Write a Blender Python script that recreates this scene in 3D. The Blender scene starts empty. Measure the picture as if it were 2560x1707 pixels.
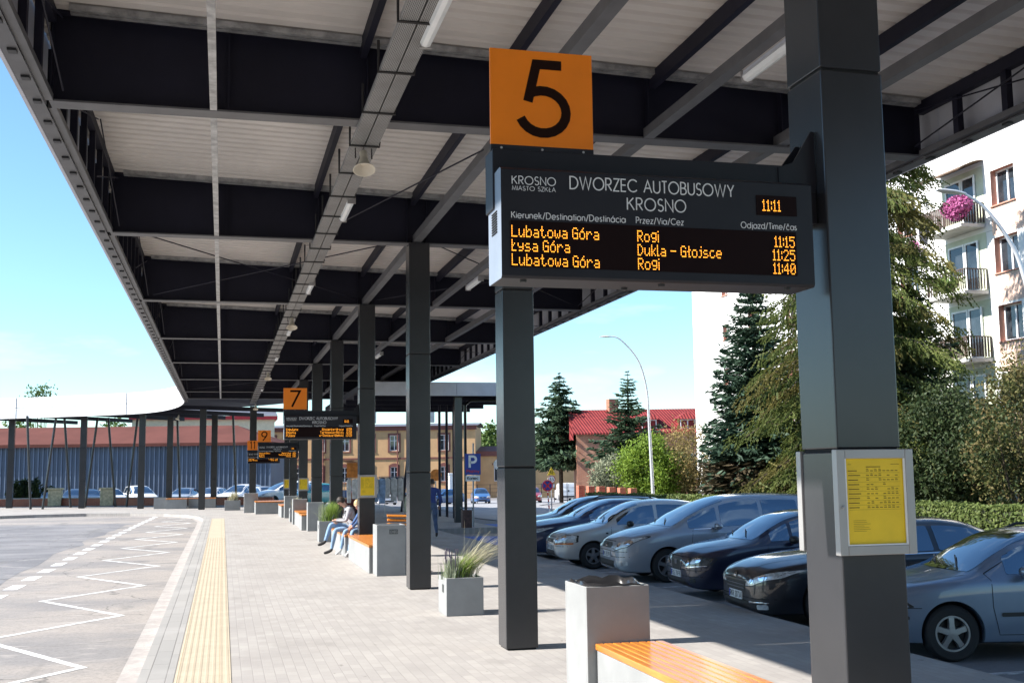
import bpy, bmesh, math, random
import numpy as np
from mathutils import Vector, Matrix
from mathutils.bvhtree import BVHTree

# ---------------------------------------------------------------- camera, sky, sun, exposure
SC = bpy.context.scene
COL = SC.collection
cam_d = bpy.data.cameras.new("camera")
cam_d.sensor_width = 36.0
cam_d.lens = 39.8
cam_d.clip_start = 0.1
cam_d.clip_end = 2000.0
cam = bpy.data.objects.new("camera", cam_d)
COL.objects.link(cam)
cam.matrix_world = Matrix(((0.96913, -0.01586, -0.24602, 0.0),
                           (-0.24622, -0.11256, -0.96266, 0.0),
                           (-0.01242, 0.99352, -0.11299, 2.0),
                           (0, 0, 0, 1)))
SC.camera = cam

SUN_EL, SUN_AZ = math.radians(38.0), math.radians(3.0)      # sun comes from -X, a touch beyond the camera
sun_dir = Vector((-math.cos(SUN_EL) * math.cos(SUN_AZ), math.cos(SUN_EL) * math.sin(SUN_AZ), math.sin(SUN_EL)))
sd = bpy.data.lights.new("sun", 'SUN')
sd.energy = 4.9
sd.angle = math.radians(0.53)
sd.color = (1.0, 0.955, 0.89)
sun = bpy.data.objects.new("sun", sd)
COL.objects.link(sun)
sun.location = sun_dir * 60
sun.rotation_euler = sun_dir.to_track_quat('Z', 'Y').to_euler()

W = bpy.data.worlds.new("World")
SC.world = W
W.use_nodes = True
nt = W.node_tree
for n in list(nt.nodes):
    nt.nodes.remove(n)
sky = nt.nodes.new("ShaderNodeTexSky")
sky.sky_type = 'NISHITA'
sky.sun_disc = False
sky.sun_elevation = SUN_EL
sky.sun_rotation = math.atan2(sun_dir.x, sun_dir.y)
sky.air_density = 1.0
sky.dust_density = 0.0
sky.ozone_density = 2.0
bg = nt.nodes.new("ShaderNodeBackground")
bg.inputs[1].default_value = 0.10
wo = nt.nodes.new("ShaderNodeOutputWorld")
tc = nt.nodes.new("ShaderNodeTexCoord")
mp = nt.nodes.new("ShaderNodeMapping")
mp.inputs['Scale'].default_value = (1.6, 1.6, 6.0)
mp.inputs['Location'].default_value = (0.35, 0.1, 0.0)
nz = nt.nodes.new("ShaderNodeTexNoise")
nz.inputs['Scale'].default_value = 2.2
nz.inputs['Detail'].default_value = 6.0
nz.inputs['Roughness'].default_value = 0.55
rp = nt.nodes.new("ShaderNodeValToRGB")
rp.color_ramp.elements[0].position = 0.56
rp.color_ramp.elements[0].color = (0, 0, 0, 1)
rp.color_ramp.elements[1].position = 0.80
rp.color_ramp.elements[1].color = (0.75, 0.75, 0.75, 1)
mx = nt.nodes.new("ShaderNodeMixRGB")
mx.inputs[2].default_value = (6.0, 6.2, 6.4, 1)
nt.links.new(tc.outputs['Generated'], mp.inputs[0])
nt.links.new(mp.outputs[0], nz.inputs[0])
nt.links.new(nz.outputs[0], rp.inputs[0])
nt.links.new(rp.outputs[0], mx.inputs[0])
tint = nt.nodes.new("ShaderNodeMixRGB")
tint.blend_type = 'MULTIPLY'
tint.inputs[0].default_value = 1.0
tint.inputs[2].default_value = (0.74, 0.92, 1.0, 1)
nt.links.new(sky.outputs[0], tint.inputs[1])
nt.links.new(tint.outputs[0], mx.inputs[1])
nt.links.new(mx.outputs[0], bg.inputs[0])
nt.links.new(bg.outputs[0], wo.inputs[0])

SC.view_settings.view_transform = 'Standard'
SC.view_settings.look = 'None'
SC.view_settings.exposure = 1.3
SC.view_settings.gamma = 1.0
SC.render.engine = 'CYCLES'
SC.cycles.max_bounces = 8
SC.cycles.diffuse_bounces = 4
SC.cycles.glossy_bounces = 3
SC.cycles.transmission_bounces = 2
SC.cycles.use_denoising = True
random.seed(7)
RNG = np.random.default_rng(7)
PI = math.pi
R = math.radians

# ---------------------------------------------------------------- helpers
class MB:
    """collects shapes and links them as ONE mesh object"""
    def __init__(self):
        self.v, self.f, self.m = [], [], []
        self.mi = 0
    def add(self, vs, fs):
        b = len(self.v)
        self.v.extend([tuple(p) for p in vs])
        self.f.extend([tuple(i + b for i in f) for f in fs])
        self.m.extend([self.mi] * len(fs))
        return self
    def box(self, x0, x1, y0, y1, z0, z1):
        return self.add([(x0, y0, z0), (x1, y0, z0), (x1, y1, z0), (x0, y1, z0), (x0, y0, z1), (x1, y0, z1), (x1, y1, z1), (x0, y1, z1)],
                        [(0, 3, 2, 1), (4, 5, 6, 7), (0, 1, 5, 4), (1, 2, 6, 5), (2, 3, 7, 6), (3, 0, 4, 7)])
    def quad(self, a, b, c, d):
        return self.add([a, b, c, d], [(0, 1, 2, 3)])
    def bar(self, p, q, w, h, up=(0, 0, 1)):
        p, q, up = Vector(p), Vector(q), Vector(up)
        d = (q - p).normalized()
        s = d.cross(up)
        if s.length < 1e-4:
            s = d.cross(Vector((1, 0, 0)))
        s.normalize()
        u = s.cross(d).normalized()
        vs = []
        for e in (p, q):
            for a, b in ((-1, -1), (1, -1), (1, 1), (-1, 1)):
                vs.append(e + s * (a * w / 2) + u * (b * h / 2))
        return self.add(vs, [(0, 1, 2, 3), (7, 6, 5, 4), (0, 4, 5, 1), (1, 5, 6, 2), (2, 6, 7, 3), (3, 7, 4, 0)])
    def tube(self, pts, r, n=8, cap=True):
        pts = [Vector(p) for p in pts]
        rs = r if isinstance(r, (list, tuple)) else [r] * len(pts)
        rings = []
        ref = None
        for i, p in enumerate(pts):
            d = (pts[min(i + 1, len(pts) - 1)] - pts[max(i - 1, 0)]).normalized()
            if ref is None:
                ref = d.cross(Vector((0, 0, 1)))
                if ref.length < 1e-3:
                    ref = d.cross(Vector((1, 0, 0)))
            a = (ref - d * ref.dot(d)).normalized()
            ref = a
            b = d.cross(a)
            rings.append([p + (a * math.cos(2 * PI * k / n) + b * math.sin(2 * PI * k / n)) * rs[i] for k in range(n)])
        vs = [q for rg in rings for q in rg]
        fs = [(i * n + k, i * n + (k + 1) % n, (i + 1) * n + (k + 1) % n, (i + 1) * n + k) for i in range(len(pts) - 1) for k in range(n)]
        if cap:
            fs.append(tuple(range(n - 1, -1, -1)))
            fs.append(tuple((len(pts) - 1) * n + k for k in range(n)))
        return self.add(vs, fs)
    def lathe(self, prof, n=24, mat=None):
        mat = mat or Matrix.Identity(4)
        vs = [mat @ Vector((r * math.cos(2 * PI * k / n), r * math.sin(2 * PI * k / n), z)) for r, z in prof for k in range(n)]
        fs = [(i * n + k, i * n + (k + 1) % n, (i + 1) * n + (k + 1) % n, (i + 1) * n + k) for i in range(len(prof) - 1) for k in range(n)]
        return self.add(vs, fs)
    def prism(self, pts, o, ux, uy, d):
        """2-D outline pts in the frame (o, ux, uy), extruded by the vector d"""
        o, ux, uy, d = Vector(o), Vector(ux), Vector(uy), Vector(d)
        a = [o + ux * x + uy * y for x, y in pts]
        n = len(a)
        vs = a + [p + d for p in a]
        return self.add(vs, [tuple(range(n - 1, -1, -1)), tuple(range(n, 2 * n))] + [(i, (i + 1) % n, n + (i + 1) % n, n + i) for i in range(n)])
    def build(self, name, mat, parent=None, smooth=False, bevel=0.0, world=True):
        me = bpy.data.meshes.new(name)
        off = Vector(parent.location) if (parent is not None and world) else Vector((0, 0, 0))
        vs = [(p[0] - off.x, p[1] - off.y, p[2] - off.z) for p in self.v] if off.length > 0 else self.v
        me.from_pydata(vs, [], self.f)
        mats = mat if isinstance(mat, (list, tuple)) else [mat]
        for m in mats:
            me.materials.append(m)
        if len(mats) > 1:
            me.polygons.foreach_set('material_index', self.m)
        if smooth:
            me.polygons.foreach_set('use_smooth', [True] * len(me.polygons))
            me.set_sharp_from_angle(angle=R(smooth if smooth is not True else 40))
        me.update()
        o = bpy.data.objects.new(name, me)
        COL.objects.link(o)
        if parent is not None:
            o.parent = parent
        if bevel:
            b = o.modifiers.new("bevel", 'BEVEL')
            b.width = bevel
            b.segments = 2
            b.limit_method = 'ANGLE'
            b.angle_limit = R(40)
        return o

def tag(o, label, cat, group=None):
    o['label'] = label
    o['category'] = cat
    if group:
        o['group'] = group
    return o
def thing(name, label, cat, loc=(0, 0, 0), rz=0.0, group=None):
    o = bpy.data.objects.new(name, None)
    o.empty_display_size = 0.2
    COL.objects.link(o)
    o.location = loc
    o.rotation_euler = (0, 0, rz)
    return tag(o, label, cat, group)
def struct(o):
    o['kind'] = 'structure'
    return o
def copy_tree(o, parent=None):
    c = o.copy()
    COL.objects.link(c)
    if parent is not None:
        c.parent = parent
    for ch in list(o.children):
        copy_tree(ch, c)
    return c
def dup(o, loc, rz=None, label=None, group=None):
    c = copy_tree(o)
    c.location = loc
    if rz is not None:
        c.rotation_euler = (0, 0, rz)
    if label:
        c['label'] = label
    if group:
        c['group'] = group
    return c
def leaf_mesh(name, verts, mat, parent=None, loc=None):
    """verts: (N,4,3) quads"""
    n = len(verts)
    v = np.asarray(verts, dtype=np.float32).reshape(-1, 3).copy()
    if parent is not None:
        v -= np.array(parent.location, dtype=np.float32)
    me = bpy.data.meshes.new(name)
    me.vertices.add(4 * n)
    me.vertices.foreach_set('co', v.ravel())
    me.loops.add(4 * n)
    me.loops.foreach_set('vertex_index', np.arange(4 * n, dtype=np.int32))
    me.polygons.add(n)
    me.polygons.foreach_set('loop_start', np.arange(0, 4 * n, 4, dtype=np.int32))
    me.materials.append(mat)
    me.update(calc_edges=True)
    o = bpy.data.objects.new(name, me)
    COL.objects.link(o)
    if parent is not None:
        o.parent = parent
    return o

# ---------------------------------------------------------------- materials
def _mat(name):
    m = bpy.data.materials.new(name)
    m.use_nodes = True
    return m, m.node_tree, m.node_tree.nodes['Principled BSDF']
def noise_mix(nt, c1, c2, scale, lo=0.35, hi=0.65, detail=4.0, vec=None, rough=0.6):
    t = nt.nodes.new("ShaderNodeTexNoise")
    t.inputs['Scale'].default_value = scale
    t.inputs['Detail'].default_value = detail
    t.inputs['Roughness'].default_value = rough
    if vec is not None:
        nt.links.new(vec, t.inputs['Vector'])
    r = nt.nodes.new("ShaderNodeMapRange")
    r.inputs['From Min'].default_value = lo
    r.inputs['From Max'].default_value = hi
    nt.links.new(t.outputs[0], r.inputs[0])
    m = nt.nodes.new("ShaderNodeMixRGB")
    nt.links.new(r.outputs[0], m.inputs[0])
    for i, c in ((1, c1), (2, c2)):
        if hasattr(c, 'is_linked'):
            nt.links.new(c, m.inputs[i])
        else:
            m.inputs[i].default_value = (*c, 1)
    return m.outputs[0]
def objvec(nt, scale=(1, 1, 1), rot=(0, 0, 0)):
    c = nt.nodes.new("ShaderNodeTexCoord")
    m = nt.nodes.new("ShaderNodeMapping")
    m.inputs['Scale'].default_value = scale
    m.inputs['Rotation'].default_value = rot
    nt.links.new(c.outputs['Object'], m.inputs[0])
    return m.outputs[0]
def mk(name, col, rough=0.6, metal=0.0, var=0.12, scale=3.0, coat=0.0, spec=0.5, emit=None, es=0.0, bump=0.0, bscale=60.0):
    m, nt, b = _mat(name)
    b.inputs['Roughness'].default_value = rough
    b.inputs['Metallic'].default_value = metal
    b.inputs['Specular IOR Level'].default_value = spec
    b.inputs['Coat Weight'].default_value = coat
    b.inputs['Coat Roughness'].default_value = 0.04
    v = objvec(nt)
    if var > 0:
        c2 = tuple(max(0, c * (1 - var * 1.6)) for c in col)
        c1 = tuple(min(1, c * (1 + var * 0.7)) for c in col)
        o = noise_mix(nt, c1, c2, scale, vec=v)
        nt.links.new(o, b.inputs['Base Color'])
    else:
        b.inputs['Base Color'].default_value = (*col, 1)
    if emit:
        b.inputs['Emission Color'].default_value = (*emit, 1)
        b.inputs['Emission Strength'].default_value = es
    if bump > 0:
        t = nt.nodes.new("ShaderNodeTexNoise")
        t.inputs['Scale'].default_value = bscale
        t.inputs['Detail'].default_value = 3
        nt.links.new(v, t.inputs['Vector'])
        bp = nt.nodes.new("ShaderNodeBump")
        bp.inputs['Strength'].default_value = bump
        bp.inputs['Distance'].default_value = 0.02
        nt.links.new(t.outputs[0], bp.inputs['Height'])
        nt.links.new(bp.outputs[0], b.inputs['Normal'])
    return m
def leafmat(name, c1, c2, c3, scale=2.0, trans=0.3):
    m, nt, b = _mat(name)
    v = objvec(nt)
    a = noise_mix(nt, c1, c2, scale, vec=v)
    o = noise_mix(nt, a, c3, scale * 4.3, lo=0.5, hi=0.75, vec=v)
    b.inputs['Roughness'].default_value = 0.6
    b.inputs['Specular IOR Level'].default_value = 0.25
    nt.links.new(o, b.inputs['Base Color'])
    tr = nt.nodes.new("ShaderNodeBsdfTranslucent")
    nt.links.new(o, tr.inputs[0])
    ms = nt.nodes.new("ShaderNodeMixShader")
    ms.inputs[0].default_value = trans
    nt.links.new(b.outputs[0], ms.inputs[1])
    nt.links.new(tr.outputs[0], ms.inputs[2])
    nt.links.new(ms.outputs[0], nt.nodes['Material Output'].inputs[0])
    return m
def brickmat(name, c1, c2, mortar, bw, bh, ms, rot=(0, 0, 0), rough=0.85, stain=None, bump=0.4, off=0.5, vary=0.5, scale=(1, 1, 1), stain_scale=0.6):
    m, nt, b = _mat(name)
    v = objvec(nt, scale, rot)
    t = nt.nodes.new("ShaderNodeTexBrick")
    t.offset = off
    t.inputs['Scale'].default_value = 1.0
    t.inputs['Brick Width'].default_value = bw
    t.inputs['Row Height'].default_value = bh
    t.inputs['Mortar Size'].default_value = ms
    t.inputs['Mortar Smooth'].default_value = 0.3
    t.inputs['Color1'].default_value = (*c1, 1)
    t.inputs['Color2'].default_value = (*c2, 1)
    t.inputs['Mortar'].default_value = (*mortar, 1)
    nt.links.new(v, t.inputs['Vector'])
    o = t.outputs['Color']
    if stain:
        ov = objvec(nt)
        o = noise_mix(nt, o, stain, stain_scale, lo=0.46, hi=0.85, vec=ov, detail=6)
    nt.links.new(o, b.inputs['Base Color'])
    b.inputs['Roughness'].default_value = rough
    b.inputs['Specular IOR Level'].default_value = 0.3
    bp = nt.nodes.new("ShaderNodeBump")
    bp.inputs['Strength'].default_value = bump
    bp.inputs['Distance'].default_value = 0.01
    bp.invert = True
    nt.links.new(t.outputs['Fac'], bp.inputs['Height'])
    nt.links.new(bp.outputs[0], b.inputs['Normal'])
    return m
def asphaltmat(name, c1, c2, c3, stretch=(1, 1, 1), big=0.25):
    m, nt, b = _mat(name)
    v = objvec(nt, stretch)
    a = noise_mix(nt, c1, c2, big, lo=0.42, hi=0.60, vec=v, detail=7, rough=0.65)
    v2 = objvec(nt)
    o = noise_mix(nt, a, c3, 22.0, lo=0.45, hi=0.85, vec=v2, detail=5, rough=0.8)
    nt.links.new(o, b.inputs['Base Color'])
    b.inputs['Roughness'].default_value = 0.85
    b.inputs['Specular IOR Level'].default_value = 0.25
    t = nt.nodes.new("ShaderNodeTexNoise")
    t.inputs['Scale'].default_value = 90
    nt.links.new(v2, t.inputs['Vector'])
    bp = nt.nodes.new("ShaderNodeBump")
    bp.inputs['Strength'].default_value = 0.35
    bp.inputs['Distance'].default_value = 0.01
    nt.links.new(t.outputs[0], bp.inputs['Height'])
    nt.links.new(bp.outputs[0], b.inputs['Normal'])
    return m
def emitmat(name, col, s):
    m, nt, b = _mat(name)
    b.inputs['Base Color'].default_value = (0.05, 0.02, 0.0, 1)
    b.inputs['Emission Color'].default_value = (*col, 1)
    b.inputs['Emission Strength'].default_value = s
    return m

M = {}
M['paving'] = brickmat('paving', (0.36, 0.337, 0.312), (0.315, 0.294, 0.275), (0.285, 0.265, 0.248), 0.22, 0.11, 0.005, rot=(0, 0, R(90)), stain=(0.25, 0.23, 0.215), bump=0.35)
M['kerb'] = brickmat('kerb_stone', (0.315, 0.30, 0.28), (0.275, 0.265, 0.25), (0.17, 0.16, 0.15), 0.9, 0.17, 0.006, rot=(0, 0, R(90)), stain=(0.38, 0.36, 0.34), bump=0.4, off=0.3)
M['bus_road'] = asphaltmat('bus_road', (0.33, 0.297, 0.268), (0.235, 0.222, 0.215), (0.13, 0.122, 0.115), (0.5, 0.9, 1), 0.5)
def wear(m, kind):
    """cracks, patches and spots of a worn surface, mixed over the base colour"""
    nt = m.node_tree
    b = nt.nodes['Principled BSDF']
    src = b.inputs['Base Color'].links[0].from_socket
    v = objvec(nt)
    if kind == 'cracks':
        n1 = nt.nodes.new("ShaderNodeTexNoise")
        n1.inputs['Scale'].default_value = 1.3
        n1.inputs['Detail'].default_value = 5
        nt.links.new(v, n1.inputs['Vector'])
        ad = nt.nodes.new("ShaderNodeMixRGB")
        ad.blend_type = 'ADD'
        ad.inputs[0].default_value = 0.9
        nt.links.new(v, ad.inputs[1])
        nt.links.new(n1.outputs['Color'], ad.inputs[2])
        vo = nt.nodes.new("ShaderNodeTexVoronoi")
        vo.feature = 'DISTANCE_TO_EDGE'
        vo.inputs['Scale'].default_value = 0.36
        nt.links.new(ad.outputs[0], vo.inputs['Vector'])
        mr = nt.nodes.new("ShaderNodeMapRange")
        mr.inputs['From Min'].default_value = 0.0
        mr.inputs['From Max'].default_value = 0.009
        mr.inputs['To Min'].default_value = 0.75
        mr.inputs['To Max'].default_value = 0.0
        nt.links.new(vo.outputs['Distance'], mr.inputs[0])
        mx_ = nt.nodes.new("ShaderNodeMixRGB")
        mx_.inputs[2].default_value = (0.09, 0.085, 0.08, 1)
        nt.links.new(mr.outputs[0], mx_.inputs[0])
        nt.links.new(src, mx_.inputs[1])
        src = mx_.outputs[0]
        o = noise_mix(nt, src, (0.15, 0.145, 0.14), 1.1, lo=0.60, hi=0.72, vec=objvec(nt, (0.7, 0.25, 1)), detail=6)
        o = noise_mix(nt, o, (0.38, 0.35, 0.32), 2.3, lo=0.58, hi=0.75, vec=objvec(nt, (0.5, 1.3, 1)), detail=7)
    else:
        o = noise_mix(nt, src, (0.17, 0.155, 0.145), 7.0, lo=0.70, hi=0.76, vec=v, detail=2)
        o = noise_mix(nt, o, (0.24, 0.222, 0.205), 0.9, lo=0.56, hi=0.78, vec=objvec(nt, (1, 0.45, 1)), detail=7)
    nt.links.new(o, b.inputs['Base Color'])
wear(M['bus_road'], 'cracks')
wear(M['paving'], 'spots')
M['asphalt'] = asphaltmat('asphalt', (0.20, 0.195, 0.20), (0.26, 0.25, 0.25), (0.13, 0.13, 0.13), (1, 1, 1), 0.3)
M['line'] = mk('road_paint', (0.70, 0.70, 0.68), 0.7, var=0.28, scale=5)
M['line_dull'] = mk('worn_road_paint', (0.42, 0.42, 0.42), 0.8, var=0.35, scale=9)
M['blue_paint'] = mk('blue_road_paint', (0.03, 0.10, 0.42), 0.7, var=0.15)
M['steel'] = mk('anthracite_panel', (0.030, 0.030, 0.033), 0.24, 0.0, var=0.10, scale=1.2, spec=0.5)
M['steel'].node_tree.nodes['Principled BSDF'].inputs['Coat Roughness'].default_value = 0.25
M['steel_dk'] = mk('anthracite_beam', (0.012, 0.012, 0.024), 0.6, var=0.15, scale=0.8, spec=0.25)
M['steel_lt'] = mk('grey_flange', (0.10, 0.10, 0.105), 0.5, var=0.12)
M['joint'] = mk('joint_gap', (0.006, 0.006, 0.006), 0.9, var=0)
M['galv'] = mk('galvanised', (0.42, 0.42, 0.42), 0.45, 0.4, var=0.25, scale=6)
M['fascia'] = mk('white_fascia', (0.74, 0.74, 0.74), 0.35, var=0.03)
M['fascia_grey'] = mk('silver_fascia', (0.52, 0.53, 0.58), 0.45, var=0.04)
M['deck'] = mk('deck_sheet', (0.60, 0.56, 0.525), 0.5, 0.0, var=0.06, scale=0.7)
M['orange'] = mk('orange_sign', (0.84, 0.205, 0.006), 0.35, var=0.04)
M['board'] = mk('board_face', (0.015, 0.015, 0.020), 0.45, var=0.08, spec=0.3)
M['board_side'] = mk('board_side', (0.20, 0.23, 0.28), 0.4, var=0.06)
M['digit'] = mk('digit_brown', (0.014, 0.004, 0.002), 0.7, var=0, spec=0.1)
M['text'] = mk('white_print', (0.62, 0.62, 0.62), 0.6, var=0)
M['led_bg'] = mk('led_panel', (0.008, 0.002, 0.002), 0.6, var=0, spec=0.12)
M['led'] = emitmat('led_amber', (1.0, 0.36, 0.03), 1.35)
M['alu'] = mk('aluminium', (0.36, 0.345, 0.335), 0.4, 0.4, var=0.04)
M['yellow'] = mk('yellow_paper', (0.80, 0.55, 0.012), 0.5, var=0.06, scale=5)
M['ink'] = mk('ink', (0.16, 0.11, 0.01), 0.8, var=0)
M['concrete'] = mk('white_concrete', (0.265, 0.268, 0.265), 0.6, var=0.08, scale=2.0, bump=0.04)
M['plaque'] = mk('dark_plaque', (0.06, 0.065, 0.065), 0.5, var=0.1)
M['bag'] = mk('bin_liner', (0.02, 0.02, 0.022), 0.28, var=0.1, spec=0.7)
M['soil'] = mk('soil', (0.06, 0.045, 0.03), 0.95, var=0.3, scale=20)
def woodmat():
    m, nt, b = _mat('orange_wood')
    v = objvec(nt, (14, 1.2, 14))
    o = noise_mix(nt, (0.62, 0.235, 0.035), (0.42, 0.13, 0.016), 2.0, lo=0.3, hi=0.7, vec=v, detail=6)
    nt.links.new(o, b.inputs['Base Color'])
    b.inputs['Roughness'].default_value = 0.28
    b.inputs['Coat Weight'].default_value = 0.25
    b.inputs['Coat Roughness'].default_value = 0.12
    return m
M['wood'] = woodmat()
M['cream_horn'] = mk('cream_plastic', (0.66, 0.60, 0.49), 0.4, var=0.05)
M['diffuser'] = mk('lamp_diffuser', (0.72, 0.74, 0.74), 0.3, var=0.03)
M['black'] = mk('black_plastic', (0.012, 0.012, 0.013), 0.5, var=0)
def tactmat():
    m, nt, b = _mat('tactile_slab')
    v = objvec(nt)
    o = noise_mix(nt, (0.46, 0.39, 0.285), (0.41, 0.345, 0.255), 2.5, vec=v, detail=5)
    t = nt.nodes.new("ShaderNodeTexBrick")
    t.offset = 0.0
    for k, x in (('Scale', 1.0), ('Brick Width', 0.40), ('Row Height', 0.40), ('Mortar Size', 0.004)):
        t.inputs[k].default_value = x
    nt.links.new(v, t.inputs['Vector'])
    mm = nt.nodes.new("ShaderNodeMixRGB")
    mm.blend_type = 'MULTIPLY'
    mm.inputs[2].default_value = (0.72, 0.68, 0.6, 1)
    nt.links.new(t.outputs['Fac'], mm.inputs[0])
    nt.links.new(o, mm.inputs[1])
    nt.links.new(mm.outputs[0], b.inputs['Base Color'])
    b.inputs['Roughness'].default_value = 0.75
    return m
M['tactile'] = tactmat()

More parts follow.
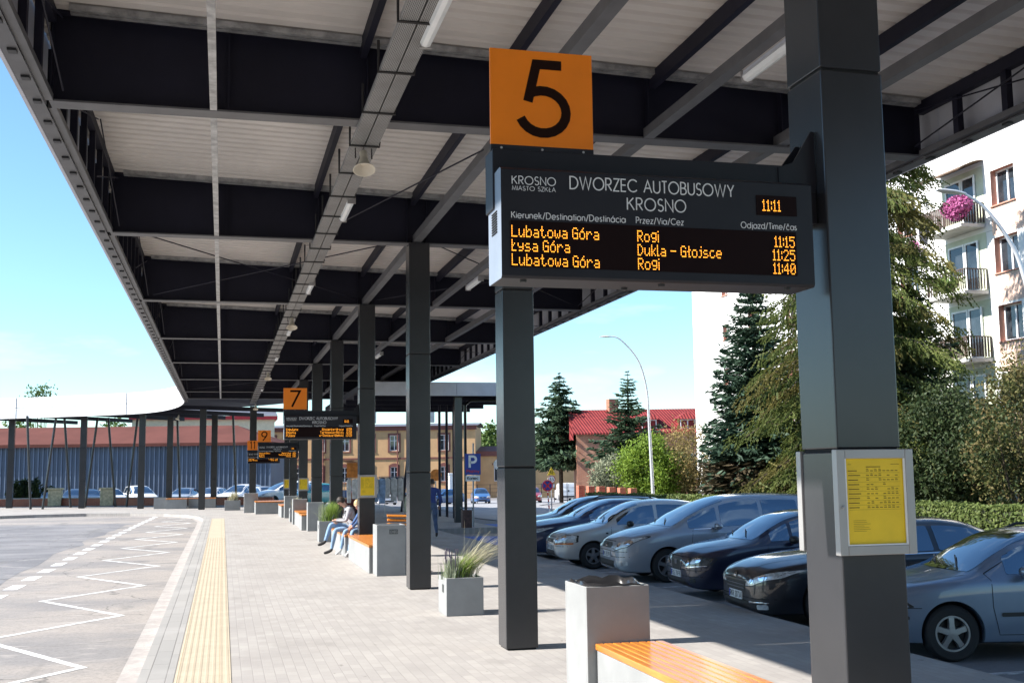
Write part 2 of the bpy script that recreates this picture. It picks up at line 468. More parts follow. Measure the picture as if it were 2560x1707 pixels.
# ---------------------------------------------------------------- lettering helpers
def arc(cx, cy, rx, ry, a0, a1, n=10):
    return [(cx + rx * math.cos(R(a0 + (a1 - a0) * i / n)), cy + ry * math.sin(R(a0 + (a1 - a0) * i / n))) for i in range(n + 1)]
XH = 0.68
def _o(x=0.0):
    return arc(x + 0.33, 0.33, 0.33, 0.35, 90, 450, 18)
GL = {
 'K': (0.62, [[(0, 0), (0, 1)], [(0.56, 1), (0.03, 0.47)], [(0.18, 0.62), (0.62, 0)]]),
 'R': (0.56, [[(0, 0), (0, 1), (0.26, 1)] + arc(0.26, 0.74, 0.26, 0.26, 90, -90) + [(0.02, 0.48)], [(0.24, 0.46), (0.56, 0)]]),
 'O': (1.0, [arc(0.5, 0.5, 0.5, 0.5, 90, 450, 24)]),
 'S': (0.5, [arc(0.25, 0.745, 0.22, 0.255, 35, 268, 12) + arc(0.25, 0.25, 0.25, 0.25, 88, -150, 12)]),
 'N': (0.68, [[(0, 0), (0, 1), (0.68, 0), (0.68, 1)]]),
 'M': (0.86, [[(0, 0), (0.12, 1), (0.43, 0.1), (0.74, 1), (0.86, 0)]]),
 'I': (0.0, [[(0, 0), (0, 1)]]),
 'A': (0.76, [[(0, 0), (0.38, 1), (0.76, 0)], [(0.15, 0.36), (0.61, 0.36)]]),
 'T': (0.5, [[(0, 1), (0.5, 1)], [(0.25, 0.98), (0.25, 0)]]),
 'Z': (0.55, [[(0, 1), (0.55, 1), (0, 0), (0.55, 0)]]),
 'L': (0.4, [[(0, 1), (0, 0), (0.4, 0)]]),
 '\u0141': (0.45, [[(0.08, 1), (0.08, 0), (0.46, 0)], [(-0.08, 0.34), (0.32, 0.64)]]),
 'D': (0.74, [[(0, 0), (0, 1), (0.24, 1)] + arc(0.24, 0.5, 0.5, 0.5, 90, -90, 14) + [(0, 0)]]),
 'W': (1.1, [[(0, 1), (0.28, 0), (0.55, 1), (0.82, 0), (1.1, 1)]]),
 'E': (0.46, [[(0.46, 1), (0, 1), (0, 0), (0.46, 0)], [(0.03, 0.52), (0.44, 0.52)]]),
 'C': (0.88, [arc(0.5, 0.5, 0.5, 0.5, 42, 318, 18)]),
 'U': (0.62, [[(0, 1), (0, 0.31)] + arc(0.31, 0.31, 0.31, 0.31, 180, 360, 10) + [(0.62, 1)]]),
 'B': (0.54, [[(0, 0), (0, 1), (0.24, 1)] + arc(0.24, 0.76, 0.24, 0.24, 90, -90, 8) + [(0.03, 0.52)], [(0.24, 0.51)] + arc(0.27, 0.255, 0.27, 0.255, 90, -90, 8) + [(0, 0)]]),
 'Y': (0.64, [[(0, 1), (0.32, 0.45), (0.64, 1)], [(0.32, 0.42), (0.32, 0)]]),
 'P': (0.55, [[(0, 0), (0, 1), (0.27, 1)] + arc(0.27, 0.73, 0.27, 0.27, 90, -90) + [(0.02, 0.46)]]),
 'V': (0.7, [[(0, 1), (0.35, 0), (0.7, 1)]]),
 'G': (0.95, [arc(0.5, 0.5, 0.5, 0.5, 42, 350, 20) + [(0.98, 0.48), (0.55, 0.48)]]),
 'H': (0.6, [[(0, 0), (0, 1)], [(0.6, 0), (0.6, 1)], [(0.02, 0.52), (0.58, 0.52)]]),
 'F': (0.45, [[(0.45, 1), (0, 1), (0, 0)], [(0.03, 0.52), (0.42, 0.52)]]),
 'J': (0.4, [[(0.4, 1), (0.4, 0.25)] + arc(0.2, 0.22, 0.2, 0.22, 0, -170, 7)]),
 'a': (0.68, [_o(), [(0.68, 0.68), (0.68, 0)]]),
 '\u00e1': (0.68, [_o(), [(0.68, 0.68), (0.68, 0)], [(0.3, 0.8), (0.46, 1.0)]]),
 'b': (0.68, [_o(0.02), [(0, 1), (0, 0)]]),
 'c': (0.58, [arc(0.33, 0.33, 0.33, 0.35, 45, 315, 14)]),
 '\u010d': (0.58, [arc(0.33, 0.33, 0.33, 0.35, 45, 315, 14), [(0.18, 1.0), (0.33, 0.82), (0.48, 1.0)]]),
 'd': (0.68, [_o(), [(0.68, 1.0), (0.68, 0)]]),
 'e': (0.66, [[(0.02, 0.33), (0.65, 0.33)] + arc(0.33, 0.33, 0.33, 0.35, 0, 315, 16)]),
 'i': (0.0, [[(0, 0), (0, 0.66)], [(0, 0.84), (0, 0.93)]]),
 'j': (0.12, [[(0.12, 0.66), (0.12, -0.12), (0.02, -0.24)], [(0.12, 0.84), (0.12, 0.93)]]),
 'k': (0.46, [[(0, 0), (0, 1)], [(0.4, 0.66), (0.03, 0.33)], [(0.14, 0.43), (0.46, 0)]]),
 'l': (0.0, [[(0, 0), (0, 1)]]),
 'm': (0.84, [[(0, 0), (0, 0.66)], [(0, 0.42)] + arc(0.21, 0.45, 0.2, 0.22, 180, 0, 8) + [(0.42, 0)], [(0.44, 0.42)] + arc(0.63, 0.45, 0.2, 0.22, 180, 0, 8) + [(0.84, 0)]]),
 'n': (0.5, [[(0, 0), (0, 0.66)], [(0.01, 0.4)] + arc(0.25, 0.42, 0.25, 0.25, 180, 0, 9) + [(0.5, 0)]]),
 'o': (0.66, [_o()]),
 'r': (0.26, [[(0, 0), (0, 0.66)], [(0.01, 0.42), (0.08, 0.6), (0.26, 0.66)]]),
 's': (0.34, [arc(0.17, 0.5, 0.15, 0.17, 40, 180, 6) + [(0.1, 0.4), (0.26, 0.28)] + arc(0.17, 0.17, 0.17, 0.17, 20, -160, 7)]),
 't': (0.26, [[(0.13, 0.95), (0.13, 0)], [(0, 0.66), (0.26, 0.66)]]),
 'u': (0.5, [[(0, 0.66), (0, 0.25)] + arc(0.25, 0.25, 0.25, 0.25, 180, 360, 9) + [(0.5, 0.66)], [(0.5, 0.24), (0.5, 0)]]),
 'z': (0.42, [[(0, 0.66), (0.42, 0.66), (0, 0), (0.42, 0)]]),
 'y': (0.5, [[(0, 0.66), (0.25, 0)], [(0.5, 0.66), (0.15, -0.25)]]),
 'p': (0.68, [_o(0.02), [(0, 0.66), (0, -0.25)]]),
 '\u0142': (0.2, [[(0.1, 0), (0.1, 1)], [(-0.06, 0.4), (0.26, 0.64)]]),
 '/': (0.4, [[(0, -0.1), (0.4, 1.05)]]),
 ',': (0.1, [[(0.08, 0.08), (0.02, -0.14)]]),
 ' ': (0.3, []),
 '.': (0.06, [[(0, 0), (0.0, 0.09)]]),
 '0': (0.5, [arc(0.25, 0.5, 0.25, 0.5, 90, 450, 18)]),
 '1': (0.2, [[(0, 0.86), (0.17, 1), (0.17, 0)]]),
 '2': (0.5, [arc(0.25, 0.74, 0.24, 0.26, 170, -30, 9) + [(0, 0), (0.5, 0)]]),
 '3': (0.48, [arc(0.22, 0.76, 0.22, 0.24, 150, -80, 9), arc(0.22, 0.27, 0.26, 0.27, 85, -150, 9)]),
 '4': (0.54, [[(0.4, 0), (0.4, 1), (0, 0.26), (0.54, 0.26)]]),
 '5': (0.56, [[(0.5, 0.96), (0.2, 0.96), (0.095, 0.44)], arc(0.27, 0.31, 0.28, 0.29, 128, -160, 18)]),
 '6': (0.52, [[(0.42, 1), (0.08, 0.45)], arc(0.26, 0.28, 0.26, 0.28, 90, 450, 16)]),
 '7': (0.52, [[(0, 0.96), (0.5, 0.96), (0.1, 0)]]),
 '8': (0.48, [arc(0.24, 0.76, 0.2, 0.24, 90, 450, 14), arc(0.24, 0.27, 0.24, 0.27, 90, 450, 14)]),
 '9': (0.54, [arc(0.27, 0.70, 0.25, 0.27, 90, 450, 18), [(0.5, 0.56), (0.14, 0)]]),
 ':': (0.05, [[(0, 0.15), (0, 0.28)], [(0, 0.62), (0, 0.75)]]),
}
def ribbon(mb, pts, w, to3, lift=0.0):
    pts = [Vector((p[0], p[1])) for p in pts]
    q = [pts[0]]
    for p in pts[1:]:
        if (p - q[-1]).length > 1e-6:
            q.append(p)
    pts = q
    if len(pts) < 2:
        return
    closed = (pts[0] - pts[-1]).length < 1e-4
    n = len(pts)
    L, Rr = [], []
    for i in range(n):
        a = pts[i] - pts[i - 1] if i > 0 else (pts[-1] - pts[-2] if closed else pts[1] - pts[0])
        b = pts[i + 1] - pts[i] if i < n - 1 else (pts[1] - pts[0] if closed else pts[-1] - pts[-2])
        a = a.normalized()
        b = b.normalized()
        na, nb = Vector((-a.y, a.x)), Vector((-b.y, b.x))
        m = na + nb
        if m.length < 0.35:
            m = nb
        m.normalize()
        k = min(2.2, 1.0 / max(0.3, m.dot(nb)))
        L.append(pts[i] + m * (w / 2 * k))
        Rr.append(pts[i] - m * (w / 2 * k))
    vs = [to3(p.x, p.y, lift) for p in L] + [to3(p.x, p.y, lift) for p in Rr]
    mb.add(vs, [(n + i, n + i + 1, i + 1, i) for i in range(n - 1)])
def text_width(s, gap=0.22):
    return sum(GL[c][0] for c in s) + gap * (len(s) - 1)
def stroke_text(mb, s, o, ux, uz, h, w, x1=None, gap=0.22, nrm=(0, -1, 0)):
    """letters of cap height h with stroke w, starting at o; fitted to the width x1 when given"""
    o, ux, uz, nr = Vector(o), Vector(ux), Vector(uz), Vector(nrm)
    sx = h
    if x1:
        sx = x1 / max(0.01, text_width(s, gap))
    x = 0.0
    k = 0
    for c in s:
        gw, strokes = GL[c]
        for st in strokes:
            k += 1
            ribbon(mb, [((x + px) * sx, py * h) for px, py in st], w, lambda a, b, l: o + ux * a + uz * b + nr * l, 0.0003 * (k % 5))
        x += gw + gap
LED = {'0': '3E5149453E', '1': '00427F4000', '2': '4261514946', '3': '2141454B31', '4': '1814127F10', '5': '2745454539', '6': '3C4A494930',
 '7': '0171090503', '8': '3649494936', '9': '064949291E', ':': '0000360000', '-': '0808080808', 'B': '7F49494936', 'D': '7F4141221C', 'G': '3E4149497A',
 'K': '7F08142241', 'L': '7F40404040', 'M': '7F020C027F', 'P': '7F09090906', 'R': '7F09192946', 'S': '4649494931', 'T': '01017F0101', 'a': '2054545478',
 'b': '7F48444438', 'c': '3844444420', 'e': '3854545418', 'g': '0C5252523E', 'i': '00007D0000', 'j': '000040443D', 'k': '7F10284400', 'l': '00007F4000',
 'n': '7C08040478', 'o': '3844444438', 'r': '7C08040408', 's': '4854545420', 't': '043F444020', 'u': '3C4040207C', 'w': '3C4030403C', 'y': '0C5050503C',
 'z': '4464544C44', 'm': '7C04180478', '\u00f3': '3844464538', '\u0141': '007F484440', '\u0142': '00087F4400', ' ': '0000', 'W': '3F4038403F', 'H': '7F0808087F', 'd': '384444487F', 'h': '7F08040478'}
def led_text(mb, s, x, z, y, dx, dz, right=False):
    cols = []
    for c in s:
        h = LED[c]
        cs = [int(h[i:i + 2], 16) for i in range(0, len(h), 2)]
        if c != ' ':
            while cs and cs[0] == 0:
                cs.pop(0)
            while cs and cs[-1] == 0:
                cs.pop()
        cols += cs + [0]
    if right:
        x -= dx * (len(cols) - 1)
    a, b = dx * 0.32, dz * 0.32
    for i, c in enumerate(cols):
        for k in range(7):
            if c >> k & 1:
                cx, cz = x + i * dx, z + (6 - k) * dz
                mb.add([(cx - a, y, cz - b), (cx + a, y, cz - b), (cx + a, y, cz + b), (cx - a, y, cz + b)], [(0, 1, 2, 3)])

# ---------------------------------------------------------------- ground, platform, roads and markings
def sst(t):
    t = min(1, max(0, t))
    return t * t * (3 - 2 * t)
def gz(x, y):
    return -0.2 - (0.25 * sst((y - 81.5) / 4) if x < 9 else 0) - 1.15 * sst((y - 62) / 60) * sst((x - 7) / 9)
gb = MB()
gx = [-400, -150, -60, -30, -10, 0, 4, 7, 9, 11, 13, 16, 20, 26, 34, 50, 80, 150, 400]
gy = [-300, -80, -20, 0, 20, 40, 55, 62, 68, 74, 80, 82, 84, 86, 92, 98, 104, 110, 118, 126, 150, 220, 400, 900]
for y in gy:
    for x in gx:
        gb.v.append((x, y, gz(x, y)))
nx = len(gx)
for j in range(len(gy) - 1):
    for i in range(nx - 1):
        gb.f.append((j * nx + i, j * nx + i + 1, (j + 1) * nx + i + 1, (j + 1) * nx + i))
gb.m = [0] * len(gb.f)
struct(gb.build('ground', M['asphalt'], smooth=True))
struct(MB().box(-70, -0.4, -60, 66.5, -0.28, -0.15).build('bus_road', M['bus_road']))

KERB = [(-0.78, -55), (-0.78, 20), (-0.78, 44), (-0.78, 51), (-0.82, 54), (-1.1, 57), (-1.75, 59.6), (-2.9, 61.9), (-4.7, 63.6), (-7.0, 64.6), (-9.5, 64.3), (-12.5, 62.6), (-18, 59.0), (-27, 53)]
outline = KERB + [(-40, 60), (-40, 90), (-15, 85), (-8, 82.2), (-4, 79.7), (0.5, 77), (4, 76), (9.6, 70), (9.6, 39.6), (7.2, 39.6), (7.2, -55)]
mb = MB()
mb.prism([(x, y) for x, y in outline], (0, 0, -0.3), (1, 0, 0), (0, 1, 0), (0, 0, 0.3))
pv = struct(mb.build('platform', M['paving']))
def strip(pts, o0, o1, z):
    """ribbon along the polyline pts between the side offsets o0 and o1 (to the right of travel)"""
    mb = MB()
    P = [Vector(p) for p in pts]
    a, b = [], []
    for i, p in enumerate(P):
        d = (P[min(i + 1, len(P) - 1)] - P[max(0, i - 1)]).normalized()
        n = Vector((d.y, -d.x))
        a.append((p.x + n.x * o0, p.y + n.y * o0, z))
        b.append((p.x + n.x * o1, p.y + n.y * o1, z))
    n = len(P)
    mb.add(a + b, [(i, n + i, n + i + 1, i + 1) for i in range(n - 1)])
    return mb
struct(strip(KERB, 0.0, 0.345, 0.004).build('kerb', M['kerb']))
M['gutter'] = asphaltmat('gutter_dust', (0.42, 0.39, 0.365), (0.34, 0.31, 0.29), (0.26, 0.24, 0.22), (1, 1, 1), 3.0)
struct(strip(KERB, -0.26, -0.003, -0.146).build('gutter', M['gutter']))
mb = MB().box(-0.425, 0.115, -55, 53.5, 0.001, 0.006)
for j in range(0, 420):
    y = 9.5 + j * 0.0667
    for i in range(8):
        x = -0.425 + 0.0337 + i * 0.0675
        r, t = 0.017, 0.011
        mb.add([(x - r, y - r, .006), (x + r, y - r, .006), (x + r, y + r, .006), (x - r, y + r, .006), (x - t, y - t, .0115), (x + t, y - t, .0115), (x + t, y + t, .0115), (x - t, y + t, .0115)],
               [(4, 5, 6, 7), (0, 1, 5, 4), (1, 2, 6, 5), (2, 3, 7, 6), (3, 0, 4, 7)])
struct(mb.build('tactile_paving', M['tactile']))
M['lane'] = asphaltmat('worn_asphalt', (0.20, 0.197, 0.205), (0.135, 0.135, 0.145), (0.27, 0.255, 0.24), (0.5, 1.0, 1), 0.6)
wear(M['lane'], 'cracks')
_r = random.Random(4)
edge = [(-4.35 + _r.uniform(-0.22, 0.22) + 0.02 * max(0, y - 34), y) for y in range(-54, 55, 2)]
struct(MB().add([(x, y, -0.1475) for x, y in edge] + [(-40.0, y, -0.1475) for x, y in edge], [(len(edge) + i, i, i + 1, len(edge) + i + 1) for i in range(len(edge) - 1)]).build('asphalt_lane', M['lane']))
mb = MB()
zz = []
for k in range(-1, 10):
    zz.append((-1.5 + 0.02 * k, 13.9 + 4.88 * k))
    zz.append((-3.05 + 0.05 * k, 16.6 + 4.8 * k))
ribbon(mb, zz, 0.105, lambda a, b, l: Vector((a, b, -0.146)))
struct(mb.build('zigzag_marking', M['line']))
mb = MB()
for k in range(24):
    y = 16.4 + 1.95 * k
    x = -3.92 + 0.0013 * max(0, y - 20) ** 1.65
    mb.add([(x - 0.13, y - 0.5, -0.146), (x + 0.13, y - 0.5, -0.146), (x + 0.16, y + 0.5, -0.146), (x - 0.10, y + 0.5, -0.146)], [(0, 1, 2, 3)])
struct(mb.build('dashed_marking', M['line']))
mb = MB()
for y in (7.2, 10.65, 13.75, 16.95, 20.15, 23.45, 26.65, 29.6):
    mb.box(7.35, 12.2, y - 0.06, y + 0.06, -0.21, -0.196)
struct(mb.build('parking_lines', M['line_dull']))
mb = MB()
mb.quad((7.25, 33.0, -0.195), (10.6, 32.4, -0.195), (11.2, 36.9, -0.195), (7.25, 38.2, -0.195))
mb.quad((10.2, 43.0, -0.195), (14.5, 42.0, -0.195), (15.5, 45.4, -0.195), (10.2, 46.4, -0.195))
struct(mb.build('blue_bay_marking', M['blue_paint']))
M['verge'] = mk('verge_soil', (0.10, 0.11, 0.05), 0.95, var=0.4, scale=3)
struct(MB().add([(20.6, 10, -0.1), (60, 10, -0.1), (60, 60, -0.1), (22, 60, -0.1), (18.0, 47, -0.1)], [(0, 1, 2, 3, 4)]).build('lawn', M['verge']))
M['pale_road'] = asphaltmat('pale_road', (0.33, 0.33, 0.34), (0.27, 0.27, 0.28), (0.2, 0.2, 0.2), (1, 1, 1), 0.4)
def gstrip(name, pts_l, pts_r, mat, dz=0.02):
    m = MB()
    n = len(pts_l)
    N = 14
    L, RR = [], []
    for i in range(n - 1):
        for k in range(N):
            t = k / N
            L.append((pts_l[i][0] + (pts_l[i + 1][0] - pts_l[i][0]) * t, pts_l[i][1] + (pts_l[i + 1][1] - pts_l[i][1]) * t))
            RR.append((pts_r[i][0] + (pts_r[i + 1][0] - pts_r[i][0]) * t, pts_r[i][1] + (pts_r[i + 1][1] - pts_r[i][1]) * t))
    L.append(pts_l[-1])
    RR.append(pts_r[-1])
    S = 6
    for a, b in zip(L, RR):
        for s in range(S + 1):
            x, y = a[0] + (b[0] - a[0]) * s / S, a[1] + (b[1] - a[1]) * s / S
            m.v.append((x, y, gz(x, y) + dz))
    for i in range(len(L) - 1):
        for s in range(S):
            m.f.append((i * (S + 1) + s, i * (S + 1) + s + 1, (i + 1) * (S + 1) + s + 1, (i + 1) * (S + 1) + s))
    m.m = [0] * len(m.f)
    return struct(m.build(name, mat))
gstrip('road', [(12.6, 36), (11.5, 52), (12.5, 70), (20, 98), (26, 125)], [(17.6, 36), (17.5, 48), (19.5, 70), (31, 98), (41, 125)], M['pale_road'], 0.03)

# ---------------------------------------------------------------- the canopy (one steel structure)
PY = [5.49, 12.76, 19.64, 27.2, 34.8, 42.4, 49.9, 57.4, 62.6]
PX0, PX1 = 3.09, 3.46
XL, XR = -1.87, 8.78
ZB = 6.0
def ztop(x):
    return 7.03 - 0.03 * (x + 1.87)
canopy = thing('station_canopy', 'long dark steel bus station canopy on square pillars with white fascia', 'canopy', (3.275, 35.0, 0.0))
def fall(y):
    return -0.0068 * (y - 5.5)          # the platform falls gently along its length, fittings follow it
def pillar(x0, x1, y0, y1, z1, name='pillar', lab=None):
    mb = MB()
    q_ = fall(min(y0, 66))
    for a, b in ((0.018, 2.075 + q_), (2.09 + q_, 4.125 + q_), (4.14 + q_, z1)):
        mb.box(x0, x1, y0, y1, a, b)
    p = mb.build(name, M['steel'], canopy, bevel=0.008)
    q = MB()
    for z in (2.0825 + q_, 4.1325 + q_):
        q.box(x0 + 0.012, x1 - 0.012, y0 + 0.012, y1 - 0.012, z - 0.02, z + 0.02)
    q.box(x0 + 0.02, x1 - 0.02, y0 + 0.02, y1 - 0.02, -0.01, 0.03)
    j = q.build('panel_joint', M['joint'], None, world=False)
    off = Vector(canopy.location)
    for v in j.data.vertices:
        v.co -= off
    j.parent = p
    return p
def pdx(y):
    return 0.0022 * (y - 5.5)
for i, y in enumerate(PY):
    pillar(PX0 + pdx(y), PX1 + pdx(y), y - 0.187, y + 0.187, ZB)
for y in [-39.5, -32.0, -24.4, -16.9, -9.4, -1.8] + PY:
    mb = MB()
    # I-section: lower flange, web, upper flange that follows the roof fall
    mb.mi = 1
    mb.box(XL, XR, y - 0.13, y + 0.13, ZB, ZB + 0.022)
    mb.mi = 0
    for ya, yb, za, zb in ((y - 0.012, y + 0.012, ZB + 0.022, None), (y - 0.13, y + 0.13, None, -0.02)):
        zl0 = ZB + 0.022 if za else ztop(XL) - 0.022
        zr0 = ZB + 0.022 if za else ztop(XR) - 0.022
        zl1 = ztop(XL) - 0.022 if za else ztop(XL)
        zr1 = ztop(XR) - 0.022 if za else ztop(XR)
        mb.add([(XL, ya, zl0), (XR, ya, zr0), (XR, yb, zr0), (XL, yb, zl0), (XL, ya, zl1), (XR, ya, zr1), (XR, yb, zr1), (XL, yb, zl1)],
               [(0, 3, 2, 1), (4, 5, 6, 7), (0, 1, 5, 4), (1, 2, 6, 5), (2, 3, 7, 6), (3, 0, 4, 7)])
    for x in (XL + 0.01, 0.0, 1.55, 3.1, 3.45, 5.0, 6.8, XR - 0.01):
        mb.box(x - 0.008, x + 0.008, y - 0.12, y + 0.12, ZB + 0.022, ztop(x) - 0.022)
    mb.build('roof_beam', [M['steel_dk'], M['steel_lt']], canopy)
    # pale deck trim just in front of each beam
    f = MB()
    for k, (dy, dz, w) in enumerate(((-0.20, 0.0, 0.07), (-0.29, 0.006, 0.06))):
        f.add([(XL + 0.2, y + dy - w / 2, ztop(XL) - 0.075 + dz), (XR - 0.1, y + dy - w / 2, ztop(XR) - 0.075 + dz), (XR - 0.1, y + dy + w / 2, ztop(XR) - 0.075 + dz), (XL + 0.2, y + dy + w / 2, ztop(XL) - 0.075 + dz),
               (XL + 0.2, y + dy - w / 2, ztop(XL) - 0.003), (XR - 0.1, y + dy - w / 2, ztop(XR) - 0.003), (XR - 0.1, y + dy + w / 2, ztop(XR) - 0.003), (XL + 0.2, y + dy + w / 2, ztop(XL) - 0.003)],
              [(0, 3, 2, 1), (4, 5, 6, 7), (0, 1, 5, 4), (1, 2, 6, 5), (2, 3, 7, 6), (3, 0, 4, 7)])
    f.build('deck_trim', M['galv'], canopy)
# ribbed deck, ribs across the platform
mb = MB()
prof = []
y = -48.0
while y < 67:
    prof += [(y, 0.0), (y + 0.15, 0.0), (y + 0.175, 0.035), (y + 0.225, 0.035)]
    y += 0.25
for x in (-2.05, 9.0):
    mb.v += [(x, yy, ztop(x) + 0.004 + zz_) for yy, zz_ in prof]
n = len(prof)
mb.f = [(i, i + 1, n + i + 1, n + i) for i in range(n - 1)]
mb.m = [0] * len(mb.f)
mb.add([(-2.05, -48.0, ztop(-2.05) + 0.1), (9.0, -48.0, ztop(9.0) + 0.1), (9.0, 67, ztop(9.0) + 0.1), (-2.05, 67, ztop(-2.05) + 0.1)], [(0, 1, 2, 3)])
mb.build('roof_deck', M['deck'], canopy)
def ybar(x, y0, y1, w, z0, z1, name, mat, bolt=False):
    return MB().box(x - w / 2, x + w / 2, y0, y1, z0, z1).build(name, mat, canopy)
bays = [-1.8] + PY
for a, b in zip(bays[:-1], bays[1:]):
    for x in (1.5, 3.2, 5.05, 7.05):
        ybar(x, a + 0.13, b - 0.13, 0.075, ztop(x) - 0.19, ztop(x) - 0.001, 'purlin', M['steel_dk'])
    for x, w in ((3.275, 0.14), (6.78, 0.13)):
        ybar(x, a + 0.02, b - 0.02, w, ZB + 0.026, ZB + 0.16, 'tie_tube', M['steel_lt'])
    ybar(-0.16, a + 0.135, b - 0.135, 0.075, ZB + 0.005, ZB + 0.075, 'restraint_bar', M['galv'])
    ybar(4.98, a + 0.135, b - 0.135, 0.13, ZB + 0.005, ZB + 0.12, 'lighting_channel', M['steel_lt'])
    # edge lattice: chords, posts and thin rods, one per bay and side
    for s, xe in ((-1, XL), (1, XR)):
        m = MB()
        zt = ztop(xe)
        m.mi = 1
        m.box(xe - 0.045, xe + 0.045, a + 0.135, b - 0.135, ZB + 0.001, ZB + 0.075)
        m.mi = 0
        m.box(xe - 0.05, xe + 0.05, a + 0.135, b - 0.135, zt - 0.16, zt - 0.005)
        k = max(4, int(round((b - a) / 0.95)))
        for i in range(1, k):
            yy = a + (b - a) * i / k
            m.box(xe - 0.04, xe + 0.04, yy - 0.05, yy + 0.05, ZB + 0.076, zt - 0.161)
            if s < 0:
                m.box(xe + s * 0.10 - 0.03, xe + s * 0.10 + 0.03, yy - 0.4, yy - 0.3, ZB - 0.02, zt - 0.2)
        xr = xe - s * 0.12
        m.tube([(xr, a + 0.2, ZB + 0.1), (xr, (a + b) / 2, zt - 0.12)], 0.011, 5)
        m.tube([(xr, (a + b) / 2, ZB + 0.1), (xr, b - 0.2, zt - 0.12)], 0.011, 5)
        m.tube([(xr - s * 0.03, b - 0.2, ZB + 0.1), (xr - s * 0.03, (a + b) / 2, zt - 0.12)], 0.011, 5)
        m.build('edge_lattice', [M['steel_dk'], M['steel_lt']], canopy)
# fascias of the straight part, with their lower lip and dark fixing brackets
for s, xf in ((-1, -2.10), (1, 8.98)):
    m = MB()
    zt = ztop(xf) + 0.2
    y = -47.5
    while y < 65:
        y1 = min(65.0, y + 3.75)
        m.box(xf - 0.02, xf + 0.02, y + 0.006, y1 - 0.006, ZB - 0.02, zt)
        y = y1
    m.mi = 1
    m.box(xf - s * 0.11 - 0.08, xf - s * 0.11 + 0.08, -47.5, 65, ZB - 0.03, ZB - 0.021)
    m.build('fascia', [M['fascia_grey'], M['steel_lt']], canopy)
    q = MB()
    for i in range(93):
        y = -4.7 + i * 0.75
        q.box(xf - s * 0.13 - 0.04, xf - s * 0.13 + 0.04, y - 0.05, y + 0.05, ZB - 0.055, ZB - 0.031)
    o = q.build('fascia_bracket', M['black'], canopy)
    o['kind'] = 'stuff'
# diagonal rods under two bays, cables under the deck
for (x0, y0, x1, y1) in ((-1.6, 19.8, 3.1, 27.0), (3.1, 19.8, -1.6, 27.0), (3.5, 19.8, 8.5, 27.0), (8.5, 19.8, 3.5, 27.0), (3.5, 12.9, 1.6, 19.4), (-1.6, 49.9, 3.1, 57.4), (3.1, 49.9, -1.6, 57.4)):
    MB().tube([(x0, y0, ZB + 0.12), (x1, y1, ZB + 0.12)], 0.012, 5).build('bracing_rod', M['steel_dk'], canopy)
for y in (7.9, 14.9, 21.6):
    MB().tube([(-1.6, y, ztop(-1.6) - 0.03), (3.3, y + 0.05, ztop(3.3) - 0.03), (8.6, y + 0.1, ztop(8.6) - 0.03)], 0.014, 5).build('deck_cable', M['black'], canopy)

# curved far wing of the canopy: fascia, roof slab, beams, pillars and leaning struts
WING = [(-2.1, 62.0), (-2.15, 65.0), (-2.6, 67.2), (-3.7, 69.0), (-5.6, 70.8), (-8.4, 73.0), (-12.5, 75.8), (-17.5, 79.0), (-26, 84)]
def zw(i):
    t = sst(i / 4.0)
    return 6.0 - 0.42 * t, 7.2 - 0.35 * t
m = MB()
m2 = MB()
P = [Vector(p) for p in WING]
fine = []
for i in range(len(P) - 1):
    p0, p1, p2, p3 = P[max(0, i - 1)], P[i], P[i + 1], P[min(len(P) - 1, i + 2)]
    for k in range(6):
        t = k / 6
        q = 0.5 * ((2 * p1) + (-p0 + p2) * t + (2 * p0 - 5 * p1 + 4 * p2 - p3) * t * t + (-p0 + 3 * p1 - 3 * p2 + p3) * t ** 3)
        za, zb_ = zw(i + t)
        fine.append((q, za, zb_))
fine.append((P[-1],) + zw(9))
nrm = []
for i in range(len(fine)):
    d = (fine[min(i + 1, len(fine) - 1)][0] - fine[max(0, i - 1)][0]).normalized()
    nrm.append(Vector((d.y, -d.x)))       # inward (to the right of travel)
def wring(off0, off1, f0, f1, mb, i0=0, i1=None):
    vs = []
    rng = range(i0, (i1 if i1 is not None else len(fine)))
    for i in rng:
        q, za, zb_ = fine[i]
        h = zb_ - za
        for o_, zf in ((off0, f0), (off0, f1), (off1, f1), (off1, f0)):
            p = q + nrm[i] * o_
            vs.append((p.x, p.y, za + h * zf))
    n = len(vs) // 4
    fs = [(4 * i + k, 4 * i + (k + 1) % 4, 4 * i + 4 + (k + 1) % 4, 4 * i + 4 + k) for i in range(n - 1) for k in range(4)]
    fs += [(0, 1, 2, 3), (4 * n - 1, 4 * n - 2, 4 * n - 3, 4 * n - 4)]
    mb.add(vs, fs)
step = 12
for i0 in range(0, len(fine) - 1, step):
    i1 = min(len(fine), i0 + step + 1)
    for f0, f1 in ((0.0, 0.485), (0.515, 1.0)):
        wring(0.0, 0.05, f0, f1, m, i0, i1)
m.build('wing_fascia', M['fascia'], canopy)
m = MB()
wring(0.03, 0.052, 0.48, 0.52, m)
for i0 in range(step, len(fine) - 1, step):
    q, za, zb_ = fine[i0]
    m.bar((q.x - nrm[i0].x * 0.012, q.y - nrm[i0].y * 0.012, za), (q.x - nrm[i0].x * 0.012, q.y - nrm[i0].y * 0.012, zb_), 0.05, 0.02, (1, 0, 0))
m.build('fascia_joint', M['galv'], canopy)
m = MB()
wring(0.06, 9.0, 0.62, 0.70, m)
m.build('wing_roof', M['steel_dk'], canopy)
for i in range(14, len(fine) - 2, 5):
    q, za, zb_ = fine[i]
    a, b = q + nrm[i] * 0.15, q + nrm[i] * 8.8
    MB().bar((a.x, a.y, za + 0.12), (b.x, b.y, za + 0.12), 0.14, 0.24).build('wing_beam', M['steel_dk'], canopy)
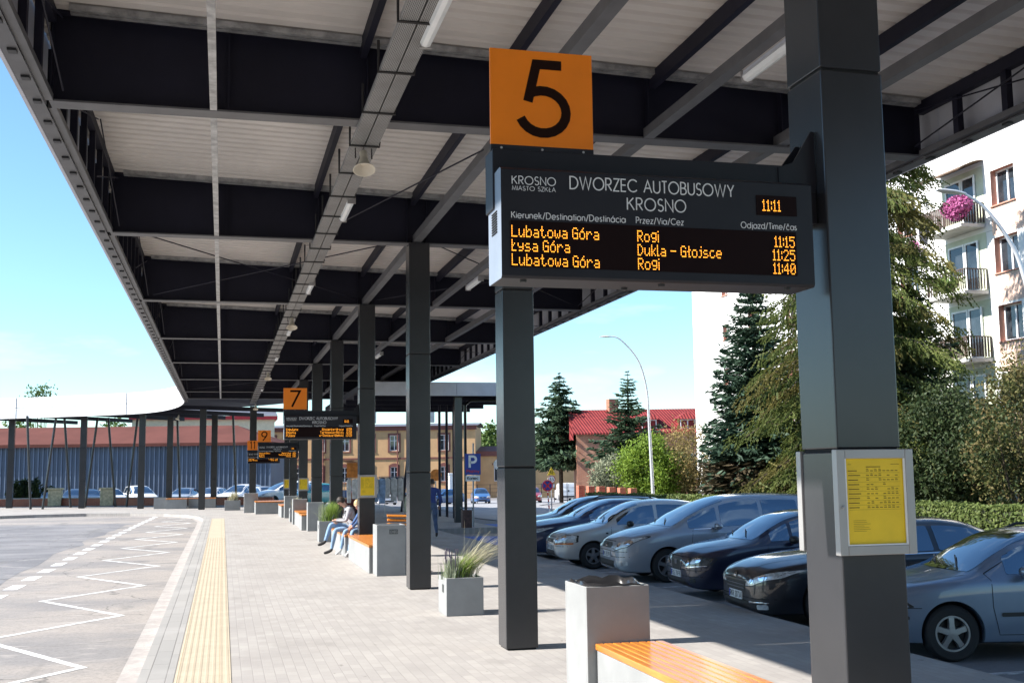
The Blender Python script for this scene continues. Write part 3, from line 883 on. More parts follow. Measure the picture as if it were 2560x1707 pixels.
for x, y in ((1.44, 64.9), (-1.31, 67.6), (-4.9, 71.8), (-8.6, 75.2), (-0.7, 73.6), (-3.45, 75.6), (-13.4, 79.0)):
    pillar(x, x + 0.37, y - 0.18, y + 0.18, 5.72)
for x, y, dx in ((-11.36, 75.2, -0.4), (-10.62, 74.8, 0.6), (-9.34, 77.5, -0.55), (-6.64, 77.6, -0.6), (-8.41, 76.9, 0.6), (-5.94, 77.2, 0.55), (-2.6, 76.4, -0.3), (0.9, 75.0, -0.3)):
    MB().tube([(x, y, 0.0), (x + dx, y + 0.1, 5.72)], 0.075, 10).build('leaning_strut', M['steel'], canopy, smooth=True)

# lower canopy at the rear corner
rear = thing('corner_canopy', 'flat grey canopy on a slim steel post behind the second pillar', 'canopy', (9.1, 44.1, 0))
m = MB()
for x0, x1 in ((5.0, 8.85), (8.86, 11.95)):
    m.box(x0, x1, 43.5, 43.56, 4.93, 5.46)
m.build('fascia', M['fascia_grey'], rear)
MB().box(5.0, 11.9, 43.57, 58, 5.1, 5.3).build('roof', M['steel_dk'], rear)
for y in (46, 49, 52, 55):
    MB().box(5.1, 11.85, y - 0.06, y + 0.06, 4.9, 5.09).build('beam', M['steel_dk'], rear)
MB().box(8.86, 9.16, 43.95, 44.25, 0, 4.92).build('post', M['steel'], rear, bevel=0.01)
MB().tube([(9.35, 44.3, 0.1), (9.35, 44.3, 4.6), (9.6, 44.4, 4.8), (11.4, 45, 4.85)], 0.06, 8).build('downpipe', M['steel'], rear, smooth=True)
for x in (9.45, 9.78, 10.1):
    MB().tube([(x, 50.4, -0.2), (x, 50.4, 5.08)], 0.06, 8).build('thin_post', M['steel_dk'], rear, smooth=True)
MB().tube([(8.75, 57.0, 0), (9.35, 57.0, 5.08)], 0.08, 8).build('thin_post', M['steel_dk'], rear, smooth=True)

# ---------------------------------------------------------------- things hung from the canopy
def traymat():
    m, nt, b = _mat('perforated_tray')
    v = objvec(nt, rot=(0, 0, R(90)))
    t = nt.nodes.new("ShaderNodeTexBrick")
    for k, x in (('Scale', 1.0), ('Brick Width', 0.05), ('Row Height', 0.016), ('Mortar Size', 0.0045)):
        t.inputs[k].default_value = x
    t.inputs['Color1'].default_value = (0.02, 0.02, 0.02, 1)
    t.inputs['Color2'].default_value = (0.035, 0.033, 0.03, 1)
    t.inputs['Mortar'].default_value = (0.27, 0.27, 0.265, 1)
    nt.links.new(v, t.inputs['Vector'])
    o = noise_mix(nt, t.outputs['Color'], (0.12, 0.115, 0.11), 2.0, lo=0.45, hi=0.75, vec=v)
    nt.links.new(o, b.inputs['Base Color'])
    b.inputs['Roughness'].default_value = 0.45
    return m
M['tray'] = traymat()
tray = thing('cable_tray', 'twin perforated grey cable tray running along under the canopy beams', 'cable tray', (1.61, 30.0, 5.9))
for dx in (-0.083, 0.083):
    m = MB()
    m.box(1.61 + dx - 0.078, 1.61 + dx + 0.078, -3.5, 66, 5.935, 5.94)
    for s in (-1, 1):
        m.box(1.61 + dx + s * 0.0755 - 0.0025, 1.61 + dx + s * 0.0755 + 0.0025, -3.5, 66, 5.9402, 5.99)
    m.build('tray_channel', M['tray'], tray)
for i in range(46):
    y = 6.9 + 1.3 * i
    m = MB()
    m.tube([(1.43, y, 6.25), (1.43, y, 5.925), (1.79, y, 5.925), (1.79, y, 5.99)], 0.016, 5)
    m.build('tray_hanger', M['black'], tray)
def tube_light(x, y, z, label):
    t = thing('tube_light', label, 'light fitting', (x, y, z), group='tube lights along the canopy')
    m = MB().box(x - 0.045, x + 0.045, y - 0.64, y + 0.64, z + 0.045, z + 0.085)
    m.build('fitting_body', M['fascia_grey'], t)
    m = MB()
    pr = [(-0.05, 0.044), (-0.058, 0.02), (-0.04, -0.02), (0.0, -0.032), (0.04, -0.02), (0.058, 0.02), (0.05, 0.044)]
    m.prism([(a, b) for a, b in pr], (x, y - 0.62, z), (1, 0, 0), (0, 0, 1), (0, 1.24, 0))
    m.build('diffuser', M['diffuser'], t, bevel=0.004)
    m = MB()
    for s in (-1, 1):
        m.box(x - 0.06, x + 0.06, y + s * 0.63 - 0.012, y + s * 0.63 + 0.012, z - 0.036, z + 0.09)
    m.build('end_cap', M['alu'], t)
    return t
for i, y in enumerate((9.35, 16.85, 24.3, 32.1, 39.6, 47.0, 54.6)):
    nth = ('beside the cable tray, above the number 5 sign', 'on the tray beyond the nearest loudspeaker', 'on the tray just before the second loudspeaker', 'on the tray just past the second loudspeaker', 'on the tray above the number 7 sign', 'on the tray beyond the third loudspeaker', 'farthest along the cable tray')[i]
    tube_light(1.76, y, 5.92, 'white tube light ' + nth)
for i, y in enumerate((9.6, 23.2, 30.6, 38.4)):
    nth = ('beside the big near pillar', 'below the left corner of the departure board', 'beside the third pillar', 'farthest')[i]
    tube_light(5.12, y, 5.93, 'white tube light on the right hand channel, ' + nth)
def horn(x, y, z, label, yaw=0.0):
    t = thing('horn_loudspeaker', label, 'loudspeaker', (x, y, z), yaw, group='horn loudspeakers under the canopy')
    rot = Matrix.Rotation(R(158), 4, 'X') @ Matrix.Scale(0.8, 4)
    m = MB().lathe([(0.0, 0.005), (0.06, 0.0), (0.075, 0.04), (0.085, 0.09), (0.115, 0.15), (0.165, 0.20), (0.172, 0.215), (0.16, 0.215), (0.10, 0.15), (0.05, 0.10), (0.0, 0.1)], 28, rot)
    m.build('horn_bell', M['cream_horn'], t, smooth=True, world=False)
    m = MB().lathe([(0.0, -0.13), (0.05, -0.13), (0.06, -0.11), (0.06, -0.005), (0.0, -0.005)], 20, rot)
    m.build('driver', M['cream_horn'], t, smooth=True, world=False)
    m = MB()
    m.tube([(-0.1, 0, 0), (-0.1, 0.03, 0.16), (0.1, 0.03, 0.16), (0.1, 0, 0)], 0.009, 6)
    m.tube([(0, 0.03, 0.16), (0, 0.03, 0.26)], 0.012, 6)
    m.build('bracket', M['black'], t, world=False)
    return t
horn(1.61, 13.5, 5.80, 'cream horn loudspeaker nearest, left of the number 5 sign')
horn(1.64, 28.9, 5.80, 'cream horn loudspeaker second along the cable tray')
horn(1.66, 44.9, 5.80, 'cream horn loudspeaker third along the cable tray')
horn(1.7, 63.6, 5.65, 'cream horn loudspeaker at the far end of the tray above the slim pillar')
horn(-2.6, 70.4, 5.42, 'small pale loudspeaker under the curved far wing', R(-60))

# ---------------------------------------------------------------- departure boards and bay numbers
ROWS = {'5': [('Lubatowa G\u00f3ra', 'Rogi', '11:15'), ('\u0141ysa G\u00f3ra', 'Dukla - G\u0142ojsce', '11:25'), ('Lubatowa G\u00f3ra', 'Rogi', '11:40')],
        '7': [('Kobylany', 'G\u0142owienka-Wroca', '11:50'), ('Bzianka', 'Targowiska-Milcza', '11:50'), ('Pu\u0142awy', 'w-Sieniawa-G\u0142eboki', '12:20')],
        '9': [('Warzyce', 'Jedlicze', '11:30'), ('Jas\u0142o-Krosno', 'Tarnowiec-Jas\u0142o', '11:55'), ('Korczyna', 'Odrzykon', '12:05')],
        '11': [('Iwonicz Zdr\u00f3j', 'Miejsce', '11:45'), ('Rymanow', 'Klimk\u00f3wka', '12:10'), ('Sanok', 'Besko', '12:15')]}
for k in '9', '11':
    ROWS[k] = [('Rymanow Zdr\u00f3j', 'Besko-Sanok', '11:30'), ('Krosno', 'Targowiska-Dukla', '11:55'), ('Miejsce', 'Gorlice', '12:10')] if k == '9' else [('Tarnowiec', 'Kobylany', '11:45'), ('Gorlice-Bzianka', 'Dukla', '12:15')]
LED.update({'J': '2040413F01', 'C': '3E41414122', 'Z': '6151494543'})
def departure_board(yp, num, label, nlabel, full=True):
    """yp: y of the carrying pillar's front face; board hangs off the pillar's left side"""
    d = yp - 5.303
    t = thing('departure_board', label, 'departure board', (3.09, yp, 2.93), group='departure boards on the pillars')
    y0, y1 = 5.27 + d, 5.54 + d
    x0, x1, z0, z1 = 1.30, 2.985, 2.93, 3.485
    m = MB()
    m.mi = 0
    # housing with a sloping top edge and rounded front
    pr = [(0.0, z0 + 0.012), (0.012, z0), (0.262, z0), (0.27, z0 + 0.01), (0.27, z1 - 0.05), (0.235, z1 - 0.01), (0.02, z1), (0.0, z1 - 0.012)]
    o = Vector((x0, y0, 0))
    n = len(pr)
    a = [(x0, y0 + p, z) for p, z in pr]
    b = [(x1, y0 + p, z) for p, z in pr]
    m.add(a + b, [(i, n + i, n + (i + 1) % n, (i + 1) % n) for i in range(n)])
    m.mi = 1
    m.add(a, [tuple(range(n))])
    m.add(b, [tuple(range(n - 1, -1, -1))])
    m.build('housing', [M['board'], M['board_side']], t, bevel=0.003)
    m = MB()
    for i in range(9):
        m.box(x0 - 0.004, x0 - 0.0005, y0 + 0.08, y0 + 0.19, 3.17 + i * 0.013, 3.176 + i * 0.013)
    m.build('vent', M['joint'], t)
    m = MB()
    m.box(1.29, PX0 - 0.003, 5.40 + d, 5.56 + d, 3.3, 3.61)
    m.build('support_arm', M['board'], t, bevel=0.004)
    m = MB()
    m.prism([(0, 0), (0.0, 0.335), (-0.02, 0.335), (-0.13, 0.16), (-0.22, 0.125), (-0.22, 0.0)], (PX0 - 0.004, 5.405 + d - 0.012, 3.47), (1, 0, 0), (0, 0, 1), (0, 0.01, 0))
    m.prism([(0, 0), (0.0, 0.30), (-0.02, 0.30), (-0.13, 0.16), (-0.2, 0.125), (-0.2, 0.0)], (PX0 - 0.004, 5.55 + d + 0.012, 3.47), (1, 0, 0), (0, 0, 1), (0, 0.01, 0))
    m.build('gusset', M['board'], t)
    m = MB().box(1.345, 2.885, y0 - 0.004, y0 + 0.004, 2.985, 3.215)
    disp = m.build('display_panel', M['led_bg'], t)
    m = MB().box(2.665, 2.895, y0 - 0.004, y0 + 0.004, 3.30, 3.405)
    m.build('clock_panel', M['led_bg'], t)
    m = MB()
    yl = y0 - 0.0055
    dx, dz = 0.0061, 0.0086
    for r, row in enumerate(ROWS[num]):
        z = 3.137 - 0.0705 * r - 0.001
        led_text(m, row[0], 1.352, z, yl, dx, dz)
        if num == '5':
            led_text(m, row[1], 2.005, z, yl, dx, dz)
        else:
            led_text(m, row[1], 2.68, z, yl, dx, dz, right=True)
        led_text(m, row[2], 2.877, z, yl, dx, dz, right=True)
    m.build('departures_text', M['led'], t)
    m = MB()
    led_text(m, '11:11', 2.70, 3.325, yl, 0.0062, 0.0088)
    m.build('clock_text', M['led'], t)
    ux, uz = (1, 0, 0), (0, 0, 1)
    m = MB()
    yt = y0 - 0.0015
    m = MB()
    stroke_text(m, 'KROSNO', (1.357, yt, 3.398), ux, uz, 0.040, 0.0048, 0.222)
    m.build('lettering', M['text'], t)
    m = MB()
    stroke_text(m, 'MIASTO SZK\u0141A', (1.357, yt, 3.367), ux, uz, 0.021, 0.0028, 0.222)
    m.build('lettering', M['text'], t)
    m = MB()
    stroke_text(m, 'DWORZEC AUTOBUSOWY', (1.655, yt, 3.388), ux, uz, 0.062, 0.0066, 0.885, gap=0.2)
    m.build('lettering', M['text'], t)
    m = MB()
    stroke_text(m, 'KROSNO', (1.955, yt, 3.295), ux, uz, 0.062, 0.0066, 0.315)
    m.build('lettering', M['text'], t)
    m = MB()
    stroke_text(m, 'Kierunek/Destination/Destin\u00e1cia', (1.352, yt, 3.228), ux, uz, 0.031, 0.0042, 0.59)
    m.build('lettering', M['text'], t)
    m = MB()
    stroke_text(m, 'Przez/Via/Cez', (2.0, yt, 3.228), ux, uz, 0.031, 0.0042, 0.255)
    m.build('lettering', M['text'], t)
    m = MB()
    stroke_text(m, 'Odjazd/Time/\u010das', (2.575, yt, 3.228), ux, uz, 0.031, 0.0042, 0.315)
    m.build('lettering', M['text'], t)
    m = MB()
    for x, y in ((1.42, 0.05), (2.15, 0.06), (2.85, 0.05), (2.0, 0.2)):
        m.lathe([(0.0, -0.012), (0.016, -0.012), (0.018, 0.0)], 12, Matrix.Translation((x, y0 + y, z0)))
    m.build('fixing_knob', M['black'], t)
    # bay number plate on the arm
    t2 = thing('bay_number_sign', nlabel, 'number sign', (1.55, 5.42 + d, 3.61), group='orange bay number signs')
    yb = 5.42 + d
    MB().box(1.285, 1.83, yb - 0.008, yb + 0.008, 3.637, 4.14).build('number_panel', M['orange'], t2, bevel=0.002)
    m = MB().box(1.285, 1.83, yb - 0.009, yb + 0.009, 3.603, 3.6365)
    m.build('base_strip', M['board'], t2)
    m = MB()
    for x in (1.34, 1.555, 1.775):
        m.lathe([(0.0, 0.006), (0.006, 0.004), (0.007, 0.0)], 10, Matrix.Translation((x, yb - 0.009, 3.62)) @ Matrix.Rotation(R(90), 4, 'X'))
    m.build('screw', M['alu'], t2)
    m = MB()
    if num == '11':
        stroke_text(m, '11', (1.43, yb - 0.0095, 3.70), ux, uz, 0.38, 0.045, gap=0.25)
    elif num == '5':
        stroke_text(m, '5', (1.44, yb - 0.0095, 3.70), ux, uz, 0.385, 0.05, 0.25)
    else:
        stroke_text(m, num, (1.44, yb - 0.0095, 3.70), ux, uz, 0.385, 0.046, 0.235)
    m.build('numeral', M['digit'], t2)
    for q in (t, t2):
        q.location.x += 0.0036 * (yp - 5.303) - (0.22 if num == '11' else 0)
        q.location.z += fall(yp + 0.197)
    return t
departure_board(PY[0] - 0.187, '5', 'large departure board hung on the big near pillar, listing Lubatowa', 'orange plate with the numeral 5 above the near board')
departure_board(PY[3] - 0.187, '7', 'departure board under the orange number 7, listing Kobylany', 'orange plate with the numeral 7')
departure_board(PY[6] - 0.187, '9', 'small distant departure board under the orange number 9', 'small orange plate with the numeral 9')
departure_board(PY[8] - 0.187, '11', 'farthest departure board, partly hidden, under the number 11', 'farthest orange plate with the numeral 11')

# ---------------------------------------------------------------- timetable cases
def timetable(yf, label, s=-1):
    """yf: y of the pillar face; s=-1 faces the camera, +1 the far side"""
    t = thing('timetable_case', label, 'timetable case', (3.275, yf, 1.56), group='yellow timetable cases on pillars')
    x0, x1, z0, z1 = 3.055, 3.50, 1.545, 2.085
    if s > 0:
        x0 = 3.078
    ya, yb = (yf - 0.05, yf - 0.001) if s < 0 else (yf + 0.001, yf + 0.05)
    w = 0.048
    m = MB()
    m.box(x0, x0 + w, ya, yb, z0, z1).box(x1 - w, x1, ya, yb, z0, z1)
    m.box(x0 + w, x1 - w, ya, yb, z0, z0 + w).box(x0 + w, x1 - w, ya, yb, z1 - w, z1)
    m.build('frame', M['alu'], t, bevel=0.004)
    yp = ya + 0.016 if s < 0 else yb - 0.016
    m = MB().box(x0 + w, x1 - w, min(yp, yp - s * 0.01), max(yp, yp - s * 0.01), z0 + w, z1 - w)
    m.build('paper', M['yellow'], t)
    m = MB()
    f = 0.007
    yr = ya + 0.004
    if s < 0:
        a0, a1, b0, b1 = x0 + w, x1 - w, z0 + w, z1 - w
        m.box(a0, a0 + f, yr, yr + 0.01, b0, b1).box(a1 - f, a1, yr, yr + 0.01, b0, b1).box(a0 + f, a1 - f, yr, yr + 0.01, b0, b0 + f)
        m.build('inner_bead', M['fascia'], t)
        m = MB()
        rnd = random.Random(3)
        yi = yp - 0.0008
        def ln(xa, xb, z, h=0.0022):
            m.quad((xa, yi, z), (xb, yi, z), (xb, yi, z + h), (xa, yi, z + h))
        X0 = x0 + w + 0.022
        ln(X0 + 0.105, X0 + 0.19, 1.992, 0.004)
        ln(X0, X0 + 0.02, 2.006)
        ln(X0 + 0.25, X0 + 0.30, 2.006)
        for r in range(9):
            z = 1.972 - r * 0.0235
            ln(X0, X0 + 0.045 + rnd.random() * 0.03, z, 0.0045)
            ln(X0, X0 + 0.30, z - 0.009, 0.0009)
            for c in range(8):
                if rnd.random() < 0.85:
                    ln(X0 + 0.105 + c * 0.024, X0 + 0.105 + c * 0.024 + 0.016, z, 0.004)
                    if rnd.random() < 0.5:
                        ln(X0 + 0.105 + c * 0.024, X0 + 0.105 + c * 0.024 + 0.014, z + 0.009, 0.0025)
        for r in range(7):
            ln(X0 + 0.02, X0 + 0.08 + rnd.random() * 0.05, 1.72 - r * 0.009, 0.0014)
        m.build('print', M['ink'], t)
        MB().lathe([(0.0, 0.012), (0.008, 0.01), (0.009, 0.0)], 12, Matrix.Translation((x0 + 0.026, ya, 1.79)) @ Matrix.Rotation(R(90), 4, 'X')).build('lock', M['galv'], t, smooth=True)
    t.location.x += pdx(yf)
    t.location.z += fall(yf)
    return t
timetable(PY[0] - 0.187, 'large yellow timetable case facing us on the big near pillar')
timetable(PY[0] + 0.187, 'timetable case seen edge on, on the back of the big near pillar', 1)
timetable(PY[3] - 0.187, 'yellow timetable case beside the seated young people')
timetable(PY[6] - 0.187, 'small yellow timetable case below the number 9 board')
timetable(PY[8] - 0.187, 'smallest yellow timetable case, farthest along the platform')

# ---------------------------------------------------------------- concrete street furniture
def block_bin(x, y, label, w=0.56, d=0.56, h=0.985, lid=None, bag=True, plaque=None, loc_only=False):
    t = thing('litter_bin', label, 'litter bin', (x + w / 2, y + d / 2, 0), group='white concrete litter bins')
    m = MB()
    e = 0.035
    m.box(x, x + w, y, y + e, 0.0, h).box(x, x + w, y + d - e, y + d, 0.0, h)
    m.box(x, x + e, y + e, y + d - e, 0.0, h).box(x + w - e, x + w, y + e, y + d - e, 0.0, h)
    m.box(x + e, x + w - e, y + e, y + d - e, 0.0, 0.5)
    m.build('shell', M['concrete'], t, bevel=0.006)
    if bag:
        m = MB()
        n = 28
        rnd = random.Random(int(y * 10))
        rings = []
        for k, (off, z) in enumerate(((0.10, -0.12), (0.055, -0.02), (0.035, 0.010), (0.012, 0.014), (-0.0, 0.004))):
            ring = []
            for i in range(n):
                a = 2 * PI * i / n
                c, s = math.cos(a), math.sin(a)
                q = 1 / max(abs(c), abs(s))
                hx = (w / 2 - off) * q * c
                hy = (d / 2 - off) * q * s
                ring.append((x + w / 2 + hx * (1 + rnd.uniform(-.035, .01)), y + d / 2 + hy * (1 + rnd.uniform(-.035, .01)), h + z + (rnd.uniform(-0.03, 0.03) if 0 < k < 4 else 0)))
            rings.append(ring)
        m.v = [p for r_ in rings for p in r_]
        m.f = [(i * n + k, i * n + (k + 1) % n, (i + 1) * n + (k + 1) % n, (i + 1) * n + k) for i in range(4) for k in range(n)]
        m.f.append(tuple(range(n)))
        m.m = [0] * len(m.f)
        m.build('bin_liner', M['bag'], t, smooth=60)
    if plaque:
        side, px, pz = plaque
        m = MB()
        q = MB()
        if side == 'front':
            m.box(x + px, x + px + 0.165, y - 0.006, y - 0.001, pz, pz + 0.088)
            stroke_text(q, 'OMEG', (x + px + 0.015, y - 0.0075, pz + 0.02), (1, 0, 0), (0, 0, 1), 0.05, 0.009, 0.135)
        else:
            m.box(x + w + 0.001, x + w + 0.006, y + px, y + px + 0.165, pz, pz + 0.088)
        p = m.build('plaque', M['plaque'], t)
        if q.v:
            q.build('lettering', M['concrete'], t)
    return t
def bench(x, y0, y1, label, w=0.58, h=0.52):
    t = thing('bench', label, 'bench', (x + w / 2, (y0 + y1) / 2, 0), group='white concrete benches with wooden slats')
    m = MB()
    m.box(x + 0.015, x + w - 0.015, y0 + 0.015, y1 - 0.015, 0.0, h - 0.055)
    m.build('base', M['concrete'], t, bevel=0.006)
    n = 8
    p = w / n
    m = MB()
    for i in range(n):
        m.box(x + i * p + 0.005, x + (i + 1) * p - 0.005, y0, y1, h - 0.052, h)
    m.build('slat_seat', M['wood'], t, bevel=0.006)
    m = MB()
    m.box(x + 0.02, x + w - 0.02, y0 + 0.02, y1 - 0.02, h - 0.0545, h - 0.0525)
    m.build('slat_bearer', M['joint'], t)
    return t
block_bin(3.035, 9.42, 'white concrete litter bin with black liner at the end of the near bench', w=0.575, d=0.62, h=1.0)
bench(3.10, 5.75, 9.41, 'nearest bench with glossy orange slats in front of the bin', w=0.62, h=0.525)
block_bin(2.92, 22.2, 'grey concrete bin with a small dark name plate', h=0.975, d=0.6, bag=False, plaque=('front', 0.245, 0.80))
bench(2.84, 22.86, 26.7, 'bench with orange slats behind the bin with the name plate', w=0.6, h=0.56)
bench(2.84, 27.45, 31.0, 'bench the two young people sit on', w=0.6, h=0.52)
# a tilted wooden seat panel seen above the bin
t = thing('slatted_chair', 'tilted orange slatted wooden seat behind the name plate bin', 'seat', (3.75, 24.6, 0))
m = MB()
for k in range(3):
    c = Vector((3.75, 24.6, 0.90 + k * 0.085))
    m.bar((3.46, 24.56 + k * 0.03, 0.885 + k * 0.088), (4.0, 24.62 + k * 0.03, 0.86 + k * 0.088), 0.075, 0.03, (0, -0.5, 1))
m.build('slat', M['wood'], t, bevel=0.004)
m = MB()
m.box(3.5, 3.98, 24.72, 24.8, 0.0, 0.8)
m.build('base', M['concrete'], t, bevel=0.005)
def grass_tuft(cx, cy, z, n, h, spread, lean, mat, name, parent, w=0.006, rs=0.12, seed=1, droop=0.5):
    rg = np.random.default_rng(seed)
    q = []
    for i in range(n):
        bx, by = cx + rg.normal() * rs * 0.35, cy + rg.normal() * rs * 0.35
        a = rg.uniform(0, 2 * PI)
        L = h * rg.uniform(0.55, 1.1)
        sp = spread * abs(rg.normal())
        dx, dy = math.cos(a) * sp + lean[0] * rg.uniform(.4, 1.3), math.sin(a) * sp + lean[1] * rg.uniform(.4, 1.3)
        ww = w * rg.uniform(0.6, 1.3)
        px, py, pz = bx, by, z
        S = 5
        wx, wy = math.cos(a + 1.57) * ww, math.sin(a + 1.57) * ww
        for s in range(S):
            t0, t1 = s / S, (s + 1) / S
            def P(t):
                return (bx + dx * L * t ** 1.6, by + dy * L * t ** 1.6, z + L * (t - droop * t * t * min(1, math.hypot(dx, dy))))
            p0, p1 = P(t0), P(t1)
            k0, k1 = 1 - t0 * 0.8, 1 - t1 * 0.8
            q.append(((p0[0] - wx * k0, p0[1] - wy * k0, p0[2]), (p0[0] + wx * k0, p0[1] + wy * k0, p0[2]), (p1[0] + wx * k1, p1[1] + wy * k1, p1[2]), (p1[0] - wx * k1, p1[1] - wy * k1, p1[2])))
    return leaf_mesh(name, q, mat, parent)
M['grass_g'] = leafmat('feather_grass', (0.26, 0.36, 0.07), (0.17, 0.28, 0.04), (0.36, 0.40, 0.14), 12)
M['grass_p'] = leafmat('grass_plume', (0.50, 0.46, 0.32), (0.42, 0.40, 0.26), (0.56, 0.52, 0.40), 12)
M['lavender'] = leafmat('lavender_leaf', (0.30, 0.34, 0.24), (0.22, 0.26, 0.17), (0.38, 0.40, 0.30), 12)
M['lav_flower'] = leafmat('lavender_flower', (0.16, 0.12, 0.2), (0.22, 0.18, 0.24), (0.26, 0.24, 0.22), 20, 0.1)
def planter(x, y, label, w=0.53, d=0.60, h=0.52, plants=1, seed=1):
    t = thing('planter', label, 'planter', (x + w / 2, y + d / 2, 0), group='concrete planters on the platform')
    m = MB()
    e = 0.04
    m.box(x, x + w, y, y + e, 0.0, h).box(x, x + w, y + d - e, y + d, 0.0, h)
    m.box(x, x + e, y + e, y + d - e, 0.0, h).box(x + w - e, x + w, y + e, y + d - e, 0.0, h)
    m.build('shell', M['concrete'], t, bevel=0.006)
    MB().box(x + e, x + w - e, y + e, y + d - e, 0.0, h - 0.03).build('soil', M['soil'], t)
    m = MB().box(x - 0.005, x - 0.001, y + 0.18, y + 0.30, h - 0.21, h - 0.10)
    m.build('plaque', M['plaque'], t)
    return t
pl = planter(3.04, 15.75, 'concrete planter between the second and third pillars')
g = thing('ornamental_grass', 'wind blown green feather grass with pale plumes in the near planter', 'plant', (3.3, 16.0, 0.5))
grass_tuft(3.29, 15.98, 0.49, 620, 0.40, 0.30, (0.6, 0.0), M['grass_g'], 'leaf_tuft', g, 0.0045, 0.20, 2)
grass_tuft(3.33, 16.0, 0.5, 190, 0.74, 0.24, (0.95, 0.05), M['grass_p'], 'plume', g, 0.0055, 0.22, 3, 0.35)
g = thing('lavender', 'grey green lavender with dark flower spikes in the near planter', 'plant', (3.15, 15.9, 0.5))
grass_tuft(3.15, 15.9, 0.49, 420, 0.30, 0.18, (0.02, 0.0), M['lavender'], 'stem_clump', g, 0.006, 0.14, 4)
q = []
rg = np.random.default_rng(5)
for i in range(15):
    a = rg.uniform(0, 2 * PI)
    x0, y0 = 3.14 + rg.normal() * 0.06, 15.9 + rg.normal() * 0.05
    zt_ = 0.49 + rg.uniform(0.26, 0.44)
    for k in range(7):
        z = zt_ - k * 0.016
        s = 0.009
        q.append(((x0 - s, y0, z - s), (x0 + s, y0, z - s), (x0 + s, y0 + s, z + s), (x0 - s, y0 - s, z + s)))
    q.append(((x0 - 0.002, y0, 0.55), (x0 + 0.002, y0, 0.55), (x0 + 0.002, y0, zt_), (x0 - 0.002, y0, zt_)))
leaf_mesh('flower_spike', q, M['lav_flower'], g)
planter(2.74, 33.6, 'concrete planter behind the seated man', h=0.6)
g = thing('ornamental_grass', 'pale green grass tuft in the planter behind the seated man', 'plant', (3.0, 33.9, 0.6))
grass_tuft(3.05, 33.9, 0.57, 700, 0.62, 0.32, (0.2, 0.0), M['grass_g'], 'leaf_tuft', g, 0.006, 0.25, 6)
grass_tuft(2.9, 33.9, 0.57, 200, 0.55, 0.42, (-0.05, 0.0), M['lavender'], 'side_blade', g, 0.006, 0.2, 7)
block_bin(2.88, 40.1, 'pale bin before the sixth pillar', h=0.98, bag=False)
bench(2.7, 40.75, 42.0, 'short bench between the sixth pillar and its bin', h=0.55)
bench(2.75, 42.8, 45.6, 'bench just past the sixth pillar', h=0.55)
block_bin(2.7, 45.65, 'bin at the far end of the bench past the sixth pillar', h=0.98, bag=False)
planter(2.72, 48.0, 'small planter before the seventh pillar', h=0.55)
g = thing('ornamental_grass', 'dry grass tuft in the planter before the seventh pillar', 'plant', (3.0, 48.3, 0.55))
grass_tuft(3.0, 48.3, 0.53, 250, 0.5, 0.4, (0.2, 0), M['grass_p'], 'leaf_tuft', g, 0.01, 0.25, 8)
block_bin(2.72, 52.2, 'bin before the eighth pillar', h=0.98, bag=False)
bench(2.6, 52.85, 55.8, 'bench before the eighth pillar', h=0.55)
bench(1.6, 58.0, 60.2, 'distant wide bench with a reddish slat edge past the eighth pillar', w=1.5, h=0.62)
block_bin(1.1, 60.3, 'tall distant white block behind the farthest straight bench', w=0.7, h=1.0, bag=False)
planter(0.14, 64.9, 'distant planter standing left of the slim curved row pillar', w=0.85, d=0.6, h=0.55)
g = thing('ornamental_grass', 'dry yellow grass tuft in the distant planter', 'plant', (0.6, 65.2, 0.5))
grass_tuft(0.6, 65.2, 0.52, 260, 0.55, 0.45, (0.1, 0), M['grass_p'], 'leaf_tuft', g, 0.012, 0.3, 9)
block_bin(-3.9, 70.6, 'far concrete block between the curved row pillars, with a white post', w=0.75, h=0.62, bag=False)
bench(-3.2, 70.0, 72.0, 'far dark sided bench under the curved wing', w=1.2, h=0.6)
bench(-1.95, 70.5, 72.0, 'far light bench under the curved wing near the slim pillars', w=1.6, h=0.6)

# ---------------------------------------------------------------- traffic signs, lamps, bins, brick walls
M['sign_blue'] = mk('sign_blue', (0.012, 0.04, 0.30), 0.4, var=0.03)
M['sign_red'] = mk('sign_red', (0.50, 0.02, 0.03), 0.4, var=0.03)
M['sign_yellow'] = mk('sign_yellow', (0.75, 0.50, 0.02), 0.4, var=0.03)
M['sign_white'] = mk('sign_white', (0.78, 0.78, 0.78), 0.4, var=0.03)
M['pole'] = mk('galvanised_pole', (0.36, 0.37, 0.38), 0.45, 0.5, var=0.1)
M['lamp_pole'] = mk('lamp_pole', (0.62, 0.63, 0.65), 0.4, 0.3, var=0.06)
def disc(m, c, r, n=36, r0=0.0):
    if r0 == 0:
        m.add([(c[0] + r * math.cos(2 * PI * i / n), c[1], c[2] + r * math.sin(2 * PI * i / n)) for i in range(n)], [tuple(range(n))])
    else:
        m.add([(c[0] + q * math.cos(2 * PI * i / n), c[1], c[2] + q * math.sin(2 * PI * i / n)) for q in (r0, r) for i in range(n)], [(i, (i + 1) % n, n + (i + 1) % n, n + i) for i in range(n)])
t = thing('parking_sign', 'blue parking sign with a white plate reading Koniec on a thin post', 'road sign', (8.8, 40.4, 0))
MB().tube([(8.8, 40.4, 0), (8.82, 40.4, 3.0)], 0.03, 8).build('post', M['pole'], t, smooth=True)
MB().box(8.50, 9.08, 40.34, 40.365, 1.86, 2.62).build('sign_face', M['sign_blue'], t, bevel=0.004)
m = MB()
stroke_text(m, 'P', (8.67, 40.337, 2.12), (1, 0, 0), (0, 0, 1), 0.40, 0.085, 0.24)
m.build('letter', M['sign_white'], t)
m = MB()
stroke_text(m, 'P\u0142atny', (8.56, 40.336, 1.94), (1, 0, 0), (0, 0, 1), 0.10, 0.022, 0.46)
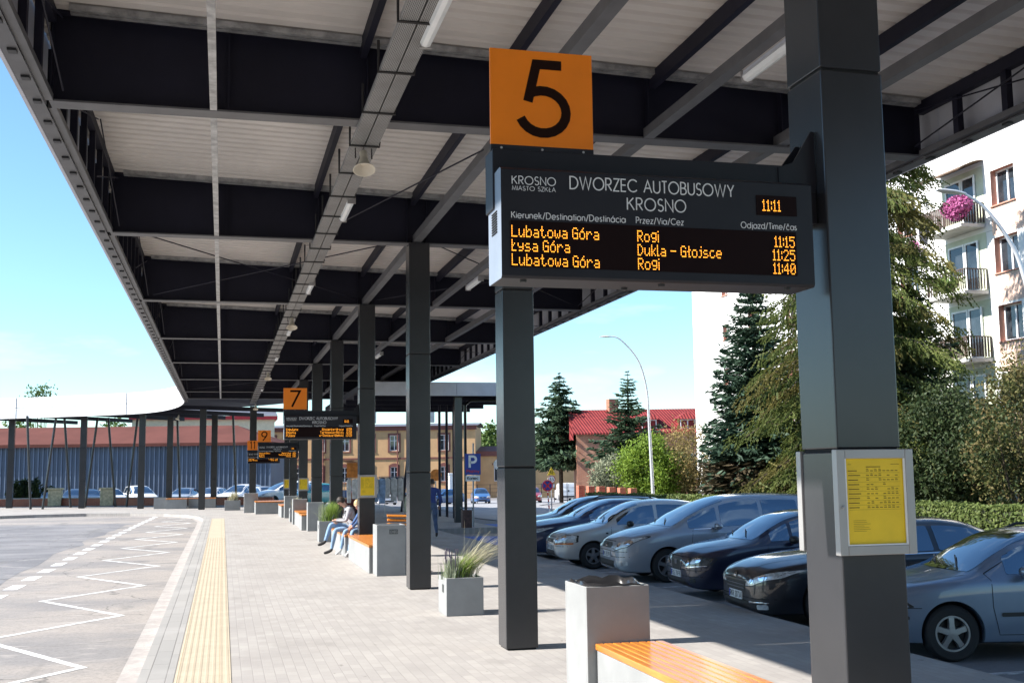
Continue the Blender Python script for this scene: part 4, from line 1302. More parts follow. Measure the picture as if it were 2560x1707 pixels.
m.build('red_word', M['sign_red'], t)
MB().box(8.52, 9.05, 40.34, 40.36, 1.63, 1.84).build('plate', M['sign_white'], t, bevel=0.003)
m = MB()
stroke_text(m, 'Koniec', (8.58, 40.337, 1.69), (1, 0, 0), (0, 0, 1), 0.10, 0.020, 0.41)
m.build('black_word', M['black'], t)
t = thing('no_stopping_sign', 'round blue and red no stopping sign on a red and white post', 'road sign', (16.75, 58.2, -0.2))
m = MB()
m.mi = 0
for k in range(8):
    m.mi = k % 2
    m.tube([(16.8 - k * 0.012, 58.2, -0.2 + k * 0.17), (16.8 - (k + 1) * 0.012, 58.2, -0.2 + (k + 1) * 0.17)], 0.035, 8)
m.build('post', [M['sign_white'], M['sign_red']], t)
c = (16.70, 58.13, 1.17)
m = MB().lathe([(0, 0.02), (0.30, 0.02), (0.30, 0.0), (0, 0.0)], 40, Matrix.Translation((c[0], c[1] + 0.03, c[2])) @ Matrix.Rotation(R(90), 4, 'X'))
m.build('sign_face', M['sign_blue'], t)
m = MB()
disc(m, (c[0], c[1] + 0.004, c[2]), 0.30, r0=0.235)
for a in (45, 135):
    dx, dz = math.cos(R(a)), math.sin(R(a))
    px, pz = -dz * 0.035, dx * 0.035
    yy = c[1] + 0.0045 - (0.0006 if a == 135 else 0)
    m.quad((c[0] - dx * .24 - px, yy, c[2] - dz * .24 - pz), (c[0] + dx * .24 - px, yy, c[2] + dz * .24 - pz), (c[0] + dx * .24 + px, yy, c[2] + dz * .24 + pz), (c[0] - dx * .24 + px, yy, c[2] - dz * .24 + pz))
m.build('red_ring', M['sign_red'], t)
t = thing('weight_limit_sign', 'yellow triangle above a white round 3.5 sign on one post', 'road sign', (17.17, 59.0, -0.2))
MB().tube([(17.17, 59.0, -0.25), (17.17, 59.0, 2.1)], 0.035, 8).build('post', M['pole'], t, smooth=True)
MB().prism([(-0.24, 0), (0.24, 0), (0, 0.43)], (17.17, 58.95, 1.72), (1, 0, 0), (0, 0, 1), (0, 0.02, 0)).build('warning_triangle', M['sign_yellow'], t)
m = MB()
stroke_text(m, '11', (17.11, 58.947, 1.80), (1, 0, 0), (0, 0, 1), 0.16, 0.035, 0.11, gap=0.3)
m.build('triangle_symbol', M['black'], t)
m = MB().lathe([(0, 0.02), (0.21, 0.02), (0.21, 0.0), (0, 0.0)], 36, Matrix.Translation((17.17, 58.97, 1.49)) @ Matrix.Rotation(R(90), 4, 'X'))
m.build('round_face', M['sign_white'], t)
m = MB()
disc(m, (17.17, 58.945, 1.49), 0.21, r0=0.175)
m.build('red_ring', M['sign_red'], t)
m = MB()
stroke_text(m, '3,5', (17.06, 58.943, 1.42), (1, 0, 0), (0, 0, 1), 0.14, 0.025, 0.22)
m.build('number', M['black'], t)
MB().box(17.02, 17.34, 58.96, 58.975, 1.06, 1.24).build('plate', M['sign_white'], t)

def bez(pts, n=20):
    P = [Vector(p) for p in pts]
    out = []
    for i in range(len(P) - 1):
        p0, p1, p2, p3 = P[max(0, i - 1)], P[i], P[i + 1], P[min(len(P) - 1, i + 2)]
        for k in range(n):
            t_ = k / n
            out.append(0.5 * ((2 * p1) + (-p0 + p2) * t_ + (2 * p0 - 5 * p1 + 4 * p2 - p3) * t_ ** 2 + (-p0 + 3 * p1 - 3 * p2 + p3) * t_ ** 3))
    out.append(P[-1])
    return out
def street_lamp(pts, head, label):
    b = Vector(pts[0])
    t = thing('street_lamp', label, 'street lamp', b)
    c = bez(pts, 8)
    n = len(c)
    MB().tube(c, [0.10 - 0.072 * (i / (n - 1)) ** 0.7 for i in range(n)], 12).build('curved_pole', M['lamp_pole'], t, smooth=True)
    MB().tube([b, b + Vector((0, 0, 0.5))], 0.13, 14).build('base_sleeve', M['lamp_pole'], t, smooth=True)
    h0, h1 = Vector(head[0]), Vector(head[1])
    m = MB()
    d = (h1 - h0)
    L = d.length
    d.normalize()
    s = d.cross(Vector((0, 0, 1))).normalized()
    u = s.cross(d)
    prof = [(0, 0.035, 0.03), (0.12, 0.07, 0.05), (0.4, 0.15, 0.065), (0.75, 0.15, 0.055), (1.0, 0.10, 0.03)]
    vs, N = [], 10
    for f, w, hh in prof:
        for k in range(N):
            a = 2 * PI * k / N
            vs.append(h0 + d * (L * f) + s * (w * math.cos(a)) + u * (hh * math.sin(a) * (1 if math.sin(a) > 0 else 0.5)))
    fs = [(i * N + k, i * N + (k + 1) % N, (i + 1) * N + (k + 1) % N, (i + 1) * N + k) for i in range(len(prof) - 1) for k in range(N)]
    fs += [tuple(range(N - 1, -1, -1)), tuple((len(prof) - 1) * N + k for k in range(N))]
    m.add(vs, fs)
    m.build('lamp_head', M['lamp_pole'], t, smooth=50)
    return t
street_lamp([(21.06, 54.0, -0.2), (20.95, 53.9, 2.2), (20.76, 53.6, 4.52), (20.63, 53.5, 6.05), (20.18, 53.42, 7.45), (19.31, 53.5, 8.46), (18.8, 53.65, 8.64)], [(18.9, 53.62, 8.62), (18.3, 53.75, 8.60)], 'tall street lamp with a curved silver pole behind the hedge')
street_lamp([(19.75, 23.8, -0.2), (19.7, 23.75, 2.5), (19.5, 23.7, 5.0), (19.06, 23.65, 6.87), (18.68, 23.65, 7.62), (18.15, 23.71, 8.32), (17.65, 23.78, 8.66)], [(17.72, 23.78, 8.64), (16.98, 23.92, 8.74)], 'street lamp at the right edge reaching across the apartment balconies')
t = thing('rusty_bin', 'square brown litter bin beside the parking sign post', 'litter bin', (8.42, 39.9, 0))
MB().box(8.28, 8.62, 39.75, 40.1, 0.0, 0.62).build('body', mk('rust_brown', (0.09, 0.042, 0.032), 0.6, var=0.3, scale=8), t, bevel=0.02)
m = MB().tube([(8.26, 39.73, 0.7), (8.64, 39.73, 0.7), (8.64, 40.12, 0.7), (8.26, 40.12, 0.7), (8.26, 39.73, 0.7)], 0.012, 6)
m.tube([(8.27, 39.74, 0.6), (8.27, 39.74, 0.7)], 0.012, 6).tube([(8.63, 39.74, 0.6), (8.63, 39.74, 0.7)], 0.012, 6)
m.build('rim_rail', M['steel'], t)
M['brick_red'] = brickmat('red_brick', (0.42, 0.115, 0.06), (0.33, 0.085, 0.05), (0.36, 0.27, 0.22), 0.24, 0.07, 0.008, stain=(0.5, 0.22, 0.13), bump=0.3, rot=(R(90), 0, 0))
M['stone_pier'] = mk('buff_stone', (0.62, 0.54, 0.36), 0.85, var=0.2, scale=5, bump=0.3, bscale=20)
M['coping'] = mk('coping_stone', (0.45, 0.43, 0.40), 0.8, var=0.15)
wall_pts = [(-24, 83.6), (-14.5, 83.0), (-11.0, 82.6), (-7.67, 81.2), (-3.6, 78.6), (0.28, 76.4), (3.2, 75.4)]
m, m2 = MB(), MB()
for a, b in zip(wall_pts[:-1], wall_pts[1:]):
    m.bar((a[0], a[1], 0.24), (b[0], b[1], 0.24), 0.3, 0.5)
    m2.bar((a[0], a[1], 0.52), (b[0], b[1], 0.52), 0.36, 0.06)
t = thing('brick_wall', 'long low red brick wall with stone coping behind the curved wing', 'wall', (-8, 80.5, 0))
m.build('brickwork', M['brick_red'], t)
m2.build('coping', M['coping'], t)
for k, (x, y) in enumerate(((-10.9, 82.3), (-7.45, 80.8))):
    t = thing('stone_pier', ('left' if k == 0 else 'right') + ' of two squat buff stone piers in the brick wall', 'pier', (x, y, 0), group='buff stone piers in the brick wall')
    MB().box(x - 0.42, x + 0.42, y - 0.42, y + 0.42, 0, 1.08).build('shaft', M['stone_pier'], t, bevel=0.03)
    MB().box(x - 0.5, x + 0.5, y - 0.5, y + 0.5, 1.085, 1.2).build('cap', M['stone_pier'], t, bevel=0.03)
t = thing('brick_fence', 'stepped row of red brick fence piers beyond the hedge', 'fence', (19.9, 59.6, -0.3))
for k in range(6):
    x, y = 18.9 + k * 0.42, 59.9 - k * 0.5
    MB().box(x, x + 0.36, y - 0.25, y + 0.2, -0.3, 1.13 - 0.03 * k).build('pier', M['brick_red'], t, bevel=0.01)

# ---------------------------------------------------------------- cars
def mono(xs, ys):
    """monotone cubic through the stations"""
    xs, ys = np.array(xs, float), np.array(ys, float)
    h = np.diff(xs)
    d = np.diff(ys) / h
    m = np.zeros(len(xs))
    m[0], m[-1] = d[0], d[-1]
    for i in range(1, len(xs) - 1):
        if d[i - 1] * d[i] <= 0:
            m[i] = 0
        else:
            w1, w2 = 2 * h[i] + h[i - 1], h[i] + 2 * h[i - 1]
            m[i] = (w1 + w2) / (w1 / d[i - 1] + w2 / d[i])
    def f(x):
        x = min(max(x, xs[0]), xs[-1])
        i = min(int(np.searchsorted(xs, x, 'right')) - 1, len(xs) - 2)
        t = (x - xs[i]) / h[i]
        return float((1 + 2 * t) * (1 - t) ** 2 * ys[i] + t * (1 - t) ** 2 * h[i] * m[i] + t * t * (3 - 2 * t) * ys[i + 1] + t * t * (t - 1) * h[i] * m[i + 1])
    return f
def prof(pairs):
    return mono([p[0] for p in pairs], [p[1] for p in pairs])
M['glass'] = mk('car_glass', (0.010, 0.014, 0.018), 0.02, var=0, spec=1.0, coat=1.0)
M['glass'].node_tree.nodes['Principled BSDF'].inputs['IOR'].default_value = 2.1
M['glass'].node_tree.nodes['Principled BSDF'].inputs['Specular Tint'].default_value = (0.55, 0.78, 1.0, 1)
M['tyre'] = mk('tyre_rubber', (0.016, 0.016, 0.017), 0.8, var=0.15)
M['rim'] = mk('alloy_rim', (0.32, 0.32, 0.33), 0.38, 0.8, var=0.1, scale=8)
M['chrome'] = mk('chrome_trim', (0.7, 0.7, 0.72), 0.12, 1.0, var=0)
M['trim'] = mk('black_trim', (0.014, 0.014, 0.015), 0.5, var=0.1)
M['head'] = mk('headlamp_lens', (0.62, 0.63, 0.64), 0.12, 0.15, var=0.3, scale=9, coat=1.0)
M['head_dk'] = mk('smoked_lamp', (0.08, 0.085, 0.09), 0.08, 0.3, var=0.5, scale=9, coat=1.0)
M['amber'] = mk('amber_lens', (0.55, 0.13, 0.02), 0.15, var=0.1, coat=1.0)
M['red_lens'] = mk('red_lens', (0.40, 0.015, 0.015), 0.15, var=0.1, coat=1.0)
M['plate'] = mk('number_plate', (0.66, 0.66, 0.66), 0.5, var=0.08)
M['plate_blue'] = mk('plate_blue', (0.02, 0.06, 0.35), 0.5, var=0)
def paint(name, col, metal=0.0, rough=0.35):
    return mk(name, col, rough, metal, var=0.04, scale=1.5, coat=1.0, spec=0.5)
NP = 26
class Body:
    def __init__(s, S):
        s.S = S
        s.top, s.belt, s.bot, s.wid, s.ft = prof(S['top']), prof(S['belt']), prof(S['bot']), prof(S['wid']), prof(S['ft'])
        s.L, s.W = S['L'], S['W']
    def drop(s, x):
        return prof(s.S['drop'])(x)
    def ring(s, x):
        w, zc, zb = s.wid(x) * s.W, s.top(x), s.bot(x)
        be = min(s.belt(x), zc - 0.02)
        wt = min(w * s.ft(x), w * 0.97)
        dr = min(s.drop(x), (zc - be) * 0.9 + 0.01)
        lo = be - 0.13 - zb
        P = [(0, zc), (wt * 0.5, zc - dr * 0.16), (wt, zc - dr), (w * 0.955, be), (w * 0.992, be - 0.09), (w, zb + lo * 0.55), (w * 0.985, zb + lo * 0.18), (w * 0.90, zb), (0, zb)]
        out = []
        for i in range(len(P) - 1):
            p0, p1, p2, p3 = P[max(0, i - 1)], P[i], P[i + 1], P[min(len(P) - 1, i + 2)]
            if i == 0:
                p0 = (-p2[0], p2[1])
            n = 1 if i == len(P) - 2 else 3
            for k in range(n):
                t = k / n
                if i == len(P) - 2:
                    q = p1
                else:
                    T = 0.75
                    m1 = ((p2[0] - p0[0]) / 2 * T, (p2[1] - p0[1]) / 2 * T)
                    m2 = ((p3[0] - p1[0]) / 2 * T, (p3[1] - p1[1]) / 2 * T)
                    a, b, c, d = (1 + 2 * t) * (1 - t) ** 2, t * (1 - t) ** 2, t * t * (3 - 2 * t), t * t * (t - 1)
                    q = (a * p1[0] + b * m1[0] + c * p2[0] + d * m2[0], a * p1[1] + b * m1[1] + c * p2[1] + d * m2[1])
                out.append(q)
        out.append(P[-1])
        return out
    def zP2(s, x):
        return s.top(x) - min(s.drop(x), (s.top(x) - min(s.belt(x), s.top(x) - 0.02)) * 0.9 + 0.01)
    def mesh(s, n=66):
        xs = sorted(set([0.0, 0.012, 0.03, 0.06, 0.1, 0.15, 0.21] + [0.21 + (s.L - 0.42) * i / n for i in range(n + 1)] + [s.L - v for v in (0.21, 0.15, 0.1, 0.06, 0.03, 0.012, 0.0)]))
        V, F = [], []
        m = None
        for x in xs:
            r = s.ring(x)
            loop = [(x, -y, z) for y, z in r] + [(x, y, z) for y, z in reversed(r[1:-1])]
            m = len(loop)
            V += loop
        for i in range(len(xs) - 1):
            for k in range(m):
                F.append((i * m + k, i * m + (k + 1) % m, (i + 1) * m + (k + 1) % m, (i + 1) * m + k))
        for i, rev in ((0, True), (len(xs) - 1, False)):
            c = len(V)
            V.append((xs[i], 0, (s.top(xs[i]) + s.bot(xs[i])) / 2))
            for k in range(m):
                a, b = i * m + k, i * m + (k + 1) % m
                F.append((a, c, b) if rev else (b, c, a))
        return V, F
def resample(poly, d):
    out = []
    n = len(poly)
    for i in range(n):
        a, b = poly[i], poly[(i + 1) % n]
        L = math.hypot(b[0] - a[0], b[1] - a[1])
        k = max(1, int(math.ceil(L / d)))
        for j in range(k):
            t = j / k
            out.append((a[0] + (b[0] - a[0]) * t, a[1] + (b[1] - a[1]) * t))
    return out
def decal(bvh, poly, axis, off=0.004, d=0.05, rings=7, mirror=False, mb=None):
    """a thin fitted panel over the body: outline poly is projected along x (front/back), y (side) or z (top)"""
    mb = mb or MB()
    poly = resample(poly, d)
    cx, cy = sum(p[0] for p in poly) / len(poly), sum(p[1] for p in poly) / len(poly)
    n = len(poly)
    cast = {'front': (lambda p: Vector((-2, p[0], p[1])), Vector((1, 0, 0))), 'back': (lambda p: Vector((9, p[0], p[1])), Vector((-1, 0, 0))),
            'left': (lambda p: Vector((p[0], -3, p[1])), Vector((0, 1, 0))), 'right': (lambda p: Vector((p[0], 3, p[1])), Vector((0, -1, 0))), 'top': (lambda p: Vector((p[0], p[1], 5)), Vector((0, 0, -1)))}[axis]
    pts = []
    for r in range(rings + 1):
        f = r / rings
        for p in (poly if r else [(cx, cy)]):
            q = (cx + (p[0] - cx) * f, cy + (p[1] - cy) * f)
            h = bvh.ray_cast(cast[0](q), cast[1])
            if h[0] is None:
                pts.append(None)
            else:
                nn = h[1] if h[1].dot(cast[1]) < 0 else -h[1]
                pts.append(h[0] + nn * off)
    def idx(r, k):
        return 0 if r == 0 else 1 + (r - 1) * n + k % n
    vs = [p if p is not None else Vector((0, 0, 0)) for p in pts]
    fs = []
    for r in range(rings):
        for k in range(n):
            ids = (idx(r, k), idx(r + 1, k), idx(r + 1, k + 1)) if r == 0 else (idx(r, k), idx(r + 1, k), idx(r + 1, k + 1), idx(r, k + 1))
            if all(pts[i] is not None for i in ids):
                fs.append(ids)
    mb.add(vs, fs)
    return mb
def seam(bvh, pts, axis, w=0.007, off=0.0025, mb=None, d=0.05):
    """a fine dark line that follows the body"""
    mb = mb or MB()
    P = []
    for a, b in zip(pts[:-1], pts[1:]):
        k = max(1, int(math.hypot(b[0] - a[0], b[1] - a[1]) / d))
        P += [(a[0] + (b[0] - a[0]) * j / k, a[1] + (b[1] - a[1]) * j / k) for j in range(k)]
    P.append(pts[-1])
    L, Rr = [], []
    for i, p in enumerate(P):
        q0, q1 = P[max(0, i - 1)], P[min(len(P) - 1, i + 1)]
        dx, dy = q1[0] - q0[0], q1[1] - q0[1]
        l = math.hypot(dx, dy) or 1
        for lst, s in ((L, 1), (Rr, -1)):
            q = (p[0] - dy / l * w / 2 * s, p[1] + dx / l * w / 2 * s)
            o, dr = {'left': (Vector((q[0], -3, q[1])), Vector((0, 1, 0))), 'right': (Vector((q[0], 3, q[1])), Vector((0, -1, 0))), 'top': (Vector((q[0], q[1], 5)), Vector((0, 0, -1))), 'front': (Vector((-2, q[0], q[1])), Vector((1, 0, 0)))}[axis]
            h = bvh.ray_cast(o, dr)
            if h[0] is None:
                lst.append(None)
            else:
                nn = h[1] if h[1].dot(dr) < 0 else -h[1]
                lst.append(h[0] + nn * off)
    for i in range(len(P) - 1):
        if None not in (L[i], L[i + 1], Rr[i], Rr[i + 1]):
            mb.add([L[i], L[i + 1], Rr[i + 1], Rr[i]], [(0, 1, 2, 3)])
    return mb
def rnd_poly(poly, r=0.03, n=3):
    """rounds the corners of an outline"""
    out = []
    N = len(poly)
    for i in range(N):
        p0, p, p1 = Vector(poly[i - 1]), Vector(poly[i]), Vector(poly[(i + 1) % N])
        a, b = (p0 - p), (p1 - p)
        ra, rb = min(r, a.length * 0.45), min(r, b.length * 0.45)
        A, B = p + a.normalized() * ra, p + b.normalized() * rb
        for k in range(n + 1):
            t = k / n
            q = A * (1 - t) ** 2 + p * (2 * t * (1 - t)) + B * t * t
            out.append((q.x, q.y))
    return out
def wheel(parent, x, y, r, side, rim_r, mat_rim, spokes=5, width=0.19):
    """side -1: outer face to -y"""
    w = bpy.data.objects.new('wheel', None)
    w.empty_display_size = 0.1
    COL.objects.link(w)
    w.parent = parent
    w.location = (x, y, r)
    rot = Matrix.Rotation(R(90), 4, 'X') if side < 0 else Matrix.Rotation(R(-90), 4, 'X')
    h = width
    pr = [(rim_r, 0.0), (rim_r + 0.012, 0.012), (r - 0.035, 0.016), (r - 0.008, -0.008), (r, -0.03), (r, -h + 0.03), (r - 0.02, -h), (rim_r, -h)]
    MB().lathe(pr, 40, rot).build('tyre', M['tyre'], w, smooth=35, world=False)
    m = MB()
    m.mi = 1
    m.lathe([(0.0, -0.075), (rim_r, -0.075)], 32, rot)
    m.mi = 0
    m.lathe([(rim_r, -0.07), (rim_r, 0.004), (rim_r - 0.022, 0.004), (rim_r - 0.03, -0.07)], 36, rot)
    m.lathe([(0.0, 0.0), (0.05, -0.002), (0.062, -0.02), (0.062, -0.07)], 20, rot)
    for k in range(spokes):
        a = 2 * PI * k / spokes + 0.33
        c, s = math.cos(a), math.sin(a)
        vs = []
        for rr, ww, zz_ in ((0.04, 0.042, -0.004), (rim_r * 0.55, 0.034, -0.006), (rim_r - 0.015, 0.04, -0.012)):
            for sg in (-1, 1):
                for dz in (0, -0.03):
                    vs.append(rot @ Vector((c * rr - s * ww * sg * (0.8 if dz == 0 else 1.1), s * rr + c * ww * sg * (0.8 if dz == 0 else 1.1), zz_ + dz)))
        m.add(vs, [(0, 2, 6, 4), (4, 6, 10, 8), (0, 4, 5, 1), (4, 8, 9, 5), (2, 3, 7, 6), (6, 7, 11, 10), (8, 10, 11, 9), (0, 1, 3, 2)])
    m.build('rim', [mat_rim, M['black']], w, smooth=35, world=False)
    return w
def car(name, label, S, mat, loc, rz, plate=None, group=None, low=False):
    t = thing(name, label, 'van' if 'van' in name else 'car', (0, 0, 0), 0.0, group)
    B = Body(S)
    V, F = B.mesh(48 if low else 66)
    bvh = BVHTree.FromPolygons([Vector(v) for v in V], F)
    me = bpy.data.meshes.new('body')
    me.from_pydata(V, [], F)
    me.materials.append(mat)
    me.materials.append(M['black'])
    body = bpy.data.objects.new('body', me)
    COL.objects.link(body)
    xf, xr, r = S['xf'], S['xr'], S['r']
    cuts = []
    for x in (xf, xr):
        for s in (-1, 1):
            m = MB()
            RR = r * 1.13
            m.lathe([(0.0, -0.36), (RR, -0.36), (RR, 0.25), (0.0, 0.25)], 48, Matrix.Translation((x, s * B.W, r * 1.02)) @ Matrix.Rotation(R(90), 4, 'X') @ Matrix.Scale(s * -1, 4, (0, 0, 1)))
            bmx = bmesh.new()
            c = m.build('cut', M['black'])
            bmx.from_mesh(c.data)
            bmesh.ops.remove_doubles(bmx, verts=bmx.verts, dist=1e-5)
            bmesh.ops.recalc_face_normals(bmx, faces=bmx.faces)
            bmx.to_mesh(c.data)
            bmx.free()
            cuts.append(c)
            md = body.modifiers.new('cut', 'BOOLEAN')
            md.operation = 'DIFFERENCE'
            md.solver = 'EXACT'
            md.object = c
    bmx = bmesh.new()
    bmx.from_mesh(me)
    bmesh.ops.recalc_face_normals(bmx, faces=bmx.faces)
    bmx.to_mesh(me)
    bmx.free()
    dg = bpy.context.evaluated_depsgraph_get()
    new = bpy.data.meshes.new_from_object(body.evaluated_get(dg))
    body.modifiers.clear()
    body.data = new
    for c in cuts:
        bpy.data.objects.remove(c, do_unlink=True)
    new.materials.clear()
    new.materials.append(mat)
    new.materials.append(M['black'])
    for p in new.polygons:
        c = p.center
        inn = False
        for x in (xf, xr):
            if math.hypot(c.x - x, c.z - r * 1.02) < r * 1.13 - 0.001 and abs(c.y) < B.W - 0.004 and abs(c.y) > B.W - 0.40:
                inn = True
        p.material_index = 1 if (inn or c.z < 0.2 and abs(p.normal.z) > 0.8) else 0
        p.use_smooth = True
    new.set_sharp_from_angle(angle=R(38))
    body.parent = t
    # glass
    def bld(m, nm, mt, par=t, sm=40):
        if m.f:
            return m.build(nm, mt, par, smooth=sm, world=False)
    xb, xt = S['ws']
    def topglass(x0, x1, bow, nm):
        pl = []
        N = 10
        lf = lambda x: min(B.wid(x) * B.W * B.ft(x), B.wid(x) * B.W * 0.97) * 0.945
        for i in range(N + 1):
            x = x0 + (x1 - x0) * i / N
            pl.append((x, lf(x)))
        for i in range(1, N):
            f = 1 - 2 * i / N
            pl.append((x1 - bow * 0.3 * (1 - f * f), lf(x1) * f))
        for i in range(N, -1, -1):
            x = x0 + (x1 - x0) * i / N
            pl.append((x, -lf(x)))
        for i in range(1, N):
            f = -1 + 2 * i / N
            pl.append((x0 - bow * (1 - f * f), lf(x0) * f))
        bld(decal(bvh, rnd_poly(pl, 0.02, 2), 'top', 0.004, 0.07, 6 if low else 9), nm, M['glass'])
    topglass(xb, xt, S.get('bow', 0.10), 'windscreen')
    if 'rs' in S:
        topglass(S['rs'][0], S['rs'][1], 0.0, 'rear_window')
    for side in ('left', 'right'):
        sg = -1 if side == 'left' else 1
        for (x0, x1) in S['win']:
            N = 12
            up, dn = [], []
            for i in range(N + 1):
                x = x0 + (x1 - x0) * i / N
                zt_, zb_ = B.zP2(x) - 0.035, B.belt(x) + 0.035
                if zt_ - zb_ > 0.015:
                    up.append((x, zt_))
                    dn.append((x, zb_))
            if len(up) > 2:
                bld(decal(bvh, rnd_poly(dn + up[::-1], 0.025, 2), side, 0.004, 0.06, 5 if low else 7), 'side_window', M['glass'])
        if not low:
            m = MB()
            for ln in S.get('seams', []):
                seam(bvh, ln, side, mb=m)
            bld(m, 'door_seam', M['joint'])
            for (x, z) in S.get('handles', []):
                bld(decal(bvh, rnd_poly([(x, z), (x + 0.17, z + 0.005), (x + 0.17, z + 0.04), (x, z + 0.035)], 0.015), side, 0.02, 0.03, 3), 'door_handle', S.get('handle_mat', M['trim']))
            if 'mould' in S:
                for (a, b, z0, z1) in S['mould']:
                    bld(decal(bvh, rnd_poly([(a, z0), (b, z0 + 0.01), (b, z1 + 0.01), (a, z1)], 0.015), side, 0.010, 0.06, 3), 'side_moulding', M['trim'])
        # mirror
        if not low:
            mx_, mz = S['mirror']
            wy = B.wid(mx_) * B.W
            m = MB()
            N, K = 12, 7
            for i in range(K):
                f = i / (K - 1)
                a = PI * f
                for k in range(N):
                    b = 2 * PI * k / N
                    rr = math.sin(a) ** 0.6 if 0 < f < 1 else 0.0
                    m.v.append((mx_ - 0.075 * math.cos(a), sg * (wy + 0.10 + 0.105 * rr * math.cos(b)), mz + 0.07 * rr * math.sin(b)))
            m.f = [(i * N + k, i * N + (k + 1) % N, (i + 1) * N + (k + 1) % N, (i + 1) * N + k) for i in range(K - 1) for k in range(N)]
            m.m = [0] * len(m.f)
            m.bar((mx_ + 0.03, sg * (wy - 0.09), mz - 0.06), (mx_ + 0.01, sg * (wy + 0.05), mz - 0.04), 0.05, 0.04)
            bld(m, 'door_mirror', S.get('mirror_mat', M['trim']), sm=60)
    for nm, mk_, ax, poly, off in S.get('decals', []):
        both = [(1, poly)] if ax != 'front2' else [(1, poly), (-1, [(-a, b) for a, b in poly])]
        for sg, pl in both:
            if nm == 'headlight' and not low:
                cx = sum(p[0] for p in pl) / len(pl)
                cz = sum(p[1] for p in pl) / len(pl)
                bld(decal(bvh, rnd_poly([(cx + (a - cx) * 1.07, cz + (b - cz) * 1.16) for a, b in pl], 0.02), 'front', 0.003, 0.04, 5), 'headlight_housing', M['trim'])
                for q in (-0.07, 0.08):
                    cq = cx + q * sg
                    bld(decal(bvh, [(cq + 0.045 * math.cos(2 * PI * k / 14), cz + q * 0.35 + 0.04 * math.sin(2 * PI * k / 14)) for k in range(14)], 'front', 0.011, 0.03, 3), 'lamp_reflector', M['chrome'])
            bld(decal(bvh, rnd_poly(pl, 0.018), 'front' if ax == 'front2' else ax, off, 0.04, 5), nm, M[mk_] if isinstance(mk_, str) else mk_)
    if not low:
        m = MB()
        for ln in S.get('hood_seams', []):
            seam(bvh, ln, 'top', mb=m)
            seam(bvh, [(a, -b) for a, b in ln], 'top', mb=m)
        for zz_, wy in S.get('front_seams', []):
            seam(bvh, [(-wy, zz_), (wy, zz_)], 'front', w=0.010, mb=m)
        bld(m, 'bonnet_seam', M['joint'])
        if S.get('rails'):
            for sg in (-1, 1):
                pts = []
                for i in range(9):
                    x = S['rails'][0] + (S['rails'][1] - S['rails'][0]) * i / 8
                    pts.append((x, sg * B.wid(x) * B.W * B.ft(x) * 0.93, B.zP2(x) + (0.075 if 0 < i < 8 else 0.0)))
                m = MB().tube(pts, 0.018, 6)
                bld(m, 'roof_rail', M['trim'])
        m = MB()
        for y0 in (-0.45, 0.2):
            a = bvh.ray_cast(Vector((xb - 0.02, y0, 5)), Vector((0, 0, -1)))[0]
            b = bvh.ray_cast(Vector((xb + 0.14, y0 + 0.42, 5)), Vector((0, 0, -1)))[0]
            if a and b:
                m.tube([a + Vector((0, 0, 0.02)), b + Vector((0, 0, 0.025))], 0.009, 6)
        bld(m, 'wiper', M['black'])
    if plate:
        px, pz = plate[1], plate[2]
        m = MB().box(px - 0.012, px + 0.02, -0.26, 0.26, pz - 0.057, pz + 0.057)
        p = m.build('number_plate', M['plate'], t, world=False)
        m = MB()
        stroke_text(m, plate[0], (px - 0.0135, 0.205, pz - 0.037), (0, -1, 0), (0, 0, 1), 0.075, 0.013, 0.44, gap=0.28, nrm=(-1, 0, 0))
        m.build('plate_text', M['black'], p, world=False)
        m = MB().box(px - 0.0135, px - 0.0122, 0.217, 0.256, pz - 0.05, pz + 0.05)
        m.build('country_band', M['plate_blue'], p, world=False)
    for x in (xf, xr):
        for s in (-1, 1):
            wheel(t, x, s * (B.W - 0.045), r, s, S['rim'], S.get('rim_mat', M['rim']), S.get('spokes', 5))
    t.location = loc
    t.rotation_euler = (0, 0, rz)
    return t
